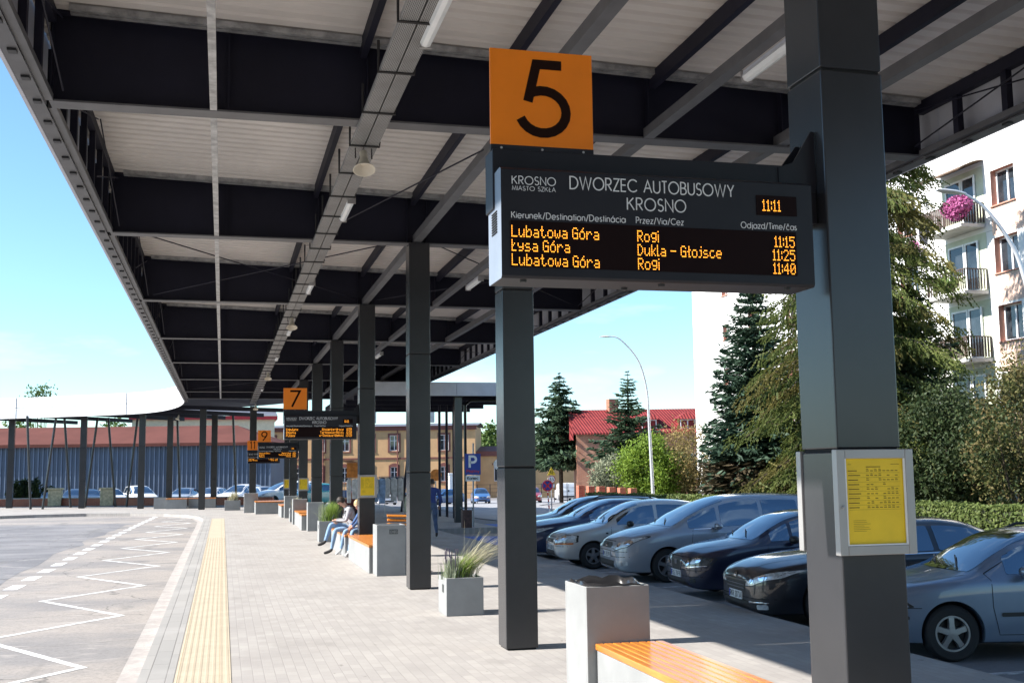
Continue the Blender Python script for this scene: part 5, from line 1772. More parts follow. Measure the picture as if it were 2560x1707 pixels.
# station profiles are (distance from the nose, height or fraction)
W0 = [(0, 0.60), (0.03, 0.70), (0.10, 0.80), (0.22, 0.885), (0.42, 0.945), (0.75, 0.985), (1.2, 1.0)]
def wtail(L):
    return [(L - 0.9, 1.0), (L - 0.4, 0.97), (L - 0.15, 0.92), (L - 0.05, 0.86), (L, 0.76)]
AVEO = dict(front_seams=[(0.505, 0.74), (0.70, 0.42)], L=3.9, W=0.835, xf=0.80, xr=3.28, r=0.295, rim=0.178, ws=(1.12, 1.90), bow=0.13,
    top=[(0, 0.66), (0.04, 0.72), (0.12, 0.775), (0.4, 0.865), (0.75, 0.94), (1.0, 0.99), (1.15, 1.04), (1.45, 1.24), (1.8, 1.415), (2.1, 1.485), (2.5, 1.505), (2.9, 1.49), (3.3, 1.435), (3.55, 1.35), (3.72, 1.15), (3.84, 0.92), (3.88, 0.8), (3.9, 0.7)],
    belt=[(0, 0.58), (0.1, 0.68), (0.4, 0.79), (0.8, 0.865), (1.2, 0.915), (2.2, 0.945), (3.2, 0.975), (3.6, 0.95), (3.9, 0.64)],
    bot=[(0, 0.34), (0.05, 0.27), (0.2, 0.22), (0.6, 0.2), (3.3, 0.2), (3.7, 0.25), (3.9, 0.38)],
    wid=W0 + wtail(3.9), ft=[(0, 0.80), (0.6, 0.84), (1.1, 0.83), (1.4, 0.77), (1.9, 0.70), (2.4, 0.68), (3.3, 0.67), (3.9, 0.75)],
    drop=[(0, 0.05), (1.0, 0.05), (1.9, 0.075), (3.3, 0.08), (3.9, 0.05)], rs=(3.5, 3.72),
    win=[(1.36, 2.24), (2.32, 3.02), (3.10, 3.42)], handles=[(2.06, 0.815), (2.86, 0.83)], mirror=(1.62, 0.985),
    seams=[[(1.22, 0.92), (1.20, 0.7), (1.24, 0.30), (2.2, 0.30), (2.28, 0.30), (2.29, 0.95)], [(2.29, 0.30), (2.95, 0.30), (3.05, 0.62), (3.08, 0.96)]],
    hood_seams=[[(0.25, 0.62), (0.7, 0.68), (1.05, 0.72)]],
    decals=[('headlight', 'head', 'front2', [(0.35, 0.57), (0.78, 0.60), (0.775, 0.74), (0.60, 0.755), (0.42, 0.72)], 0.006), ('indicator', 'amber', 'front2', [(0.38, 0.525), (0.775, 0.545), (0.775, 0.59), (0.36, 0.56)], 0.007),
            ('grille', 'trim', 'front', [(-0.28, 0.575), (0.28, 0.575), (0.31, 0.66), (-0.31, 0.66)], 0.005), ('emblem', 'chrome', 'front', [(-0.07, 0.605), (0.07, 0.605), (0.07, 0.635), (-0.07, 0.635)], 0.012),
            ('lower_grille', 'black', 'front', [(-0.42, 0.30), (0.42, 0.30), (0.38, 0.40), (-0.38, 0.40)], 0.005), ('fuel_sensor', 'trim', 'left', [(1.08, 0.765), (1.14, 0.765), (1.14, 0.80), (1.08, 0.80)], 0.006)])
MPV = dict(front_seams=[(0.60, 0.80), (0.50, 0.82), (0.79, 0.4)], L=4.82, W=0.925, xf=0.98, xr=3.83, r=0.325, rim=0.205, ws=(1.08, 2.22), bow=0.16,
    top=[(0, 0.70), (0.04, 0.78), (0.12, 0.85), (0.4, 0.96), (0.75, 1.045), (1.0, 1.095), (1.12, 1.13), (1.5, 1.33), (1.9, 1.51), (2.3, 1.625), (2.7, 1.67), (3.2, 1.68), (3.9, 1.655), (4.4, 1.59), (4.62, 1.45), (4.74, 1.15), (4.80, 0.9), (4.82, 0.75)],
    belt=[(0, 0.64), (0.1, 0.74), (0.4, 0.86), (0.9, 0.95), (1.4, 0.99), (2.4, 1.03), (3.8, 1.08), (4.4, 1.08), (4.82, 0.70)],
    bot=[(0, 0.32), (0.05, 0.25), (0.2, 0.20), (0.6, 0.19), (4.0, 0.2), (4.6, 0.26), (4.82, 0.40)],
    wid=W0 + wtail(4.82), ft=[(0, 0.78), (0.6, 0.83), (1.1, 0.83), (1.6, 0.77), (2.2, 0.71), (2.8, 0.69), (4.3, 0.68), (4.82, 0.75)],
    drop=[(0, 0.06), (1.0, 0.06), (2.2, 0.09), (4.3, 0.09), (4.82, 0.05)], rs=(4.45, 4.68),
    win=[(1.42, 2.02), (2.10, 2.92), (3.0, 3.75), (3.83, 4.40)], handles=[(2.7, 0.92), (3.5, 0.95)], mirror=(1.98, 1.07), mirror_mat=None,
    seams=[[(1.50, 0.99), (1.46, 0.7), (1.52, 0.30), (2.9, 0.30), (2.96, 1.03)], [(2.96, 0.30), (3.5, 0.30), (3.7, 0.65), (3.8, 1.08)]],
    hood_seams=[[(0.28, 0.52), (0.6, 0.66), (1.02, 0.76)]],
    decals=[('headlight', 'head', 'front2', [(0.42, 0.66), (0.62, 0.635), (0.80, 0.70), (0.875, 0.86), (0.86, 0.885), (0.66, 0.78)], 0.006),
            ('grille', 'trim', 'front', [(-0.28, 0.655), (0.28, 0.655), (0.37, 0.715), (0.29, 0.765), (-0.29, 0.765), (-0.37, 0.715)], 0.005), ('emblem', 'chrome', 'front', [(-0.075, 0.695), (-0.05, 0.68), (0.05, 0.68), (0.075, 0.695), (0.075, 0.725), (0.05, 0.74), (-0.05, 0.74), (-0.075, 0.725)], 0.012),
            ('lower_grille', 'black', 'front', [(-0.46, 0.30), (0.46, 0.30), (0.50, 0.42), (-0.50, 0.42)], 0.005), ('fog_lamp', 'head', 'front2', [(0.56, 0.30), (0.80, 0.34), (0.80, 0.425), (0.54, 0.42)], 0.006),
            ('belt_trim', 'chrome', 'left', [(1.52, 1.0), (2.0, 1.02), (2.0, 1.035), (1.52, 1.015)], 0.007)])
LEON = dict(front_seams=[(0.50, 0.8), (0.40, 0.78), (0.71, 0.5)], L=4.30, W=0.885, xf=0.92, xr=3.50, r=0.315, rim=0.20, ws=(1.12, 2.02), bow=0.16,
    top=[(0, 0.66), (0.04, 0.73), (0.12, 0.79), (0.4, 0.885), (0.75, 0.955), (1.0, 1.0), (1.15, 1.05), (1.5, 1.245), (1.85, 1.395), (2.2, 1.455), (2.6, 1.46), (3.1, 1.43), (3.6, 1.34), (3.95, 1.18), (4.15, 1.0), (4.26, 0.85), (4.30, 0.7)],
    belt=[(0, 0.58), (0.1, 0.68), (0.4, 0.79), (0.8, 0.87), (1.3, 0.92), (2.2, 0.955), (3.4, 1.0), (3.9, 0.98), (4.30, 0.62)],
    bot=[(0, 0.30), (0.05, 0.23), (0.2, 0.19), (0.6, 0.18), (3.6, 0.19), (4.1, 0.26), (4.30, 0.38)],
    wid=W0 + wtail(4.30), ft=[(0, 0.78), (0.6, 0.83), (1.1, 0.82), (1.5, 0.75), (2.0, 0.68), (2.5, 0.66), (3.5, 0.64), (4.30, 0.72)],
    drop=[(0, 0.06), (1.0, 0.06), (2.0, 0.08), (3.6, 0.08), (4.30, 0.05)], rs=(3.55, 3.98),
    win=[(1.40, 1.74), (1.80, 2.62), (2.70, 3.40)], handles=[(2.38, 0.83)], mirror=(1.75, 0.99),
    seams=[[(1.34, 0.92), (1.30, 0.7), (1.36, 0.28), (2.6, 0.28), (2.66, 0.95)], [(2.66, 0.28), (3.15, 0.28), (3.35, 0.6), (3.42, 0.98)]],
    hood_seams=[[(0.22, 0.30), (0.6, 0.62), (1.05, 0.74)]],
    decals=[('headlight', 'head_dk', 'front2', [(0.34, 0.575), (0.60, 0.56), (0.81, 0.60), (0.825, 0.70), (0.70, 0.735), (0.5, 0.68)], 0.006), ('lamp_chrome', 'chrome', 'front2', [(0.36, 0.555), (0.60, 0.54), (0.80, 0.575), (0.80, 0.59), (0.60, 0.556), (0.36, 0.57)], 0.007),
            ('projector', 'head', 'front2', [(0.63, 0.61), (0.70, 0.61), (0.71, 0.69), (0.65, 0.69)], 0.012),
            ('grille', 'trim', 'front', [(-0.20, 0.47), (0.20, 0.47), (0.29, 0.68), (-0.29, 0.68)], 0.005), ('emblem', 'chrome', 'front', [(-0.06, 0.57), (0.06, 0.57), (0.06, 0.65), (-0.06, 0.65)], 0.012),
            ('grille_surround', 'chrome', 'front2', [(0.195, 0.47), (0.215, 0.465), (0.315, 0.68), (0.29, 0.69)], 0.008),
            ('lower_grille', 'black', 'front', [(-0.52, 0.26), (0.52, 0.26), (0.46, 0.345), (-0.46, 0.345)], 0.005), ('fog_lamp', 'head_dk', 'front2', [(0.62, 0.30), (0.71, 0.30), (0.71, 0.38), (0.62, 0.38)], 0.006)])
SEDAN = dict(front_seams=[(0.39, 0.84), (0.63, 0.5), (0.34, 0.5)], L=4.79, W=0.925, xf=1.0, xr=3.82, r=0.33, rim=0.21, ws=(1.32, 2.18), bow=0.16,
    top=[(0, 0.66), (0.04, 0.74), (0.12, 0.80), (0.4, 0.895), (0.8, 0.965), (1.15, 1.01), (1.35, 1.06), (1.7, 1.24), (2.05, 1.39), (2.4, 1.45), (2.8, 1.455), (3.2, 1.42), (3.6, 1.30), (3.95, 1.14), (4.3, 1.07), (4.65, 1.03), (4.75, 0.9), (4.79, 0.72)],
    belt=[(0, 0.58), (0.1, 0.69), (0.4, 0.80), (0.9, 0.885), (1.5, 0.935), (2.4, 0.965), (3.6, 0.99), (4.3, 0.985), (4.79, 0.66)],
    bot=[(0, 0.28), (0.05, 0.21), (0.2, 0.17), (0.6, 0.17), (4.0, 0.18), (4.5, 0.24), (4.79, 0.38)],
    wid=W0 + wtail(4.79), ft=[(0, 0.80), (0.6, 0.83), (1.2, 0.82), (1.7, 0.74), (2.2, 0.67), (2.8, 0.65), (3.5, 0.66), (4.2, 0.78), (4.79, 0.78)],
    drop=[(0, 0.06), (1.2, 0.06), (2.2, 0.08), (3.5, 0.08), (4.3, 0.05), (4.79, 0.04)], rs=(3.30, 3.88),
    win=[(1.62, 2.62), (2.70, 3.45)], handles=[(2.42, 0.86), (3.3, 0.88)], mirror=(1.9, 1.0),
    seams=[[(1.55, 0.93), (1.5, 0.7), (1.56, 0.28), (2.6, 0.28), (2.66, 0.965)], [(2.66, 0.28), (3.3, 0.28), (3.55, 0.6), (3.6, 0.98)]],
    hood_seams=[[(0.15, 0.42), (0.6, 0.58), (1.28, 0.74)]],
    decals=[('headlight', 'head', 'front2', [(0.40, 0.545), (0.62, 0.565), (0.86, 0.68), (0.905, 0.79), (0.70, 0.705), (0.46, 0.61)], 0.006),
            ('grille', 'black', 'front', [(-0.36, 0.44), (0.36, 0.44), (0.37, 0.60), (-0.37, 0.60)], 0.005), ('emblem', 'chrome', 'front', [(-0.05, 0.645), (0.05, 0.645), (0.05, 0.725), (-0.05, 0.725)], 0.012),
            ('grille_bar', 'chrome', 'front', [(-0.35, 0.50), (0.35, 0.50), (0.35, 0.508), (-0.35, 0.508)], 0.009), ('grille_bar', 'chrome', 'front', [(-0.35, 0.548), (0.35, 0.548), (0.35, 0.556), (-0.35, 0.556)], 0.009),
            ('bumper_strip', 'chrome', 'front2', [(0.52, 0.325), (0.80, 0.335), (0.80, 0.35), (0.52, 0.345)], 0.008), ('fog_lamp', 'head', 'front2', [(0.68, 0.245), (0.79, 0.25), (0.79, 0.315), (0.68, 0.31)], 0.006),
            ('lower_grille', 'black', 'front', [(-0.48, 0.22), (0.48, 0.22), (0.46, 0.33), (-0.46, 0.33)], 0.005), ('belt_trim', 'chrome', 'left', [(1.62, 0.945), (3.45, 0.985), (3.45, 1.005), (1.62, 0.965)], 0.007)])
WAGON = dict(front_seams=[(0.56, 0.8), (0.74, 0.5)], rails=(2.1, 4.0), L=4.57, W=0.88, xf=0.90, xr=3.48, r=0.316, rim=0.20, ws=(1.16, 2.0), bow=0.15,
    top=[(0, 0.66), (0.04, 0.74), (0.12, 0.80), (0.4, 0.885), (0.75, 0.945), (1.0, 0.985), (1.17, 1.03), (1.5, 1.22), (1.85, 1.385), (2.2, 1.45), (2.7, 1.47), (3.4, 1.45), (4.0, 1.40), (4.3, 1.28), (4.46, 1.0), (4.54, 0.85), (4.57, 0.72)],
    belt=[(0, 0.58), (0.1, 0.69), (0.4, 0.80), (0.8, 0.87), (1.3, 0.915), (2.2, 0.94), (3.4, 0.97), (4.2, 0.98), (4.57, 0.66)],
    bot=[(0, 0.32), (0.05, 0.25), (0.2, 0.21), (0.6, 0.2), (3.8, 0.2), (4.3, 0.26), (4.57, 0.38)],
    wid=W0 + wtail(4.57), ft=[(0, 0.80), (0.6, 0.84), (1.1, 0.83), (1.5, 0.76), (2.0, 0.70), (2.5, 0.68), (4.0, 0.67), (4.57, 0.75)],
    drop=[(0, 0.05), (1.0, 0.05), (2.0, 0.075), (4.0, 0.08), (4.57, 0.05)], rs=(4.08, 4.38),
    win=[(1.55, 2.42), (2.5, 3.2), (3.28, 4.1)], handles=[(2.2, 0.84), (3.05, 0.86)], mirror=(1.72, 1.0), mirror_mat=None,
    seams=[[(1.30, 0.97), (1.36, 0.90), (1.36, 0.6), (1.42, 0.30), (2.42, 0.30), (2.46, 0.94)], [(2.46, 0.30), (3.0, 0.30), (3.25, 0.6), (3.3, 0.96)], [(0.25, 0.605), (0.56, 0.60)], [(1.30, 0.97), (1.75, 1.20), (2.0, 1.32)]],
    hood_seams=[[(0.25, 0.58), (0.7, 0.68), (1.1, 0.74)]], mould=[(1.45, 2.38, 0.50, 0.545), (2.5, 3.05, 0.51, 0.555)],
    decals=[('headlight', 'head', 'front2', [(0.42, 0.615), (0.83, 0.615), (0.80, 0.715), (0.74, 0.745), (0.46, 0.72)], 0.006), ('grille', 'trim', 'front', [(-0.34, 0.58), (0.34, 0.58), (0.38, 0.71), (-0.38, 0.71)], 0.005),
            ('bumper_strip', 'trim', 'left', [(0.12, 0.475), (0.42, 0.475), (0.42, 0.515), (0.10, 0.515)], 0.008), ('lower_grille', 'black', 'front', [(-0.48, 0.28), (0.48, 0.28), (0.46, 0.40), (-0.46, 0.40)], 0.005)])
silver = paint('silver_paint', (0.52, 0.515, 0.50), 0.45, 0.38)
bluegrey = paint('blue_grey_paint', (0.31, 0.34, 0.39), 0.45, 0.36)
octblue = paint('steel_blue_paint', (0.17, 0.22, 0.30), 0.5, 0.36)
navy = paint('navy_paint', (0.010, 0.014, 0.040), 0.2, 0.3)
blackp = paint('black_paint', (0.008, 0.009, 0.014), 0.1, 0.3)
dkblue = paint('dark_blue_paint', (0.012, 0.028, 0.085), 0.3, 0.3)
MPV['mirror_mat'] = bluegrey
WAGON['mirror_mat'] = octblue
GP = 'cars parked along the platform'
GZ = -0.2
car('estate_car', 'steel blue estate car at the right edge, nearest of the parked row', WAGON, octblue, (7.30, 12.42, GZ), R(-13), ('RKR 17652', -0.005, 0.46), GP)
car('saloon_car', 'black saloon car with chrome grille bars right beside the big pillar', SEDAN, blackp, (7.22, 15.35, GZ), R(-6), ('RKR 20734', -0.005, 0.40), GP)
car('hatchback_car', 'dark navy hatchback with a shield shaped grille', LEON, navy, (7.62, 18.55, GZ), R(-5), ('RJS 7NF9', -0.005, 0.42), GP)
car('people_carrier', 'blue grey people carrier with a tall windscreen', MPV, bluegrey, (7.50, 21.85, GZ), R(-4), ('RK 85399', -0.005, 0.53), GP)
car('hatchback_car', 'light silver hatchback with orange indicators', AVEO, silver, (7.28, 25.15, GZ), R(-4), ('RKR 36120', -0.005, 0.47), GP)
S2 = dict(LEON)
car('saloon_car', 'dark blue car beyond the silver hatchback', SEDAN, dkblue, (7.35, 28.2, GZ), R(-4), ('RK 5590C', -0.005, 0.40), GP)
S3 = dict(LEON)
car('estate_car', 'farthest car of the row, black with roof bars, half behind the second pillar', dict(WAGON, mirror_mat=blackp), blackp, (7.9, 31.0, GZ), R(-4), None, GP)

# ---------------------------------------------------------------- buildings
M['render_white'] = mk('white_render', (0.80, 0.79, 0.76), 0.85, var=0.05, scale=0.4)
M['render_peach'] = mk('peach_render', (0.70, 0.50, 0.40), 0.85, var=0.06, scale=0.6)
M['reveal'] = mk('salmon_reveal', (0.52, 0.26, 0.19), 0.85, var=0.06)
M['loggia'] = mk('pale_green_render', (0.55, 0.58, 0.44), 0.85, var=0.06)
M['pvc'] = mk('white_window_frame', (0.78, 0.78, 0.78), 0.4, var=0.02)
M['pane'] = mk('window_pane', (0.03, 0.037, 0.045), 0.04, var=0.4, scale=1.3, spec=0.8)
M['balcony_metal'] = mk('brown_balcony', (0.10, 0.065, 0.05), 0.6, var=0.25, scale=6)
M['awning'] = mk('brown_awning', (0.16, 0.10, 0.06), 0.7, var=0.3, scale=5)
M['slab'] = mk('concrete_slab', (0.50, 0.49, 0.46), 0.85, var=0.1)
def facade(mb, o, ux, n, width, z0, z1, holes, reveal=0.14, mi_wall=0, mi_rev=1):
    """wall with openings; n is the outward normal"""
    o, ux, n = Vector(o), Vector(ux).normalized(), Vector(n).normalized()
    xs = sorted(set([0, width] + [v for h in holes for v in h[:2]]))
    zs = sorted(set([z0, z1] + [v for h in holes for v in h[2:4]]))
    up = Vector((0, 0, 1))
    P = lambda a, z, d=0: o + ux * a + up * (z - o.z) - n * d
    mb.mi = mi_wall
    for i in range(len(xs) - 1):
        for j in range(len(zs) - 1):
            cx, cz = (xs[i] + xs[i + 1]) / 2, (zs[j] + zs[j + 1]) / 2
            if not any(h[0] < cx < h[1] and h[2] < cz < h[3] for h in holes):
                mb.quad(P(xs[i], zs[j]), P(xs[i + 1], zs[j]), P(xs[i + 1], zs[j + 1]), P(xs[i], zs[j + 1]))
    mb.mi = mi_rev
    for h in holes:
        a, b, c, d = h[:4]
        r = reveal
        mb.quad(P(a, c), P(a, d), P(a, d, r), P(a, c, r))
        mb.quad(P(b, c), P(b, d), P(b, d, r), P(b, c, r))
        mb.quad(P(a, c), P(b, c), P(b, c, r), P(a, c, r))
        mb.quad(P(a, d), P(b, d), P(b, d, r), P(a, d, r))
    mb.mi = 0
def window(parent, o, ux, n, a, b, c, d, depth=0.12, mull=1, sill=True, trans=None, name='window'):
    o, ux, n = Vector(o), Vector(ux).normalized(), Vector(n).normalized()
    up = Vector((0, 0, 1))
    P = lambda x, z, e: o + ux * x + up * (z - o.z) - n * e
    def bx(m, x0, x1, z0, z1, e0, e1):
        v = [P(x0, z0, e0), P(x1, z0, e0), P(x1, z0, e1), P(x0, z0, e1), P(x0, z1, e0), P(x1, z1, e0), P(x1, z1, e1), P(x0, z1, e1)]
        m.add(v, [(0, 3, 2, 1), (4, 5, 6, 7), (0, 1, 5, 4), (1, 2, 6, 5), (2, 3, 7, 6), (3, 0, 4, 7)])
    m = MB()
    w = 0.075
    e0, e1 = depth - 0.05, depth + 0.01
    bx(m, a, a + w, c, d, e0, e1)
    bx(m, b - w, b, c, d, e0, e1)
    bx(m, a + w, b - w, c, c + w, e0, e1)
    bx(m, a + w, b - w, d - w, d, e0, e1)
    for k in range(mull):
        x = a + (b - a) * (k + 1) / (mull + 1)
        bx(m, x - w * 0.6, x + w * 0.6, c + w, d - w, e0, e1)
    if trans:
        z = d - (d - c) * trans
        bx(m, a + w, b - w, z - 0.03, z + 0.03, e0 - 0.003, e1)
    f = m.build(name, M['pvc'], parent)
    m = MB()
    v = [P(a + 0.02, c + 0.02, depth - 0.01), P(b - 0.02, c + 0.02, depth - 0.01), P(b - 0.02, d - 0.02, depth - 0.01), P(a + 0.02, d - 0.02, depth - 0.01)]
    m.add(v, [(0, 1, 2, 3)])
    p = m.build('pane', M['pane'], None)
    off = Vector(parent.location)
    for q in p.data.vertices:
        q.co -= off
    p.parent = f
    if sill:
        m = MB()
        bx(m, a - 0.06, b + 0.06, c - 0.05, c - 0.001, -0.09, 0.0)
        s = m.build('sill', M['reveal'] if sill == 'red' else M['slab'], None)
        for q in s.data.vertices:
            q.co -= off
        s.parent = f
    return f
# five-storey apartment block, long side facing the platform
AX, AY0, AY1 = 30.0, 24.0, 69.0
apt = thing('apartment_block', 'tall white apartment block with salmon window reveals and balconies', 'apartment block', (35, 46, 0))
floors = [1.35 + 2.75 * k for k in range(5)]
m = MB()
holes, wins, logs = [], [], []
ux, n = (0, 1, 0), (-1, 0, 0)
o = (AX, AY0, 0)
cols = [(38.0, 'w'), (40.5, 'b'), (44.6, 'w'), (49.0, 'w'), (52.4, 'b'), (55.6, 'w'), (60.2, 'w'), (64.0, 's'), (33.6, 'b'), (30.4, 'w'), (26.5, 'w')]
for yc, k in cols:
    for i, z in enumerate(floors):
        if k == 'w':
            holes.append((yc - 0.7 - AY0, yc + 0.7 - AY0, z, z + 1.45, 'w'))
        elif k == 's':
            holes.append((yc - 0.42 - AY0, yc + 0.42 - AY0, z + 0.25, z + 1.2, 's'))
        else:
            holes.append((yc - 1.55 - AY0, yc + 1.35 - AY0, z - 0.62, z + 1.75, 'b'))
facade(m, o, ux, n, AY1 - AY0, -0.3, 16.6, [h for h in holes if h[4] != 'b'], 0.34)
# loggia backs are recessed boxes
m.build('long_wall', [M['render_white'], M['reveal']], apt)
MB().box(AX + 0.002, AX + 11, AY1 - 0.04, AY1 + 0.0, -0.3, 16.6).build('end_wall', M['render_white'], apt)
MB().box(AX + 0.002, AX + 11, AY0, AY0 + 0.04, -0.3, 16.6).build('end_wall', M['render_white'], apt)
MB().box(AX + 0.45, AX + 10.9, AY0 + 0.05, AY1 - 0.05, -0.3, 16.55).build('core', M['render_white'], apt)
MB().box(AX - 0.3, AX + 11.3, AY0 - 0.3, AY1 + 0.3, 16.61, 16.9).build('roof', M['slab'], apt)
for ya_, yb_ in ((36.6, 38.74), (47.9, 49.74)):
    for k in range(4):
        MB().box(AX - 0.012, AX - 0.002, ya_, yb_, floors[k] + 1.55, floors[k + 1] - 0.1).build('peach_panel', M['render_peach'], apt)
for h in holes:
    if h[4] == 'w':
        if h[3] > 2:
            window(apt, o, ux, n, *h[:4], depth=0.31, mull=1, sill='red')
    elif h[4] == 's':
        window(apt, o, ux, n, *h[:4], depth=0.31, mull=0, sill='red')
for yc, k in cols:
    if k != 'b':
        continue
    for i, z in enumerate(floors):
        y0, y1 = yc - 1.35, yc + 1.35
        zf = z - 0.75
        # pale recessed field, door and window, slab, railing
        MB().box(AX - 0.02, AX - 0.004, y0, y1, zf + 0.16, zf + 2.55).build('balcony_field', M['loggia'], apt)
        window(apt, (AX - 0.20, 0, 0), ux, n, yc - 0.9, yc - 0.05, zf + 0.2, zf + 2.3, depth=0.14, mull=0, sill=False, name='balcony_door')
        window(apt, (AX - 0.20, 0, 0), ux, n, yc + 0.0, yc + 1.05, zf + 0.95, zf + 2.3, depth=0.14, mull=0, sill=False)
        MB().box(AX - 1.15, AX - 0.03, y0, y1, zf, zf + 0.14).build('balcony_slab', M['slab'], apt)
        m = MB()
        zr = zf + 1.02
        for p, q in (((AX - 1.1, y0 + 0.03), (AX - 1.1, y1 - 0.03)), ((AX - 1.1, y0 + 0.03), (AX - 0.06, y0 + 0.03)), ((AX - 1.1, y1 - 0.03), (AX - 0.06, y1 - 0.03))):
            m.bar((p[0], p[1], zr), (q[0], q[1], zr), 0.05, 0.04)
            L = math.hypot(q[0] - p[0], q[1] - p[1])
            k2 = int(L / 0.13)
            for j in range(k2 + 1):
                t_ = j / k2
                x, y = p[0] + (q[0] - p[0]) * t_, p[1] + (q[1] - p[1]) * t_
                w_ = 0.05 if i % 2 else 0.085
                m.box(x - 0.012, x + 0.012, y - w_ / 2, y + w_ / 2, zf + 0.2, zr - 0.02)
        m.build('railing', M['balcony_metal'] if i != 1 else M['steel_lt'], apt)
        if yc in (40.5, 33.6) and i == 4:
            m = MB()
            for s in range(8):
                a0, a1 = s / 8, (s + 1) / 8
                zA, zB_ = zf + 2.75 - 0.45 * a0 ** 1.8, zf + 2.75 - 0.45 * a1 ** 1.8
                m.add([(AX - 0.03 - 1.2 * a0, y0 - 0.1, zA), (AX - 0.03 - 1.2 * a1, y0 - 0.1, zB_), (AX - 0.03 - 1.2 * a1, y1 + 0.1, zB_), (AX - 0.03 - 1.2 * a0, y1 + 0.1, zA),
                       (AX - 0.03 - 1.2 * a0, y0 - 0.1, zA + 0.04), (AX - 0.03 - 1.2 * a1, y0 - 0.1, zB_ + 0.04), (AX - 0.03 - 1.2 * a1, y1 + 0.1, zB_ + 0.04), (AX - 0.03 - 1.2 * a0, y1 + 0.1, zA + 0.04)],
                      [(0, 1, 2, 3), (7, 6, 5, 4), (0, 4, 5, 1), (2, 6, 7, 3)])
            m.build('awning', M['awning'], apt)
for ya_ in (46.9, 35.6):
    MB().tube([(AX - 0.08, ya_, -0.2), (AX - 0.08, ya_, 16.3)], 0.055, 8).build('downpipe', M['slab'], apt, smooth=True)
for k in range(5):
    MB().box(AX - 0.006, AX - 0.002, AY0 + 0.1, AY1 - 0.1, floors[k] - 0.98, floors[k] - 0.955).build('render_joint', M['slab'], apt)
M['flower_pink'] = leafmat('petunia', (0.50, 0.13, 0.32), (0.34, 0.06, 0.20), (0.60, 0.30, 0.46), 6, 0.2)
def blob_leaves(c, r, n, s, seed, flat=1.0):
    rg = np.random.default_rng(seed)
    d = rg.normal(size=(n, 3))
    d /= np.linalg.norm(d, axis=1)[:, None]
    p = np.array(c) + d * np.array(r) * (rg.uniform(0.55, 1.05, (n, 1)) ** 0.6)
    return leaf_quads(p, s, rg, d)
def leaf_quads(p, s, rg, nd=None, jit=0.8, aspect=0.6):
    n = len(p)
    a = rg.normal(size=(n, 3))
    if nd is not None:
        a = nd + jit * a
    a /= np.linalg.norm(a, axis=1)[:, None] + 1e-9
    b = np.cross(a, rg.normal(size=(n, 3)))
    b /= np.linalg.norm(b, axis=1)[:, None] + 1e-9
    c = np.cross(a, b)
    ss = (s * rg.uniform(0.6, 1.3, (n, 1)))
    b, c = b * ss, c * ss * aspect
    return np.stack([p - b, p - c * 1.0, p + b, p + c], axis=1)
t = thing('hanging_petunias', 'large ball of pink petunias hanging on the upper balcony', 'flowers', (28.85, 39.3, 12.4))
leaf_mesh('blossoms', np.concatenate([blob_leaves((28.8, 39.25 + dy_, 12.4 + dz_), (0.36, r_, 0.36), 420, 0.075, 11 + k_) for k_, (dy_, dz_, r_) in enumerate(((-0.35, 0.05, 0.4), (0.1, 0.12, 0.45), (0.5, 0.0, 0.4), (0.05, -0.2, 0.5)))]), M['flower_pink'], t)
t = thing('window_box', 'small pink flower box on the balcony rail left of the petunias', 'flowers', (28.85, 43.2, 11.6))
leaf_mesh('blossoms', blob_leaves((29.6, 43.7, 11.65), (0.2, 0.5, 0.25), 300, 0.07, 12), M['flower_pink'], t)
M['cloth_dk'] = mk('dark_laundry', (0.02, 0.02, 0.03), 0.85, var=0.2)
t = thing('laundry', 'dark laundry hanging over the rail of the upper balcony', 'laundry', (28.75, 41.6, 11.4))
m = MB()
m.prism([(0, 0), (0.75, 0.0), (0.65, -0.8), (0.15, -0.95)], (28.72, 41.1, 12.18), (0, 1, 0), (0, 0, 1), (-0.02, 0, 0))
m.build('dark_cloth', M['cloth_dk'], t)
M['leaf_mid'] = leafmat('leaf_mid', (0.10, 0.16, 0.035), (0.055, 0.10, 0.02), (0.17, 0.22, 0.06), 1.5)
t = thing('balcony_plants', 'green potted plants along the middle balcony rail', 'plants', (28.9, 40.6, 9.2))
leaf_mesh('foliage', blob_leaves((28.9, 40.4, 9.4), (0.3, 0.7, 0.3), 350, 0.09, 13), M['leaf_mid'], t)

# brick house with the red sheet roof
hx0, hy0 = 27.6, 87.4
hu = Vector((37.0 - 27.6, 84.8 - 87.4, 0)).normalized()
hv = Vector((-hu.y, hu.x, 0))
house = thing('brick_house', 'brick house with a red metal roof, dormers and chimney beyond the trees', 'house', (hx0, hy0, -0.9))
M['house_wall'] = brickmat('house_brick', (0.36, 0.15, 0.085), (0.30, 0.115, 0.07), (0.32, 0.22, 0.17), 0.26, 0.08, 0.01, rot=(R(90), 0, 0), stain=(0.45, 0.27, 0.18), bump=0.2)
def redroof():
    m, nt, b = _mat('red_roof')
    v = objvec(nt)
    w = nt.nodes.new("ShaderNodeTexWave")
    w.inputs['Scale'].default_value = 1.35
    w.bands_direction = 'X'
    nt.links.new(v, w.inputs[0])
    o = noise_mix(nt, (0.24, 0.036, 0.035), (0.17, 0.027, 0.027), 1.5, vec=v)
    nt.links.new(o, b.inputs['Base Color'])
    bp = nt.nodes.new("ShaderNodeBump")
    bp.inputs['Strength'].default_value = 0.8
    bp.inputs['Distance'].default_value = 0.06
    nt.links.new(w.outputs[0], bp.inputs['Height'])
    nt.links.new(bp.outputs[0], b.inputs['Normal'])
    b.inputs['Roughness'].default_value = 0.8
    b.inputs['Specular IOR Level'].default_value = 0.2
    return m
M['red_roof'] = redroof()
HP = lambda a, b, z: Vector((hx0, hy0, 0)) + hu * a + hv * b + Vector((0, 0, z))
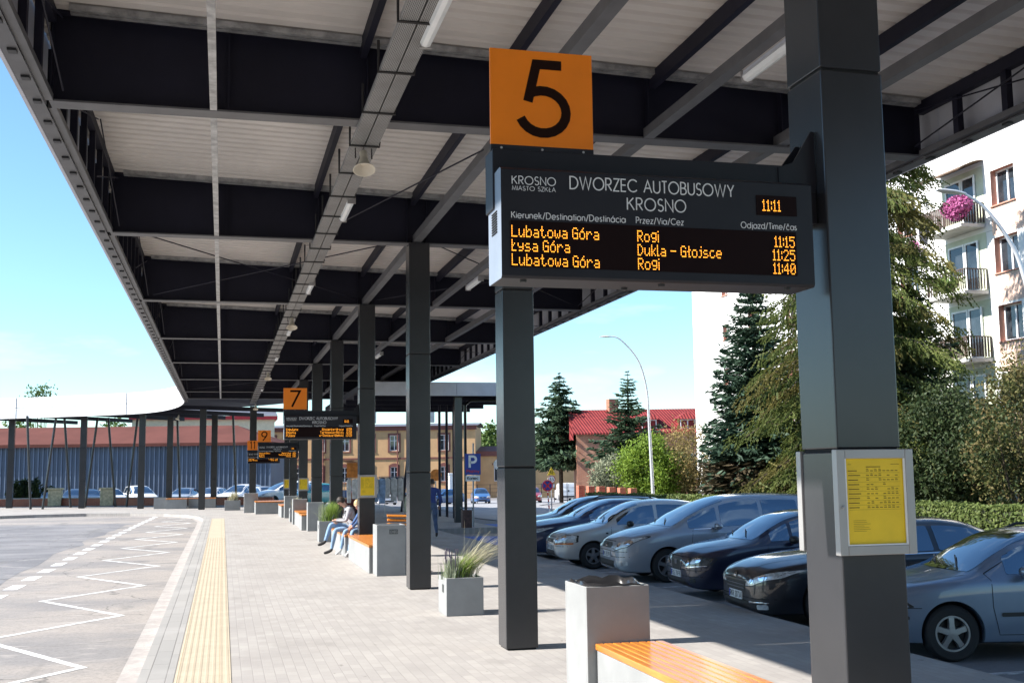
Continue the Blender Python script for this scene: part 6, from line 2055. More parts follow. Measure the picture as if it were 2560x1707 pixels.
HL, HD, ZE, ZR = 17.0, 8.0, 4.95, 6.85
m = MB()
hh = [(2.0, 3.1, 1.2, 3.2), (5.4, 6.5, 1.2, 3.2), (8.6, 9.7, 1.2, 3.2), (12, 13.1, 1.2, 3.2)]
facade(m, HP(0, 0, 0), hu, -hv, HL, -1.5, ZE, hh, 0.15, 0, 0)
m.add([HP(0, 0, -1.5), HP(0, HD, -1.5), HP(0, HD, ZE), HP(0, HD / 2, ZR), HP(0, 0, ZE)], [(0, 1, 2, 3, 4)])
m.add([HP(HL, 0, -1.5), HP(HL, HD, -1.5), HP(HL, HD, ZE), HP(HL, HD / 2, ZR), HP(HL, 0, ZE)], [(0, 1, 2, 3, 4)])
m.build('wall', [M['house_wall']], house)
for h in hh:
    window(house, HP(0, 0, 0), hu, -hv, *h, depth=0.12, mull=1, trans=0.33)
m = MB()
e = 0.35
k = (ZR - ZE) / (HD / 2)
for s in (0, 1):
    b0, b1 = (-e, HD / 2) if s == 0 else (HD + e, HD / 2)
    z0 = ZE - e * k
    m.add([HP(-0.3, b0, z0), HP(HL, b0, z0), HP(HL, b1, ZR), HP(-0.3, b1, ZR), HP(-0.3, b0, z0 + 0.12), HP(HL, b0, z0 + 0.12), HP(HL, b1, ZR + 0.12), HP(-0.3, b1, ZR + 0.12)],
          [(0, 1, 2, 3), (7, 6, 5, 4), (0, 4, 5, 1), (1, 5, 6, 2), (2, 6, 7, 3), (3, 7, 4, 0)])
roof = m.build('roof', M['red_roof'], house)
m = MB()
a0 = HP(-0.45, -0.5, 0)
m.add([HP(-0.5, -0.4, ZE - 0.6), HP(-0.5, HD + 0.4, ZE - 0.6), HP(-0.5, HD / 2, ZR + 0.35), HP(-0.25, -0.4, ZE - 0.6), HP(-0.25, HD + 0.4, ZE - 0.6), HP(-0.25, HD / 2, ZR + 0.35)], [(0, 2, 1), (3, 4, 5), (0, 1, 4, 3), (1, 2, 5, 4), (2, 0, 3, 5)])
m.build('gable_parapet', M['red_roof'], house)
for a in (5.9, 9.0, 12.5):
    m = MB()
    m.add([HP(a - 0.75, 0.3, ZE + 0.05), HP(a + 0.75, 0.3, ZE + 0.05), HP(a + 0.75, 0.3, ZE + 1.05), HP(a - 0.75, 0.3, ZE + 1.05), HP(a - 0.75, 3.0, ZE + 0.9), HP(a + 0.75, 3.0, ZE + 0.9), HP(a + 0.75, 3.0, ZE + 1.05), HP(a - 0.75, 3.0, ZE + 1.05)],
          [(0, 1, 2, 3), (1, 5, 6, 2), (0, 3, 7, 4), (2, 6, 7, 3)])
    d_ = m.build('dormer', M['red_roof'], house)
    m = MB()
    m.add([HP(a - 0.95, 0.05, ZE + 1.0), HP(a + 0.95, 0.05, ZE + 1.0), HP(a, 0.75, ZE + 1.62), HP(a - 0.95, 3.2, ZE + 1.25), HP(a + 0.95, 3.2, ZE + 1.25), HP(a, 3.2, ZE + 1.62)], [(0, 1, 2), (0, 2, 5, 3), (1, 4, 5, 2)])
    q = m.build('dormer_roof', M['red_roof'], None)
    for v in q.data.vertices:
        v.co -= Vector(house.location)
    q.parent = d_
    window(house, HP(0, 0.29, 0), hu, -hv, a - 0.6, a + 0.6, ZE + 0.2, ZE + 0.98, depth=0.06, mull=1, sill=False, name='dormer_window')
m = MB()
c = HP(3.2, HD / 2, 0)
m.box(c.x - 0.4, c.x + 0.4, c.y - 0.4, c.y + 0.4, ZR - 0.4, ZR + 1.0)
m.build('chimney', M['house_wall'], house)

# yellow two-storey building with brown trim
M['ochre'] = mk('ochre_render', (0.52, 0.315, 0.155), 0.85, var=0.08, scale=0.8)
M['brown_trim'] = mk('maroon_trim', (0.16, 0.055, 0.045), 0.8, var=0.1)
M['grey_roof'] = mk('grey_roof', (0.12, 0.12, 0.14), 0.6, var=0.1)
yb = thing('ochre_building', 'ochre two storey building with maroon window surrounds behind the pillars', 'building', (20, 141, -1.3))
yu = Vector((30.2 - 4.0, 137.2 - 145.2, 0)).normalized()
yv = Vector((-yu.y, yu.x, 0))
YO = Vector((3.5, 145.4, 0))
YL = (Vector((30.2, 137.2, 0)) - YO).length
YP = lambda a, b, z: YO + yu * a + yv * b + Vector((0, 0, z))
m = MB()
hs = []
a = 1.8
while a < YL - 1.5:
    hs.append((a, a + 1.15, 4.6, 6.5))
    hs.append((a + 0.1, a + 1.05, 0.8, 2.6))
    a += 3.1
facade(m, YO, yu, -yv, YL, -1.6, 7.5, hs, 0.2, 0, 1)
m.quad(YP(YL, 0, -1.6), YP(YL, 10, -1.6), YP(YL, 10, 7.5), YP(YL, 0, 7.5))
m.quad(YP(0, 0, -1.6), YP(0, 10, -1.6), YP(0, 10, 7.5), YP(0, 0, 7.5))
m.build('wall', [M['ochre'], M['brown_trim']], yb)
for h in hs:
    window(yb, YO, yu, -yv, *h[:4], depth=0.16, mull=1, sill=False, trans=0.35)
m = MB()
def bandbox(m, a0, a1, z0, z1, e0, e1):
    v = [YP(a0, -e0, z0), YP(a1, -e0, z0), YP(a1, e1, z0), YP(a0, e1, z0), YP(a0, -e0, z1), YP(a1, -e0, z1), YP(a1, e1, z1), YP(a0, e1, z1)]
    m.add(v, [(0, 3, 2, 1), (4, 5, 6, 7), (0, 1, 5, 4), (1, 2, 6, 5), (2, 3, 7, 6), (3, 0, 4, 7)])
bandbox(m, -0.2, YL + 0.2, 7.1, 7.6, 0.22, -0.002)
bandbox(m, 0, YL, 3.55, 3.75, 0.10, -0.002)
m.build('cornice', M['brown_trim'], yb)
for h in hs:
    m = MB()
    a0, a1, z0, z1 = h[:4]
    w_ = 0.22
    bandbox(m, a0 - w_, a0 - 0.002, z0 - 0.1, z1, 0.06, -0.002)
    bandbox(m, a1 + 0.002, a1 + w_, z0 - 0.1, z1, 0.06, -0.002)
    if z0 > 3:
        bandbox(m, a0 - w_, a1 + w_, z1 + 0.002, z1 + 0.25, 0.07, -0.002)
    else:
        N = 8
        for i in range(N):
            f0, f1 = i / N, (i + 1) / N
            x0, x1 = a0 - w_ + (a1 - a0 + 2 * w_) * f0, a0 - w_ + (a1 - a0 + 2 * w_) * f1
            zz0 = z1 + 0.28 * math.sin(PI * (f0 + f1) / 2)
            bandbox(m, x0, x1 - 0.001, z1 + 0.002, zz0 + 0.18, 0.07, -0.002)
    bandbox(m, a0 - w_, a1 + w_, z0 - 0.22, z0 - 0.102, 0.1, -0.002)
    m.build('window_surround', M['brown_trim'], yb)
m = MB()
m.add([YP(-0.4, -0.5, 7.61), YP(YL + 0.4, -0.5, 7.61), YP(YL + 0.4, 5, 8.1), YP(-0.4, 5, 8.1)], [(0, 1, 2, 3)])
m.add([YP(-0.4, 10.5, 7.61), YP(YL + 0.4, 10.5, 7.61), YP(YL + 0.4, 5, 8.1), YP(-0.4, 5, 8.1)], [(0, 1, 2, 3)])
m.build('roof', M['grey_roof'], yb)
for a in (14.5, 20.5, 22):
    c = YP(a, 4.2, 0)
    MB().box(c.x - 0.35, c.x + 0.35, c.y - 0.35, c.y + 0.35, 8.2, 9.9).build('chimney', M['slab'], yb)
m = MB()
for a in (9.0, 18.3, 24.3):
    p = YP(a, -0.12, 0)
    m.tube([(p.x, p.y, -1.4), (p.x, p.y, 7.1)], 0.08, 8)
m.build('downpipe', M['brown_trim'], yb)
# lower ochre annexe to the right
ya = thing('ochre_annexe', 'single storey ochre annexe with a maroon eaves band beside the two storey building', 'building', (33, 134, -1.3))
m = MB()
AO = YP(YL, 1.5, 0)
au = yu
hs2 = [(a_, a_ + 1.1, 0.7, 2.7) for a_ in (2.2, 5.2, 8.0, 11.0)]
facade(m, AO, au, -yv, 15.5, -1.6, 4.1, hs2, 0.2, 0, 1)
q0 = AO + au * 15.5
m.quad(q0 + Vector((0, 0, -1.6)), q0 + yv * 8 + Vector((0, 0, -1.6)), q0 + yv * 8 + Vector((0, 0, 4.1)), q0 + Vector((0, 0, 4.1)))
m.build('wall', [M['ochre'], M['brown_trim']], ya)
for h in hs2:
    window(ya, AO, au, -yv, *h, depth=0.16, mull=1, sill=False)
m = MB()
m.add([AO + au * -0.1 - yv * 0.3 + Vector((0, 0, 3.8)), AO + au * 15.8 - yv * 0.3 + Vector((0, 0, 3.8)), AO + au * 15.8 - yv * 0.3 + Vector((0, 0, 4.4)), AO + au * -0.1 - yv * 0.3 + Vector((0, 0, 4.4)),
       AO + au * 15.8 + yv * 8 + Vector((0, 0, 5.2)), AO + au * -0.1 + yv * 8 + Vector((0, 0, 5.2))], [(0, 1, 2, 3), (3, 2, 4, 5)])
m.build('eaves_roof', M['brown_trim'], ya)
for h in hs2:
    m = MB()
    a0, a1, z0, z1 = h
    for i in range(8):
        f0, f1 = i / 8, (i + 1) / 8
        x0, x1 = a0 - 0.22 + (a1 - a0 + 0.44) * f0, a0 - 0.22 + (a1 - a0 + 0.44) * f1
        zz0 = z1 + 0.25 * math.sin(PI * (f0 + f1) / 2)
        v = [AO + au * x - yv * e_ + Vector((0, 0, z)) for z in (z1 + 0.002, zz0 + 0.16) for x, e_ in ((x0, 0.06), (x1 - 0.001, 0.06), (x1 - 0.001, -0.0), (x0, -0.0))]
        m.add(v, [(0, 3, 2, 1), (4, 5, 6, 7), (0, 1, 5, 4), (1, 2, 6, 5), (2, 3, 7, 6), (3, 0, 4, 7)])
    m.build('window_surround', M['brown_trim'], ya)
# garage-like ochre wall further right, behind the signs
t = thing('ochre_shed', 'plain ochre shed wall behind the spruce', 'building', (41, 137, -1.2))
MB().box(36.5, 46.0, 134, 140, -1.6, 2.6).build('wall', M['ochre'], t)
MB().box(36.3, 46.2, 133.8, 140.2, 2.61, 2.8).build('roof', M['grey_roof'], t)
# corrugated warehouse
wh = thing('warehouse', 'long blue corrugated warehouse with a brown metal roof behind the curved wing', 'warehouse', (-10, 106, 0))
M['blue_sheet'] = mk('blue_sheet', (0.062, 0.088, 0.135), 0.55, var=0.10, scale=0.35)
M['brown_sheet'] = mk('brown_sheet', (0.125, 0.046, 0.036), 0.9, var=0.12, scale=0.3, spec=0.15)
A, B_ = Vector((-45, 112.5, 0)), Vector((3.8, 101.2, 0))
wu = (B_ - A).normalized()
wv = Vector((-wu.y, wu.x, 0))
WL = (B_ - A).length
m = MB()
pts = []
x = 0
while x < WL:
    pts += [(x, 0), (x + 0.24, 0), (x + 0.27, 0.07), (x + 0.37, 0.07)]
    x += 0.40
pts.append((WL, 0))
n_ = len(pts)
m.v = [tuple(A + wu * a_ - wv * b_ + Vector((0, 0, z))) for z in (-0.2, 4.75) for a_, b_ in pts]
m.f = [(i, i + 1, n_ + i + 1, n_ + i) for i in range(n_ - 1)]
m.m = [1 if i % 4 == 2 else 0 for i in range(len(m.f))]
c0, c1 = B_, B_ + wv * 12
m.quad(tuple(c0 + Vector((0, 0, -.2))), tuple(c1 + Vector((0, 0, -.2))), tuple(c1 + Vector((0, 0, 4.75))), tuple(c0 + Vector((0, 0, 4.75))))
m.build('wall', [M['blue_sheet'], mk('blue_sheet_crest', (0.12, 0.16, 0.235), 0.5, var=0.12, scale=0.5)], wh)
m = MB()
p = lambda a_, b_, z: tuple(A + wu * a_ + wv * b_ + Vector((0, 0, z)))
m.add([p(-1, -0.6, 4.72), p(WL + 0.5, -0.6, 4.72), p(WL - 4.0, 6, 6.45), p(-1, 6, 6.45), p(WL + 0.5, 12.6, 4.72), p(-1, 12.6, 4.72)], [(0, 1, 2, 3), (3, 2, 4, 5), (1, 4, 2)])
m.add([p(-1, -0.62, 4.45), p(WL + 0.5, -0.62, 4.45), p(WL + 0.5, -0.62, 4.719), p(-1, -0.62, 4.719)], [(0, 1, 2, 3)])
m.build('roof', M['brown_sheet'], wh)
# pale building with a red roof line behind the warehouse end
t = thing('cream_building', 'cream building with a grey roof and red eaves line behind the warehouse end', 'building', (8, 130, -0.5))
m = MB()
facade(m, (-9.5, 128, 0), (1, 0, 0), (0, -1, 0), 15, -1.5, 7.9, [(12.8, 13.9, 4.2, 6.6)], 0.15, 0, 1)
m.build('wall', [mk('cream_render', (0.72, 0.60, 0.42), 0.85, var=0.05), M['brown_trim']], t)
for a_ in (12.8,):
    window(t, (-9.5, 128, 0), (1, 0, 0), (0, -1, 0), a_, a_ + 1.1, 4.2, 6.6, depth=0.12, mull=1, sill=False)
MB().box(-9.8, 5.8, 127.6, 136, 7.91, 8.3).build('eaves', M['sign_red'], t)
m = MB()
m.add([(-9.8, 127.5, 8.31), (5.8, 127.5, 8.31), (5.8, 136, 9.6), (-9.8, 136, 9.6)], [(0, 1, 2, 3)])
m.build('roof', M['grey_roof'], t)
# unseen blocks added behind the viewer to hold back sky and bounce light
t = thing('yard_light_blocker', 'plain unseen block added across the bus yard behind the viewpoint to block light', 'building', (-24, -30, 0))
MB().box(-48, -9, -44, -26, -0.2, 15).build('wall', mk('yard_blocker_grey', (0.22, 0.21, 0.20), 0.8, var=0.1), t)
t = thing('rear_light_blocker', 'grey unseen block added under the canopy behind the viewpoint to block light', 'building', (3, -16, 0))  # second unseen block, added to stop bounce light on faces turned to the viewer
MB().box(0.6, 8.4, -30, -11, 0, 5.9).build('wall', mk('rear_blocker_grey', (0.10, 0.10, 0.105), 0.7, var=0.1), t)

# ---------------------------------------------------------------- trees, bushes, hedges
M['bark'] = mk('bark', (0.09, 0.065, 0.045), 0.95, var=0.35, scale=6, bump=0.5, bscale=14)
M['needle_dk'] = leafmat('spruce_needles', (0.050, 0.085, 0.042), (0.028, 0.055, 0.030), (0.085, 0.12, 0.06), 1.2, 0.15)
M['needle_blue'] = leafmat('blue_spruce_needles', (0.060, 0.105, 0.065), (0.030, 0.060, 0.040), (0.11, 0.16, 0.10), 1.0, 0.15)
M['needle_br'] = leafmat('dry_needles', (0.10, 0.075, 0.045), (0.07, 0.06, 0.035), (0.13, 0.10, 0.06), 2.0, 0.15)
M['larch'] = leafmat('larch_needles', (0.125, 0.155, 0.038), (0.08, 0.105, 0.026), (0.19, 0.20, 0.06), 1.0, 0.3)
M['larch_br'] = leafmat('larch_autumn', (0.18, 0.155, 0.045), (0.12, 0.115, 0.034), (0.18, 0.165, 0.05), 1.2, 0.3)
M['lime_leaf'] = leafmat('lime_leaf', (0.20, 0.30, 0.035), (0.11, 0.19, 0.025), (0.30, 0.37, 0.06), 1.6, 0.35)
M['dk_leaf'] = leafmat('dark_leaf', (0.040, 0.065, 0.022), (0.022, 0.038, 0.014), (0.10, 0.11, 0.04), 1.4, 0.25)
M['olive_leaf'] = leafmat('willow_leaf', (0.30, 0.22, 0.085), (0.21, 0.16, 0.06), (0.36, 0.28, 0.13), 1.5, 0.3)
M['grey_leaf'] = leafmat('silver_leaf', (0.26, 0.28, 0.18), (0.17, 0.19, 0.12), (0.36, 0.37, 0.26), 1.8, 0.3)
M['rust_leaf'] = leafmat('rust_leaf', (0.15, 0.115, 0.045), (0.09, 0.115, 0.035), (0.20, 0.13, 0.06), 1.3, 0.3)
M['hedge_leaf'] = leafmat('hedge_leaf', (0.13, 0.17, 0.045), (0.075, 0.11, 0.028), (0.24, 0.26, 0.09), 2.2, 0.3)
M['hedge_core'] = mk('hedge_core', (0.035, 0.045, 0.018), 0.95, var=0.3)
def conifer(name, label, x, y, z0, h, rad, mat, seed, droop=0.25, base=0.12, levels=38, per=9, s=0.20, dens=1.0, ragged=0.25, taper=0.85, group=None, bare=None, lean=0.0):
    rg = np.random.default_rng(seed)
    t = thing(name, label, 'tree', (x, y, z0), group=group)
    MB().tube([(x, y, z0 - 0.2), (x + lean * 0.5, y, z0 + h * 0.5), (x + lean, y, z0 + h * 0.985)], [0.03 * h ** 0.9 * 0.5 + 0.05, 0.012 * h + 0.03, 0.012], 9).build('trunk', M['bark'], t, smooth=True)
    P, D, S = [], [], []
    bm_ = MB()
    for l in range(levels):
        f = (l + rg.uniform(0, 0.8)) / levels
        zz_ = z0 + h * (base + (0.99 - base) * f)
        r0 = rad * (1 - f) ** taper * (0.55 + 0.45 * min(1, (f + 0.04) / 0.12))
        nb = max(4, int(per * (1 - 0.45 * f)))
        for b in range(nb):
            a = 2 * PI * (b + rg.uniform(0, 1)) / nb
            L = r0 * rg.uniform(1 - ragged * 1.6, 1 + ragged) + 0.06
            n = max(4, int(L / s * 7.0 * dens))
            dz = -droop * rg.uniform(0.4, 1.4)
            u = np.array([math.cos(a), math.sin(a)])
            for k in range(n):
                q = (k + rg.uniform(0, 1)) / n
                up = 0.25 * q * q if droop < 0.5 else 0.08 * q * q
                wob = rg.normal() * 0.05 * L
                side = rg.normal() * (0.13 + 0.24 * (1 - q)) * L * 0.55
                px = x + lean * f + u[0] * L * q - u[1] * side
                py = y + u[1] * L * q + u[0] * side
                pz = zz_ + L * (dz * q + up) + wob * 0.5
                P.append((px, py, pz))
                dd = np.array([u[0] + rg.normal() * 0.55, u[1] + rg.normal() * 0.55, dz * 0.9 + rg.normal() * 0.25])
                D.append(dd / np.linalg.norm(dd))
                S.append(s * rg.uniform(0.6, 1.25) * (0.55 + 0.45 * (1 - f)))
    P, D, S = np.array(P), np.array(D), np.array(S)
    w = np.cross(D, rg.normal(size=D.shape) * 0.5 + np.array([0, 0, 1.0]))
    w /= np.linalg.norm(w, axis=1)[:, None] + 1e-9
    A = D * S[:, None]
    Bv = w * (S * 0.30)[:, None]
    Q = np.stack([P - A, P - Bv + A * 0.15, P + A, P + Bv + A * 0.15], axis=1)
    if bare is not None:
        zc = P[:, 2] < z0 + h * bare
        zc &= rg.uniform(size=len(P)) < 0.75
        leaf_mesh('dry_skirt', Q[zc], M['needle_br'], t)
        Q = Q[~zc]
    leaf_mesh('crown', Q, mat, t)
    return t
def larch(label, x, y, z0, h, rad, seed, mats, n_br=120, strands=16, base=0.10):
    rg = np.random.default_rng(seed)
    t = thing('larch', label, 'tree', (x, y, z0), group='drooping larches by the apartment block')
    MB().tube([(x, y, z0 - 0.2), (x + 0.1, y, z0 + h * 0.5), (x, y, z0 + h)], [0.17, 0.10, 0.015], 9).build('trunk', M['bark'], t, smooth=True)
    Q = [[], []]
    lim = MB()
    for b in range(n_br):
        f = (b + rg.uniform(0, 1)) / n_br
        zb_ = z0 + h * (base + (0.97 - base) * f)
        L = rad * (1 - f) ** 0.48 * rg.uniform(0.6, 1.15) + 0.25
        a = rg.uniform(0, 2 * PI)
        u = np.array([math.cos(a), math.sin(a), 0])
        which = 1 if rg.uniform() < 0.3 else 0
        pts = []
        for q in np.linspace(0, 1, 6):
            pts.append((x + u[0] * L * q, y + u[1] * L * q, zb_ + L * (0.10 * q - 0.42 * q * q)))
        lim.tube(pts, [0.035 * (1 - k / 6.5) * (1 - 0.6 * f) for k in range(6)], 4, cap=False)
        ns = int(strands * L)
        for k in range(ns):
            q = rg.uniform(0.12, 1.02)
            p = np.array([x + u[0] * L * q, y + u[1] * L * q, zb_ + L * (0.10 * q - 0.42 * q * q)])
            p[:2] += rg.normal(size=2) * 0.10 * L * 0.5
            ln = rg.uniform(0.22, 0.62) * (0.6 + 0.5 * (1 - f))
            d = np.array([u[0] * 0.5 + rg.normal() * 0.35, u[1] * 0.5 + rg.normal() * 0.35, -0.75 + rg.normal() * 0.3])
            d /= np.linalg.norm(d)
            w = np.cross(d, rg.normal(size=3))
            w /= np.linalg.norm(w)
            seg = 4
            for s_ in range(seg):
                a0 = p + d * ln * s_ / seg
                a1 = p + d * ln * (s_ + 1.15) / seg
                ww = w * 0.036 * rg.uniform(0.6, 1.4)
                w2 = np.cross(d, w) * 0.028
                Q[which].append((a0, (a0 + a1) / 2 - ww, a1, (a0 + a1) / 2 + ww))
                Q[which].append((a0, (a0 + a1) / 2 - w2, a1, (a0 + a1) / 2 + w2))
    lim.build('limbs', M['bark'], t)
    leaf_mesh('crown', np.array(Q[0]), mats[0], t)
    leaf_mesh('autumn_crown', np.array(Q[1]), mats[1], t)
    return t
def bush(name, label, x, y, z0, rx, ry, h, mat, seed, n=7000, s=0.10, clumps=46, trunk=True, group=None, cat='bush', low=0.05, droop=False, mat2=None):
    rg = np.random.default_rng(seed)
    t = thing(name, label, cat, (x, y, z0), group=group)
    m = MB()
    C = []
    for k in range(clumps):
        d = rg.normal(size=3)
        d /= np.linalg.norm(d)
        r = rg.uniform(0.45, 0.97)
        zc = z0 + h * (low + 0.06) + (h * (0.94 - low)) * (0.5 + 0.5 * d[2] * r)
        k_ = 1.0 if droop else math.sqrt(max(0.15, 1 - (2 * (zc - z0) / h - 1) ** 2 * 0.75))
        C.append((x + d[0] * rx * r * k_, y + d[1] * ry * r * k_, zc))
    C = np.array(C)
    for k in range(min(16, clumps)):
        c = C[k]
        m.tube([(x + rg.normal() * 0.08, y + rg.normal() * 0.08, z0 - 0.1), ((x + c[0]) / 2 + rg.normal() * 0.1, (y + c[1]) / 2, z0 + (c[2] - z0) * 0.55), tuple(c)], [0.055 * h ** 0.5, 0.03, 0.01], 5)
    m.build('trunk' if trunk else 'stems', M['bark'], t)
    pc = rg.integers(0, clumps, n)
    rad = (0.20 + 0.16 * rg.uniform(size=clumps)) * min(rx, h / 2) * 1.15
    d = rg.normal(size=(n, 3))
    d /= np.linalg.norm(d, axis=1)[:, None]
    p = C[pc] + d * rad[pc][:, None] * rg.uniform(0.3, 1.25, (n, 1))
    if droop:
        p[:, 2] -= np.abs(rg.normal(size=n)) * 0.25
    p[:, 2] = np.maximum(p[:, 2], z0 + 0.03)
    Q = leaf_quads(p, s, rg, d, 0.9, 0.55)
    if mat2 is not None:
        sel = (pc % 3 == 0)
        leaf_mesh('second_foliage', Q[sel], mat2, t)
        Q = Q[~sel]
    leaf_mesh('crown', Q, mat, t)
    return t
conifer('spruce', 'tall ragged spruce between the second pillar and the red roofed house', 27.6, 91.9, -0.9, 11.2, 4.3, M['needle_dk'], 21, droop=0.35, levels=38, per=10, s=0.40, ragged=0.34, taper=0.95, base=0.30, dens=1.1)
conifer('spruce', 'narrow spruce standing in front of the red roof', 26.2, 71.4, -0.3, 8.9, 2.6, M['needle_dk'], 22, droop=0.15, levels=34, per=9, s=0.30, ragged=0.34, taper=0.9, base=0.22, dens=1.1)
conifer('blue_spruce', 'dense layered blue spruce with a brown skirt in front of the apartment block', 21.5, 43.2, -0.15, 9.9, 2.4, M['needle_blue'], 23, droop=0.16, levels=52, per=15, s=0.25, ragged=0.16, taper=0.5, base=0.05, dens=1.4, bare=0.24)
conifer('spruce', 'dark spruce behind the yellow green larch, right of the big pillar', 24.4, 36.3, -0.15, 9.0, 2.8, M['needle_dk'], 24, droop=0.2, levels=40, per=12, s=0.24, ragged=0.25, taper=0.65, base=0.05, dens=1.3)
larch('tall yellow green larch with hanging branches behind the big pillar', 22.3, 36.4, -0.15, 19.0, 4.1, 31, (M['larch'], M['larch_br']), 330, 40)
bush('broadleaf_bush', 'dark green leafy bush mass right of the big pillar above the hedge', 22.9, 32.2, -0.15, 2.5, 1.7, 4.7, M['dk_leaf'], 41, 30000, 0.06, 110)
bush('broadleaf_bush', 'russet and green bush at the right edge', 22.7, 28.6, -0.15, 1.9, 1.5, 5.3, M['rust_leaf'], 42, 16000, 0.055, 70, mat2=M['dk_leaf'])
bush('broadleaf_bush', 'bright lime green bush around the tall street lamp', 22.4, 58.0, -0.2, 1.75, 1.6, 4.0, M['lime_leaf'], 43, 14000, 0.08, 70)
bush('broadleaf_bush', 'dark green bush between the lime bush and the brown willow', 24.6, 61.5, -0.2, 1.9, 1.5, 3.4, M['dk_leaf'], 44, 6000, 0.12, 40)
bush('willow', 'drooping brownish willow in front of the apartment block end', 25.0, 58.0, -0.2, 2.3, 1.8, 4.5, M['olive_leaf'], 45, 9000, 0.075, 60, droop=True, mat2=M['rust_leaf'])
bush('silver_bush', 'grey green silvery bush beside the brick fence piers', 21.9, 63.4, -0.2, 1.6, 1.4, 3.0, M['grey_leaf'], 46, 7000, 0.075, 45)
bush('small_tree', 'rounded green tree far behind the annexe', 36.0, 154.0, -1.3, 3.4, 3.0, 9.4, M['leaf_mid'], 47, 5000, 0.28, 40, cat='tree')
bush('small_tree', 'sparse treetop showing above the white curved wing', -20.2, 139.0, 0, 2.3, 1.8, 12.3, M['leaf_mid'], 48, 380, 0.17, 26, cat='tree', low=0.78)
for k, (x, y, h, lab) in enumerate(((-28, 128, 8.2, 'left'), (-20.5, 127, 8.0, 'middle'), (-11, 125, 7.6, 'right'))):
    bush('small_tree', lab + ' of three leafy trees behind the warehouse roof', x, y, 0, 4.2, 2.5, h, M['leaf_mid'], 50 + k, 3500, 0.28, 36, cat='tree', group='trees behind the warehouse')
bush('broadleaf_bush', 'dark bush against the blue warehouse wall', -13.6, 88.5, 0, 2.0, 1.0, 1.7, M['dk_leaf'], 54, 2500, 0.12, 30)
bush('broadleaf_bush', 'low green shrub by the road beside the white van', 29.5, 112, -1.3, 1.5, 1.2, 2.2, M['hedge_leaf'], 55, 3000, 0.14, 30)
bush('small_shrub', 'small red tinged shrub at the foot of the apartment end wall', 26.6, 55.2, -0.15, 0.9, 0.8, 2.0, M['rust_leaf'], 56, 1800, 0.07, 22, mat2=M['dk_leaf'])
bush('small_shrub', 'dark shrub under the blue spruce', 23.4, 46.2, -0.15, 0.8, 0.7, 1.4, M['dk_leaf'], 57, 1800, 0.07, 22)
def hedge(label, pts, width, h, z0, seed, dens=620, s=0.055):
    rg = np.random.default_rng(seed)
    t = thing('clipped_hedge', label, 'hedge', (pts[0][0], pts[0][1], z0))
    core = MB()
    P, D = [], []
    for a, b in zip(pts[:-1], pts[1:]):
        A, B2 = np.array(a, float), np.array(b, float)
        u = B2 - A
        L = np.linalg.norm(u)
        u /= L
        v = np.array([u[1], -u[0]])
        core.bar((a[0], a[1], z0 + (h - 0.05) / 2), (b[0], b[1], z0 + (h - 0.05) / 2), width - 0.1, h - 0.05)
        for side, area in ((-1, L * h), (1, L * h), (0, L * width)):
            n = int(area * dens)
            tt = rg.uniform(0, L, n)
            if side:
                zz_ = rg.uniform(0.02, h, n)
                off = side * (width / 2 + rg.normal(size=n) * 0.035 - 0.05 * np.maximum(0, zz_ / h - 0.8) * 5)
                nd = np.tile(np.array([v[0] * side, v[1] * side, 0.3]), (n, 1))
            else:
                zz_ = h + rg.normal(size=n) * 0.03
                off = rg.uniform(-width / 2, width / 2, n)
                nd = np.tile(np.array([0, 0, 1.0]), (n, 1))
            q = np.stack([A[0] + u[0] * tt + v[0] * off, A[1] + u[1] * tt + v[1] * off, z0 + zz_], axis=1)
            q[:, 2] += 0.03 * np.sin(tt * 2.1) + 0.02 * np.sin(tt * 5.3)
            P.append(q)
            D.append(nd)
    P, D = np.concatenate(P), np.concatenate(D)
    core.build('core', M['hedge_core'], t)
    leaf_mesh('foliage', leaf_quads(P, s, rg, D, 0.9, 0.6), M['hedge_leaf'], t)
    return t
hedge('long clipped green hedge behind the parked cars', [(16.4, 49.5), (18.2, 41.8), (19.3, 35.5), (19.6, 28.9), (20.2, 25.7), (20.9, 18.0)], 0.9, 1.05, -0.18, 61)
# wire fence in front of the ochre building
t = thing('wire_fence', 'dark wire fence with white posts before the ochre annexe', 'fence', (32, 118, -1.3))
m = MB()
for k in range(14):
    a = Vector((22.5 + k * 1.25, 113.5 - k * 0.35, -1.35))
    m.tube([a, a + Vector((0, 0, 2.0))], 0.04, 6)
m.build('post', M['steel_dk'], t)
m = MB()
for z in (-0.2, 0.2, 0.6):
    m.bar((22.5, 113.5, z), (38.8, 108.9, z), 0.02, 0.03)
m.build('rail', M['steel_dk'], t)
t = thing('gate_pier', 'white painted gate pier before the ochre annexe', 'pier', (22.3, 112.4, -1.3))
MB().box(22.0, 22.75, 112, 112.7, -1.4, 1.6).build('shaft', M['render_white'], t, bevel=0.03)
MB().box(21.9, 22.85, 111.9, 112.8, 1.605, 1.8).build('cap', M['render_white'], t, bevel=0.03)

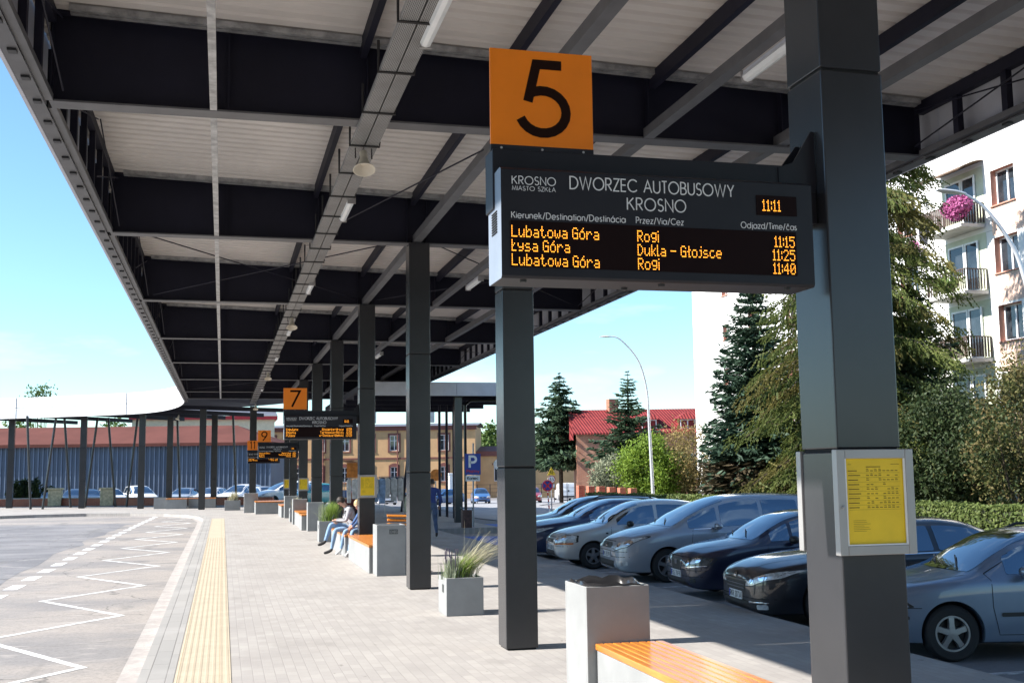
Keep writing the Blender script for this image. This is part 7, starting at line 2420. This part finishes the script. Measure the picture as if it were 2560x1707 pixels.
# ---------------------------------------------------------------- far parked cars and the van
FARW = paint('far_white_paint', (0.84, 0.84, 0.84))
FARS = paint('far_silver_paint', (0.42, 0.44, 0.47), 0.3)
FARD = paint('far_dark_paint', (0.02, 0.022, 0.04))
FARB = paint('far_blue_paint', (0.04, 0.12, 0.30))
FARR = paint('far_red_paint', (0.30, 0.03, 0.035))
FART = paint('far_teal_paint', (0.03, 0.28, 0.30))
FG = 'cars parked before the blue warehouse'
rowc = [(-13.0, 91.2, FARD, LEON, 96, 'dark car left of the two stone piers, before the warehouse'), (-10.9, 90.9, FARD, AVEO, 84, 'dark small car behind the left stone pier'), (-9.3, 90.8, FARD, LEON, 100, 'dark low car between the two stone piers'),
        (-7.3, 90.6, FARW, AVEO, 112, 'white hatchback just right of the stone piers'), (-5.3, 90.3, FARW, MPV, 108, 'white people carrier second from the stone piers'), (-3.4, 90.0, FARS, LEON, 72, 'silver blue hatchback in the far row'),
        (-1.6, 89.6, FARW, LEON, 66, 'white low car in the middle of the far row'), (0.2, 89.2, FARW, MPV, 60, 'white tall car with a dark windscreen in the far row'), (2.0, 88.8, FARW, AVEO, 70, 'small white car near the slim pillar in the far row'), (3.9, 88.4, FARS, AVEO, 112, 'small silver car near the slim pillar in the far row')]
for x, y, mt, S, a, lab in rowc:
    car('parked_car', lab, dict(S, mirror_mat=mt), mt, (x, y - 2, -0.45), R(a), None, FG, low=True)
car('parked_car', 'white car seen end on beside the teal one, behind the far bench', dict(MPV, mirror_mat=FARW), FARW, (2.2, 80.6, gz(3, 82)), R(24), None, FG, low=True)
car('parked_car', 'teal car behind the far benches', dict(AVEO, mirror_mat=FART), FART, (4.2, 77.6, -0.2), R(28), None, FG, low=True)
FG2 = 'cars parked before the ochre buildings'
for x, y, mt, S, a, lab in [(24.6, 108.5, FARB, AVEO, 84, 'blue car behind the parking sign'), (26.9, 107.5, FARS, LEON, 80, 'silver car beside the red one'), (29.2, 106.5, FARR, AVEO, 78, 'red car before the ochre annexe'),
                            (18.2, 104.0, FARB, LEON, 30, 'blue car seen between the thin canopy posts'), (14.2, 100.0, FARW, MPV, 96, 'white tall car behind the market table'), (11.9, 103.0, FARR, AVEO, 86, 'maroon car beside the white one behind the market table')]:
    car('parked_car', lab, dict(S, mirror_mat=mt), mt, (x, y, gz(x, y)), R(a), None, FG2, low=True)
VAN = dict(L=4.9, W=0.95, xf=0.95, xr=3.95, r=0.33, rim=0.2, ws=(0.95, 1.62), bow=0.1,
    top=[(0, 0.75), (0.05, 0.85), (0.3, 1.0), (0.8, 1.15), (1.0, 1.28), (1.4, 1.62), (1.8, 1.87), (2.3, 1.94), (4.5, 1.95), (4.82, 1.93), (4.88, 1.85), (4.9, 1.7)],
    belt=[(0, 0.65), (0.3, 0.88), (1.0, 1.05), (2, 1.12), (4.7, 1.15), (4.9, 1.12)], bot=[(0, 0.35), (0.2, 0.24), (4.6, 0.26), (4.9, 0.36)],
    wid=W0 + [(4.6, 1.0), (4.85, 0.985), (4.9, 0.95)], ft=[(0, 0.8), (1.0, 0.83), (1.8, 0.86), (4.9, 0.9)], drop=[(0, 0.05), (1.5, 0.07), (2.2, 0.1), (4.9, 0.09)],
    win=[(1.3, 2.2)], mirror=(1.3, 1.15),
    decals=[('rear_lamp', 'red_lens', 'back', [(0.80, 0.75), (0.90, 0.75), (0.88, 1.25), (0.79, 1.25)], 0.006), ('rear_lamp', 'red_lens', 'back', [(-0.80, 0.75), (-0.90, 0.75), (-0.88, 1.25), (-0.79, 1.25)], 0.006),
            ('rear_bumper', 'trim', 'back', [(-0.9, 0.38), (0.9, 0.38), (0.9, 0.56), (-0.9, 0.56)], 0.01), ('door_gap', 'joint', 'back', [(-0.012, 0.58), (0.012, 0.58), (0.012, 1.8), (-0.012, 1.8)], 0.006),
            ('number_plate', 'plate', 'back', [(0.1, 0.68), (0.6, 0.68), (0.6, 0.79), (0.1, 0.79)], 0.008), ('badge', 'trim', 'back', [(-0.08, 1.0), (0.08, 1.0), (0.08, 1.16), (-0.08, 1.16)], 0.008)])
car('delivery_van', 'white delivery van seen from behind on the road by the brick piers', VAN, FARW, (36.9, 123.0, gz(36, 121)), R(-97), None, None, low=True)

# ---------------------------------------------------------------- market stalls at the back of the platform
def cloth(name, col):
    return mk(name, col, 0.9, var=0.2, scale=6)
GM = [cloth('cloth_%s' % c, v) for c, v in (('blue', (0.10, 0.18, 0.42)), ('beige', (0.42, 0.33, 0.22)), ('white', (0.6, 0.6, 0.6)), ('orange', (0.6, 0.22, 0.05)), ('navy', (0.02, 0.03, 0.08)), ('maroon', (0.14, 0.03, 0.03)), ('sky', (0.25, 0.36, 0.55)))]
def rail(label, x0, x1, y, seed, ztop_=1.75):
    rnd = random.Random(seed)
    t = thing('clothes_rail', label, 'clothes rail', ((x0 + x1) / 2, y, 0), group='clothes rails of the street stalls')
    m = MB()
    m.tube([(x0, y, 0), (x0, y, ztop_), (x1, y, ztop_), (x1, y, 0)], 0.02, 6)
    for x in (x0, x1):
        m.tube([(x, y - 0.3, 0.03), (x, y + 0.3, 0.03)], 0.02, 6)
    m.build('rail_frame', M['pole'], t)
    x = x0 + 0.12
    while x < x1 - 0.2:
        w, h = rnd.uniform(0.16, 0.34), rnd.uniform(0.6, 1.05)
        m = MB()
        m.prism([(0, 0), (w * 0.3, 0.07), (w * 0.7, 0.07), (w, 0), (w * 1.03, -0.4), (w * 0.92, -h), (w * 0.08, -h), (-w * 0.03, -0.4)], (x, y - 0.14 + rnd.uniform(-.05, .05), ztop_ - 0.1), (1, 0, 0), (0, 0, 1), (0, rnd.uniform(0.16, 0.3), 0))
        m.build('garment', GM[rnd.choice((0, 1, 2, 2, 4, 5, 6))], t, bevel=0.02)
        x += w + 0.03
    return t
rail('clothes rail with bright garments left of the seated people', 5.2, 7.0, 50.5, 1)
rail('clothes rail with pale garments behind the fourth pillar', 6.6, 8.2, 53.0, 2)
rail('clothes rail with pale jackets behind the market table', 8.3, 9.9, 62.0, 3)
t = thing('market_stall', 'market stall with an orange awning and stacked goods behind the seated people', 'market stall', (6.6, 56.0, 0))
m = MB()
for x in (5.5, 7.0):
    for y in (55.2, 57.0):
        m.tube([(x, y, 0), (x, y, 2.6)], 0.025, 6)
m.build('poles', M['pole'], t)
MB().add([(5.75, 54.7, 1.75), (6.3, 54.7, 1.75), (6.3, 57.2, 2.6), (5.75, 57.2, 2.6), (5.75, 54.7, 2.45), (6.3, 54.7, 2.45)], [(0, 1, 5, 4), (4, 5, 2, 3)]).build('awning', GM[3], t)
MB().box(5.5, 7.1, 55.3, 56.8, 0.75, 0.8).build('table_top', GM[1], t)
for k, (x, w, h, c) in enumerate(((5.55, 0.4, 0.35, 0), (6.0, 0.3, 0.22, 3), (6.35, 0.35, 0.45, 4), (6.75, 0.3, 0.3, 2))):
    MB().box(x, x + w, 55.4, 55.9, 0.802, 0.8 + h).build('goods_box', GM[c], t, bevel=0.02)
MB().box(5.52, 7.08, 55.32, 55.35, 0.02, 0.74).build('front_cloth', GM[5], t)
t = thing('market_table', 'beige panelled market table with blue goods on top', 'market table', (9.6, 57.4, 0))
MB().box(8.9, 10.9, 57.0, 57.9, 0.78, 0.84).build('table_top', M['steel_dk'], t)
for x in (9.0, 10.3):
    MB().box(x, x + 0.16, 57.05, 57.85, 0, 0.779).build('side_panel', M['stone_pier'], t)
MB().box(9.17, 10.29, 57.7, 57.74, 0.05, 0.779).build('back_panel', M['stone_pier'], t)
for k, (x, w, h, c) in enumerate(((9.0, 0.5, 0.12, 6), (9.55, 0.6, 0.2, 6), (10.2, 0.35, 0.14, 2))):
    MB().box(x, x + w, 57.15, 57.6, 0.842, 0.84 + h).build('goods_box', GM[c], t, bevel=0.03)
t = thing('round_sign', 'small orange disc sign on a post behind the thin canopy posts', 'road sign', (11.4, 62.0, -0.2))
MB().tube([(11.4, 62.0, -0.2), (11.4, 62.0, 2.1)], 0.03, 6).build('post', M['pole'], t)
MB().lathe([(0, 0.02), (0.32, 0.02), (0.32, 0.0), (0, 0.0)], 28, Matrix.Translation((11.4, 61.95, 1.8)) @ Matrix.Rotation(R(90), 4, 'X')).build('disc', GM[3], t)
t = thing('round_mirror', 'round white traffic mirror seen right of the parking sign', 'mirror', (13.3, 55.0, -0.2))
MB().tube([(13.3, 55.0, -0.2), (13.3, 55.0, 2.5)], 0.03, 6).build('post', M['pole'], t)
MB().lathe([(0, 0.02), (0.28, 0.02), (0.28, 0.0), (0, 0.0)], 28, Matrix.Translation((13.3, 54.95, 2.3)) @ Matrix.Rotation(R(90), 4, 'X')).build('disc', M['sign_white'], t)
t = thing('notice_board', 'pale notice board at the left edge before the warehouse', 'notice board', (-16.2, 86.0, 0))
MB().box(-17.2, -15.65, 86, 86.1, 0.4, 2.4).build('panel', M['sign_white'], t, bevel=0.01)
MB().box(-17.25, -15.6, 85.98, 86.12, 2.41, 2.55).build('header', M['board'], t)
m = MB()
for x in (-17.0, -15.8):
    m.tube([(x, 86.05, -0.2), (x, 86.05, 0.42)], 0.04, 6)
m.build('legs', M['pole'], t)

# ---------------------------------------------------------------- people
SK = mk('skin', (0.52, 0.30, 0.21), 0.55, var=0.06)
HAIRD = mk('dark_hair', (0.025, 0.017, 0.012), 0.6, var=0.3, scale=30)
HAIRB = mk('blond_hair', (0.48, 0.34, 0.17), 0.55, var=0.3, scale=30)
JEAN = mk('light_jeans', (0.20, 0.31, 0.47), 0.85, var=0.2, scale=9)
JEAND = mk('blue_jeans', (0.055, 0.09, 0.17), 0.85, var=0.25, scale=9)
HOOD = mk('grey_hoodie', (0.40, 0.39, 0.41), 0.9, var=0.12, scale=10)
DENIM = mk('denim_jacket', (0.05, 0.11, 0.26), 0.85, var=0.35, scale=10)
REDT = mk('red_top', (0.30, 0.02, 0.03), 0.85, var=0.1)
BLUEJ = mk('blue_jacket', (0.014, 0.035, 0.17), 0.7, var=0.15, scale=8)
SHOE = mk('dark_shoe', (0.03, 0.028, 0.03), 0.7, var=0.15)
SHOEW = mk('white_shoe', (0.62, 0.62, 0.62), 0.7, var=0.08)
BLK = mk('black_cloth', (0.015, 0.015, 0.018), 0.85, var=0.15)
def person(label, J, mats, group=None, hair=None, hair_long=False, fingers=True, look=(-1, 0, -0.5), rs=1.0):
    """J: joint positions in world space; one continuous skinned body"""
    V, E, RD, ZN = [], [], [], []
    def v(p, r, zone):
        V.append(Vector(p))
        RD.append(r if isinstance(r, tuple) else (r, r))
        ZN.append(zone)
        return len(V) - 1
    def chain(start, items):
        prev = start
        for p, r, zone in items:
            k = v(p, r, zone)
            E.append((prev, k))
            prev = k
        return prev
    lerp = lambda a, b, t: Vector(a).lerp(Vector(b), t)
    pel = v(J['pelvis'], 0.125 * rs, 'legs')
    waist = chain(pel, [(lerp(J['pelvis'], J['chest'], 0.5), 0.115 * rs, 'top')])
    chest = chain(waist, [(J['chest'], 0.135 * rs, 'top'), (lerp(J['chest'], J['neck'], 0.6), 0.105 * rs, 'top')])
    lk = Vector(look).normalized()
    hd = Vector(J['head'])
    nk = chain(chest, [(J['neck'], 0.052, 'skin')])
    up = (hd - Vector(J['neck'])).normalized()
    hb = chain(nk, [(hd - up * 0.05 + lk * 0.01, 0.072, 'skin'), (hd + up * 0.03, 0.088, 'skin'), (hd + up * 0.10 - lk * 0.01, 0.06, 'skin')])
    nose = chain(hb - 1, [(hd + lk * 0.10 - up * 0.01, 0.018, 'skin')])
    chain(hb - 2, [(hd - up * 0.075 + lk * 0.06, 0.035, 'skin')])
    for s, S_ in ((-1, 'l'), (1, 'r')):
        sh, el, ha = Vector(J['sh' + S_]), Vector(J['el' + S_]), Vector(J['ha' + S_])
        w = chain(chest, [(sh, 0.068 * rs, 'sleeve'), (lerp(sh, el, 0.5), 0.055 * rs, 'sleeve'), (el, 0.046 * rs, 'sleeve'), (lerp(el, ha, 0.55), 0.040 * rs, 'sleeve'), (lerp(el, ha, 0.93), 0.029, 'cuff'), (ha, (0.036, 0.022), 'skin')])
        if fingers:
            d = (ha - el).normalized()
            sd_ = d.cross(Vector((0, 0, 1)))
            sd_ = sd_.normalized() if sd_.length > 1e-3 else Vector((1, 0, 0))
            dn = sd_.cross(d) * -1
            for k, (o_, L) in enumerate(((-0.027, 0.062), (-0.009, 0.075), (0.009, 0.07), (0.027, 0.055))):
                b = ha + d * 0.035 + sd_ * o_
                chain(w, [(b, 0.010, 'skin'), (b + d * L * 0.55 - dn * 0.012 * 0, 0.009, 'skin'), (b + d * L * 0.85 - Vector((0, 0, 0.03)), 0.008, 'skin')])
            chain(w, [(ha + sd_ * 0.035 * -s + d * 0.015, 0.011, 'skin'), (ha + sd_ * 0.045 * -s + d * 0.05, 0.009, 'skin')])
        hp, kn, an, to = Vector(J['hp' + S_]), Vector(J['kn' + S_]), Vector(J['an' + S_]), Vector(J['to' + S_])
        chain(pel, [(hp, 0.092 * rs, 'legs'), (lerp(hp, kn, 0.5), 0.082 * rs, 'legs'), (kn, 0.064 * rs, 'legs'), (lerp(kn, an, 0.4), 0.058 * rs, 'legs'), (lerp(kn, an, 0.85), 0.045, 'legs'), (an, 0.042, 'shoe'), (lerp(an, to, 0.5) - Vector((0, 0, 0.012)), 0.042, 'shoe'), (to, 0.032, 'shoe')])
    me = bpy.data.meshes.new('person')
    me.from_pydata([tuple(p) for p in V], E, [])
    o = bpy.data.objects.new('person', me)
    COL.objects.link(o)
    sk = o.modifiers.new('skin', 'SKIN')
    sk.use_smooth_shade = True
    for i, d in enumerate(me.skin_vertices[0].data):
        d.radius = RD[i]
        d.use_root = (i == 0)
    sb = o.modifiers.new('sub', 'SUBSURF')
    sb.levels = 2
    sb.render_levels = 2
    dg = bpy.context.evaluated_depsgraph_get()
    new = bpy.data.meshes.new_from_object(o.evaluated_get(dg))
    bpy.data.objects.remove(o, do_unlink=True)
    base = Vector((J['pelvis'][0], J['pelvis'][1], min(J['tol'][2], J['tor'][2]) - 0.03))
    zones = ['top', 'legs', 'skin', 'shoe', 'sleeve', 'cuff']
    new.materials.clear()
    for z in zones:
        new.materials.append(mats[z])
    segs = [(V[a], V[b], ZN[b] if (V[b] - V[a]).length > 0 else ZN[a]) for a, b in E]
    for p in new.polygons:
        c = p.center
        best, bz = 9, 'top'
        for i, q in enumerate(V):
            d = (c - q).length - max(RD[i]) * 0.6
            if d < best:
                best, bz = d, ZN[i]
        p.material_index = zones.index(bz)
        p.use_smooth = True
    for vv in new.vertices:
        vv.co -= base
    new.name = 'person'
    o = bpy.data.objects.new('person', new)
    COL.objects.link(o)
    o.location = base
    tag(o, label, 'person', group)
    # hair, eyes, mouth
    m = MB()
    N, K = 18, 10
    sd_ = lk.cross(up).normalized()
    fw = up.cross(sd_).normalized()
    if fw.dot(lk) < 0:
        fw = -fw
    rnd = random.Random(len(label))
    for i in range(K):
        th = PI * 0.66 * i / (K - 1) * (1.12 if hair_long else 1)
        for k in range(N):
            a = 2 * PI * k / N
            front = math.cos(a)
            t_ = th * (0.62 if front > 0.35 else 1.0)
            r = 0.104 + rnd.uniform(-0.004, 0.008)
            q = up * (r * 1.12 * math.cos(t_)) + (fw * math.cos(a) + sd_ * math.sin(a)) * (r * math.sin(t_))
            m.v.append(tuple(hd + up * 0.02 - fw * 0.012 + q))
    m.f = [(i * N + k, i * N + (k + 1) % N, (i + 1) * N + (k + 1) % N, (i + 1) * N + k) for i in range(K - 1) for k in range(N)]
    m.m = [0] * len(m.f)
    if hair_long:
        m.tube([hd - fw * 0.07, hd - fw * 0.09 - up * 0.10, hd - fw * 0.075 - up * 0.22], [0.075, 0.07, 0.03], 10)
    m.build('hair', hair or HAIRD, o, smooth=True)
    m = MB()
    for s in (-1, 1):
        c = hd + fw * 0.083 + sd_ * 0.033 * s + up * 0.01
        m.tube([c - sd_ * 0.012, c + sd_ * 0.012], 0.007, 6)
    m.build('eyes', BLK, o)
    m = MB()
    c = hd + fw * 0.088 - up * 0.055
    m.tube([c - sd_ * 0.02, c + fw * 0.006, c + sd_ * 0.02], 0.006, 6)
    m.build('mouth', REDT, o)
    return o
# young man on the bench, bent over a phone, legs crossed, facing the road
y0 = 28.55
person('young man in a grey hoodie and light jeans bent over his phone on the bench', dict(
    pelvis=(3.16, y0, 0.635), chest=(3.10, y0, 0.98), neck=(2.98, y0 - 0.02, 1.17), head=(2.87, y0 - 0.03, 1.275),
    shl=(3.05, y0 - 0.2, 1.09), ell=(2.97, y0 - 0.25, 0.82), hal=(2.73, y0 - 0.10, 0.83), shr=(3.06, y0 + 0.19, 1.09), elr=(2.98, y0 + 0.25, 0.83), har=(2.73, y0 + 0.04, 0.84),
    hpl=(3.12, y0 - 0.1, 0.62), knl=(2.72, y0 - 0.12, 0.60), anl=(2.62, y0 - 0.14, 0.11), tol=(2.43, y0 - 0.15, 0.045), hpr=(3.12, y0 + 0.1, 0.64), knr=(2.62, y0 + 0.02, 0.74), anr=(2.47, y0 - 0.06, 0.31), tor=(2.29, y0 - 0.08, 0.24)),
    dict(top=HOOD, legs=JEAN, skin=SK, shoe=SHOE, sleeve=HOOD, cuff=HOOD), None, HAIRD, look=(-1, -0.1, -0.75))
t = thing('smartphone', 'small dark phone held by the young man on the bench', 'phone', (2.69, y0 - 0.03, 0.87))
MB().bar((2.64, y0 - 0.03, 0.86), (2.70, y0 - 0.03, 0.97), 0.07, 0.009, (1, 0, 0.4)).build('phone_case', M['black'], t, bevel=0.002)
t = thing('backpack', 'dark backpack strap and bag on the back of the young man', 'backpack', (3.3, y0, 0.9))
m = MB()
m.lathe([(0.0, -0.2), (0.10, -0.19), (0.13, -0.1), (0.125, 0.1), (0.09, 0.19), (0.0, 0.21)], 14, Matrix.Translation((3.31, y0, 0.93)) @ Matrix.Scale(0.7, 4, (1, 0, 0)))
m.build('bag', BLK, t, smooth=True)
for s in (-1, 1):
    m = MB()
    m.tube([(3.22, y0 + s * 0.12, 1.08), (3.10, y0 + s * 0.13, 1.18), (2.96, y0 + s * 0.13, 1.06), (3.0, y0 + s * 0.14, 0.9), (3.2, y0 + s * 0.14, 0.78)], 0.016, 6)
    m.build('strap', BLK, t, smooth=True)
y1 = 27.80
person('fair haired girl in denim jacket and red top, half hidden behind the fourth pillar', dict(
    pelvis=(3.35, y1, 0.625), chest=(3.31, y1, 0.94), neck=(3.25, y1 - 0.02, 1.11), head=(3.20, y1 - 0.05, 1.215),
    shl=(3.29, y1 - 0.18, 1.03), ell=(3.15, y1 - 0.24, 0.80), hal=(3.05, y1 - 0.14, 0.70), shr=(3.27, y1 + 0.17, 1.03), elr=(3.13, y1 + 0.2, 0.80), har=(3.03, y1 - 0.02, 0.72),
    hpl=(3.31, y1 - 0.09, 0.61), knl=(3.03, y1 - 0.32, 0.60), anl=(2.95, y1 - 0.36, 0.11), tol=(2.85, y1 - 0.47, 0.045), hpr=(3.31, y1 + 0.09, 0.61), knr=(2.89, y1 - 0.06, 0.61), anr=(2.77, y1 - 0.10, 0.15), tor=(2.65, y1 - 0.16, 0.06)),
    dict(top=REDT, legs=JEAN, skin=SK, shoe=SHOEW, sleeve=DENIM, cuff=DENIM), None, HAIRB, True, look=(-0.8, -0.7, -0.35), rs=0.9)
x0, y2 = 6.24, 34.6
person('man in a blue jacket and jeans walking away behind the third pillar', dict(
    pelvis=(x0, y2, 0.95), chest=(x0, y2 + 0.02, 1.28), neck=(x0, y2 + 0.02, 1.51), head=(x0, y2 + 0.04, 1.635),
    shl=(x0 - 0.2, y2, 1.42), ell=(x0 - 0.26, y2 - 0.06, 1.14), hal=(x0 - 0.24, y2 + 0.06, 0.92), shr=(x0 + 0.2, y2, 1.42), elr=(x0 + 0.27, y2 - 0.05, 1.14), har=(x0 + 0.25, y2 + 0.10, 0.93),
    hpl=(x0 - 0.09, y2, 0.91), knl=(x0 - 0.10, y2 + 0.16, 0.50), anl=(x0 - 0.10, y2 + 0.10, 0.09), tol=(x0 - 0.11, y2 + 0.29, 0.04), hpr=(x0 + 0.09, y2, 0.91), knr=(x0 + 0.10, y2 - 0.02, 0.49), anr=(x0 + 0.10, y2 - 0.27, 0.12), tor=(x0 + 0.11, y2 - 0.14, 0.04)),
    dict(top=BLUEJ, legs=JEAND, skin=SK, shoe=SHOE, sleeve=BLUEJ, cuff=BLUEJ), None, HAIRD, look=(0, 1, -0.1), rs=1.12)
x0, y2 = 10.1, 58.5
person('distant trader in black standing behind the market table', dict(
    pelvis=(x0, y2, 0.95), chest=(x0 - 0.02, y2 - 0.06, 1.27), neck=(x0 - 0.02, y2 - 0.1, 1.49), head=(x0 - 0.02, y2 - 0.14, 1.60),
    shl=(x0 + 0.2, y2 - 0.05, 1.40), ell=(x0 + 0.25, y2 - 0.15, 1.12), hal=(x0 + 0.15, y2 - 0.42, 1.0), shr=(x0 - 0.2, y2 - 0.05, 1.40), elr=(x0 - 0.26, y2 - 0.15, 1.12), har=(x0 - 0.15, y2 - 0.42, 1.0),
    hpl=(x0 + 0.09, y2, 0.91), knl=(x0 + 0.10, y2, 0.49), anl=(x0 + 0.10, y2, 0.09), tol=(x0 + 0.12, y2 - 0.16, 0.04), hpr=(x0 - 0.09, y2, 0.91), knr=(x0 - 0.10, y2, 0.49), anr=(x0 - 0.10, y2, 0.09), tor=(x0 - 0.12, y2 - 0.16, 0.04)),
    dict(top=BLK, legs=JEAND, skin=SK, shoe=SHOE, sleeve=BLK, cuff=BLK), None, HAIRD, look=(0, -1, -0.3), rs=1.05)
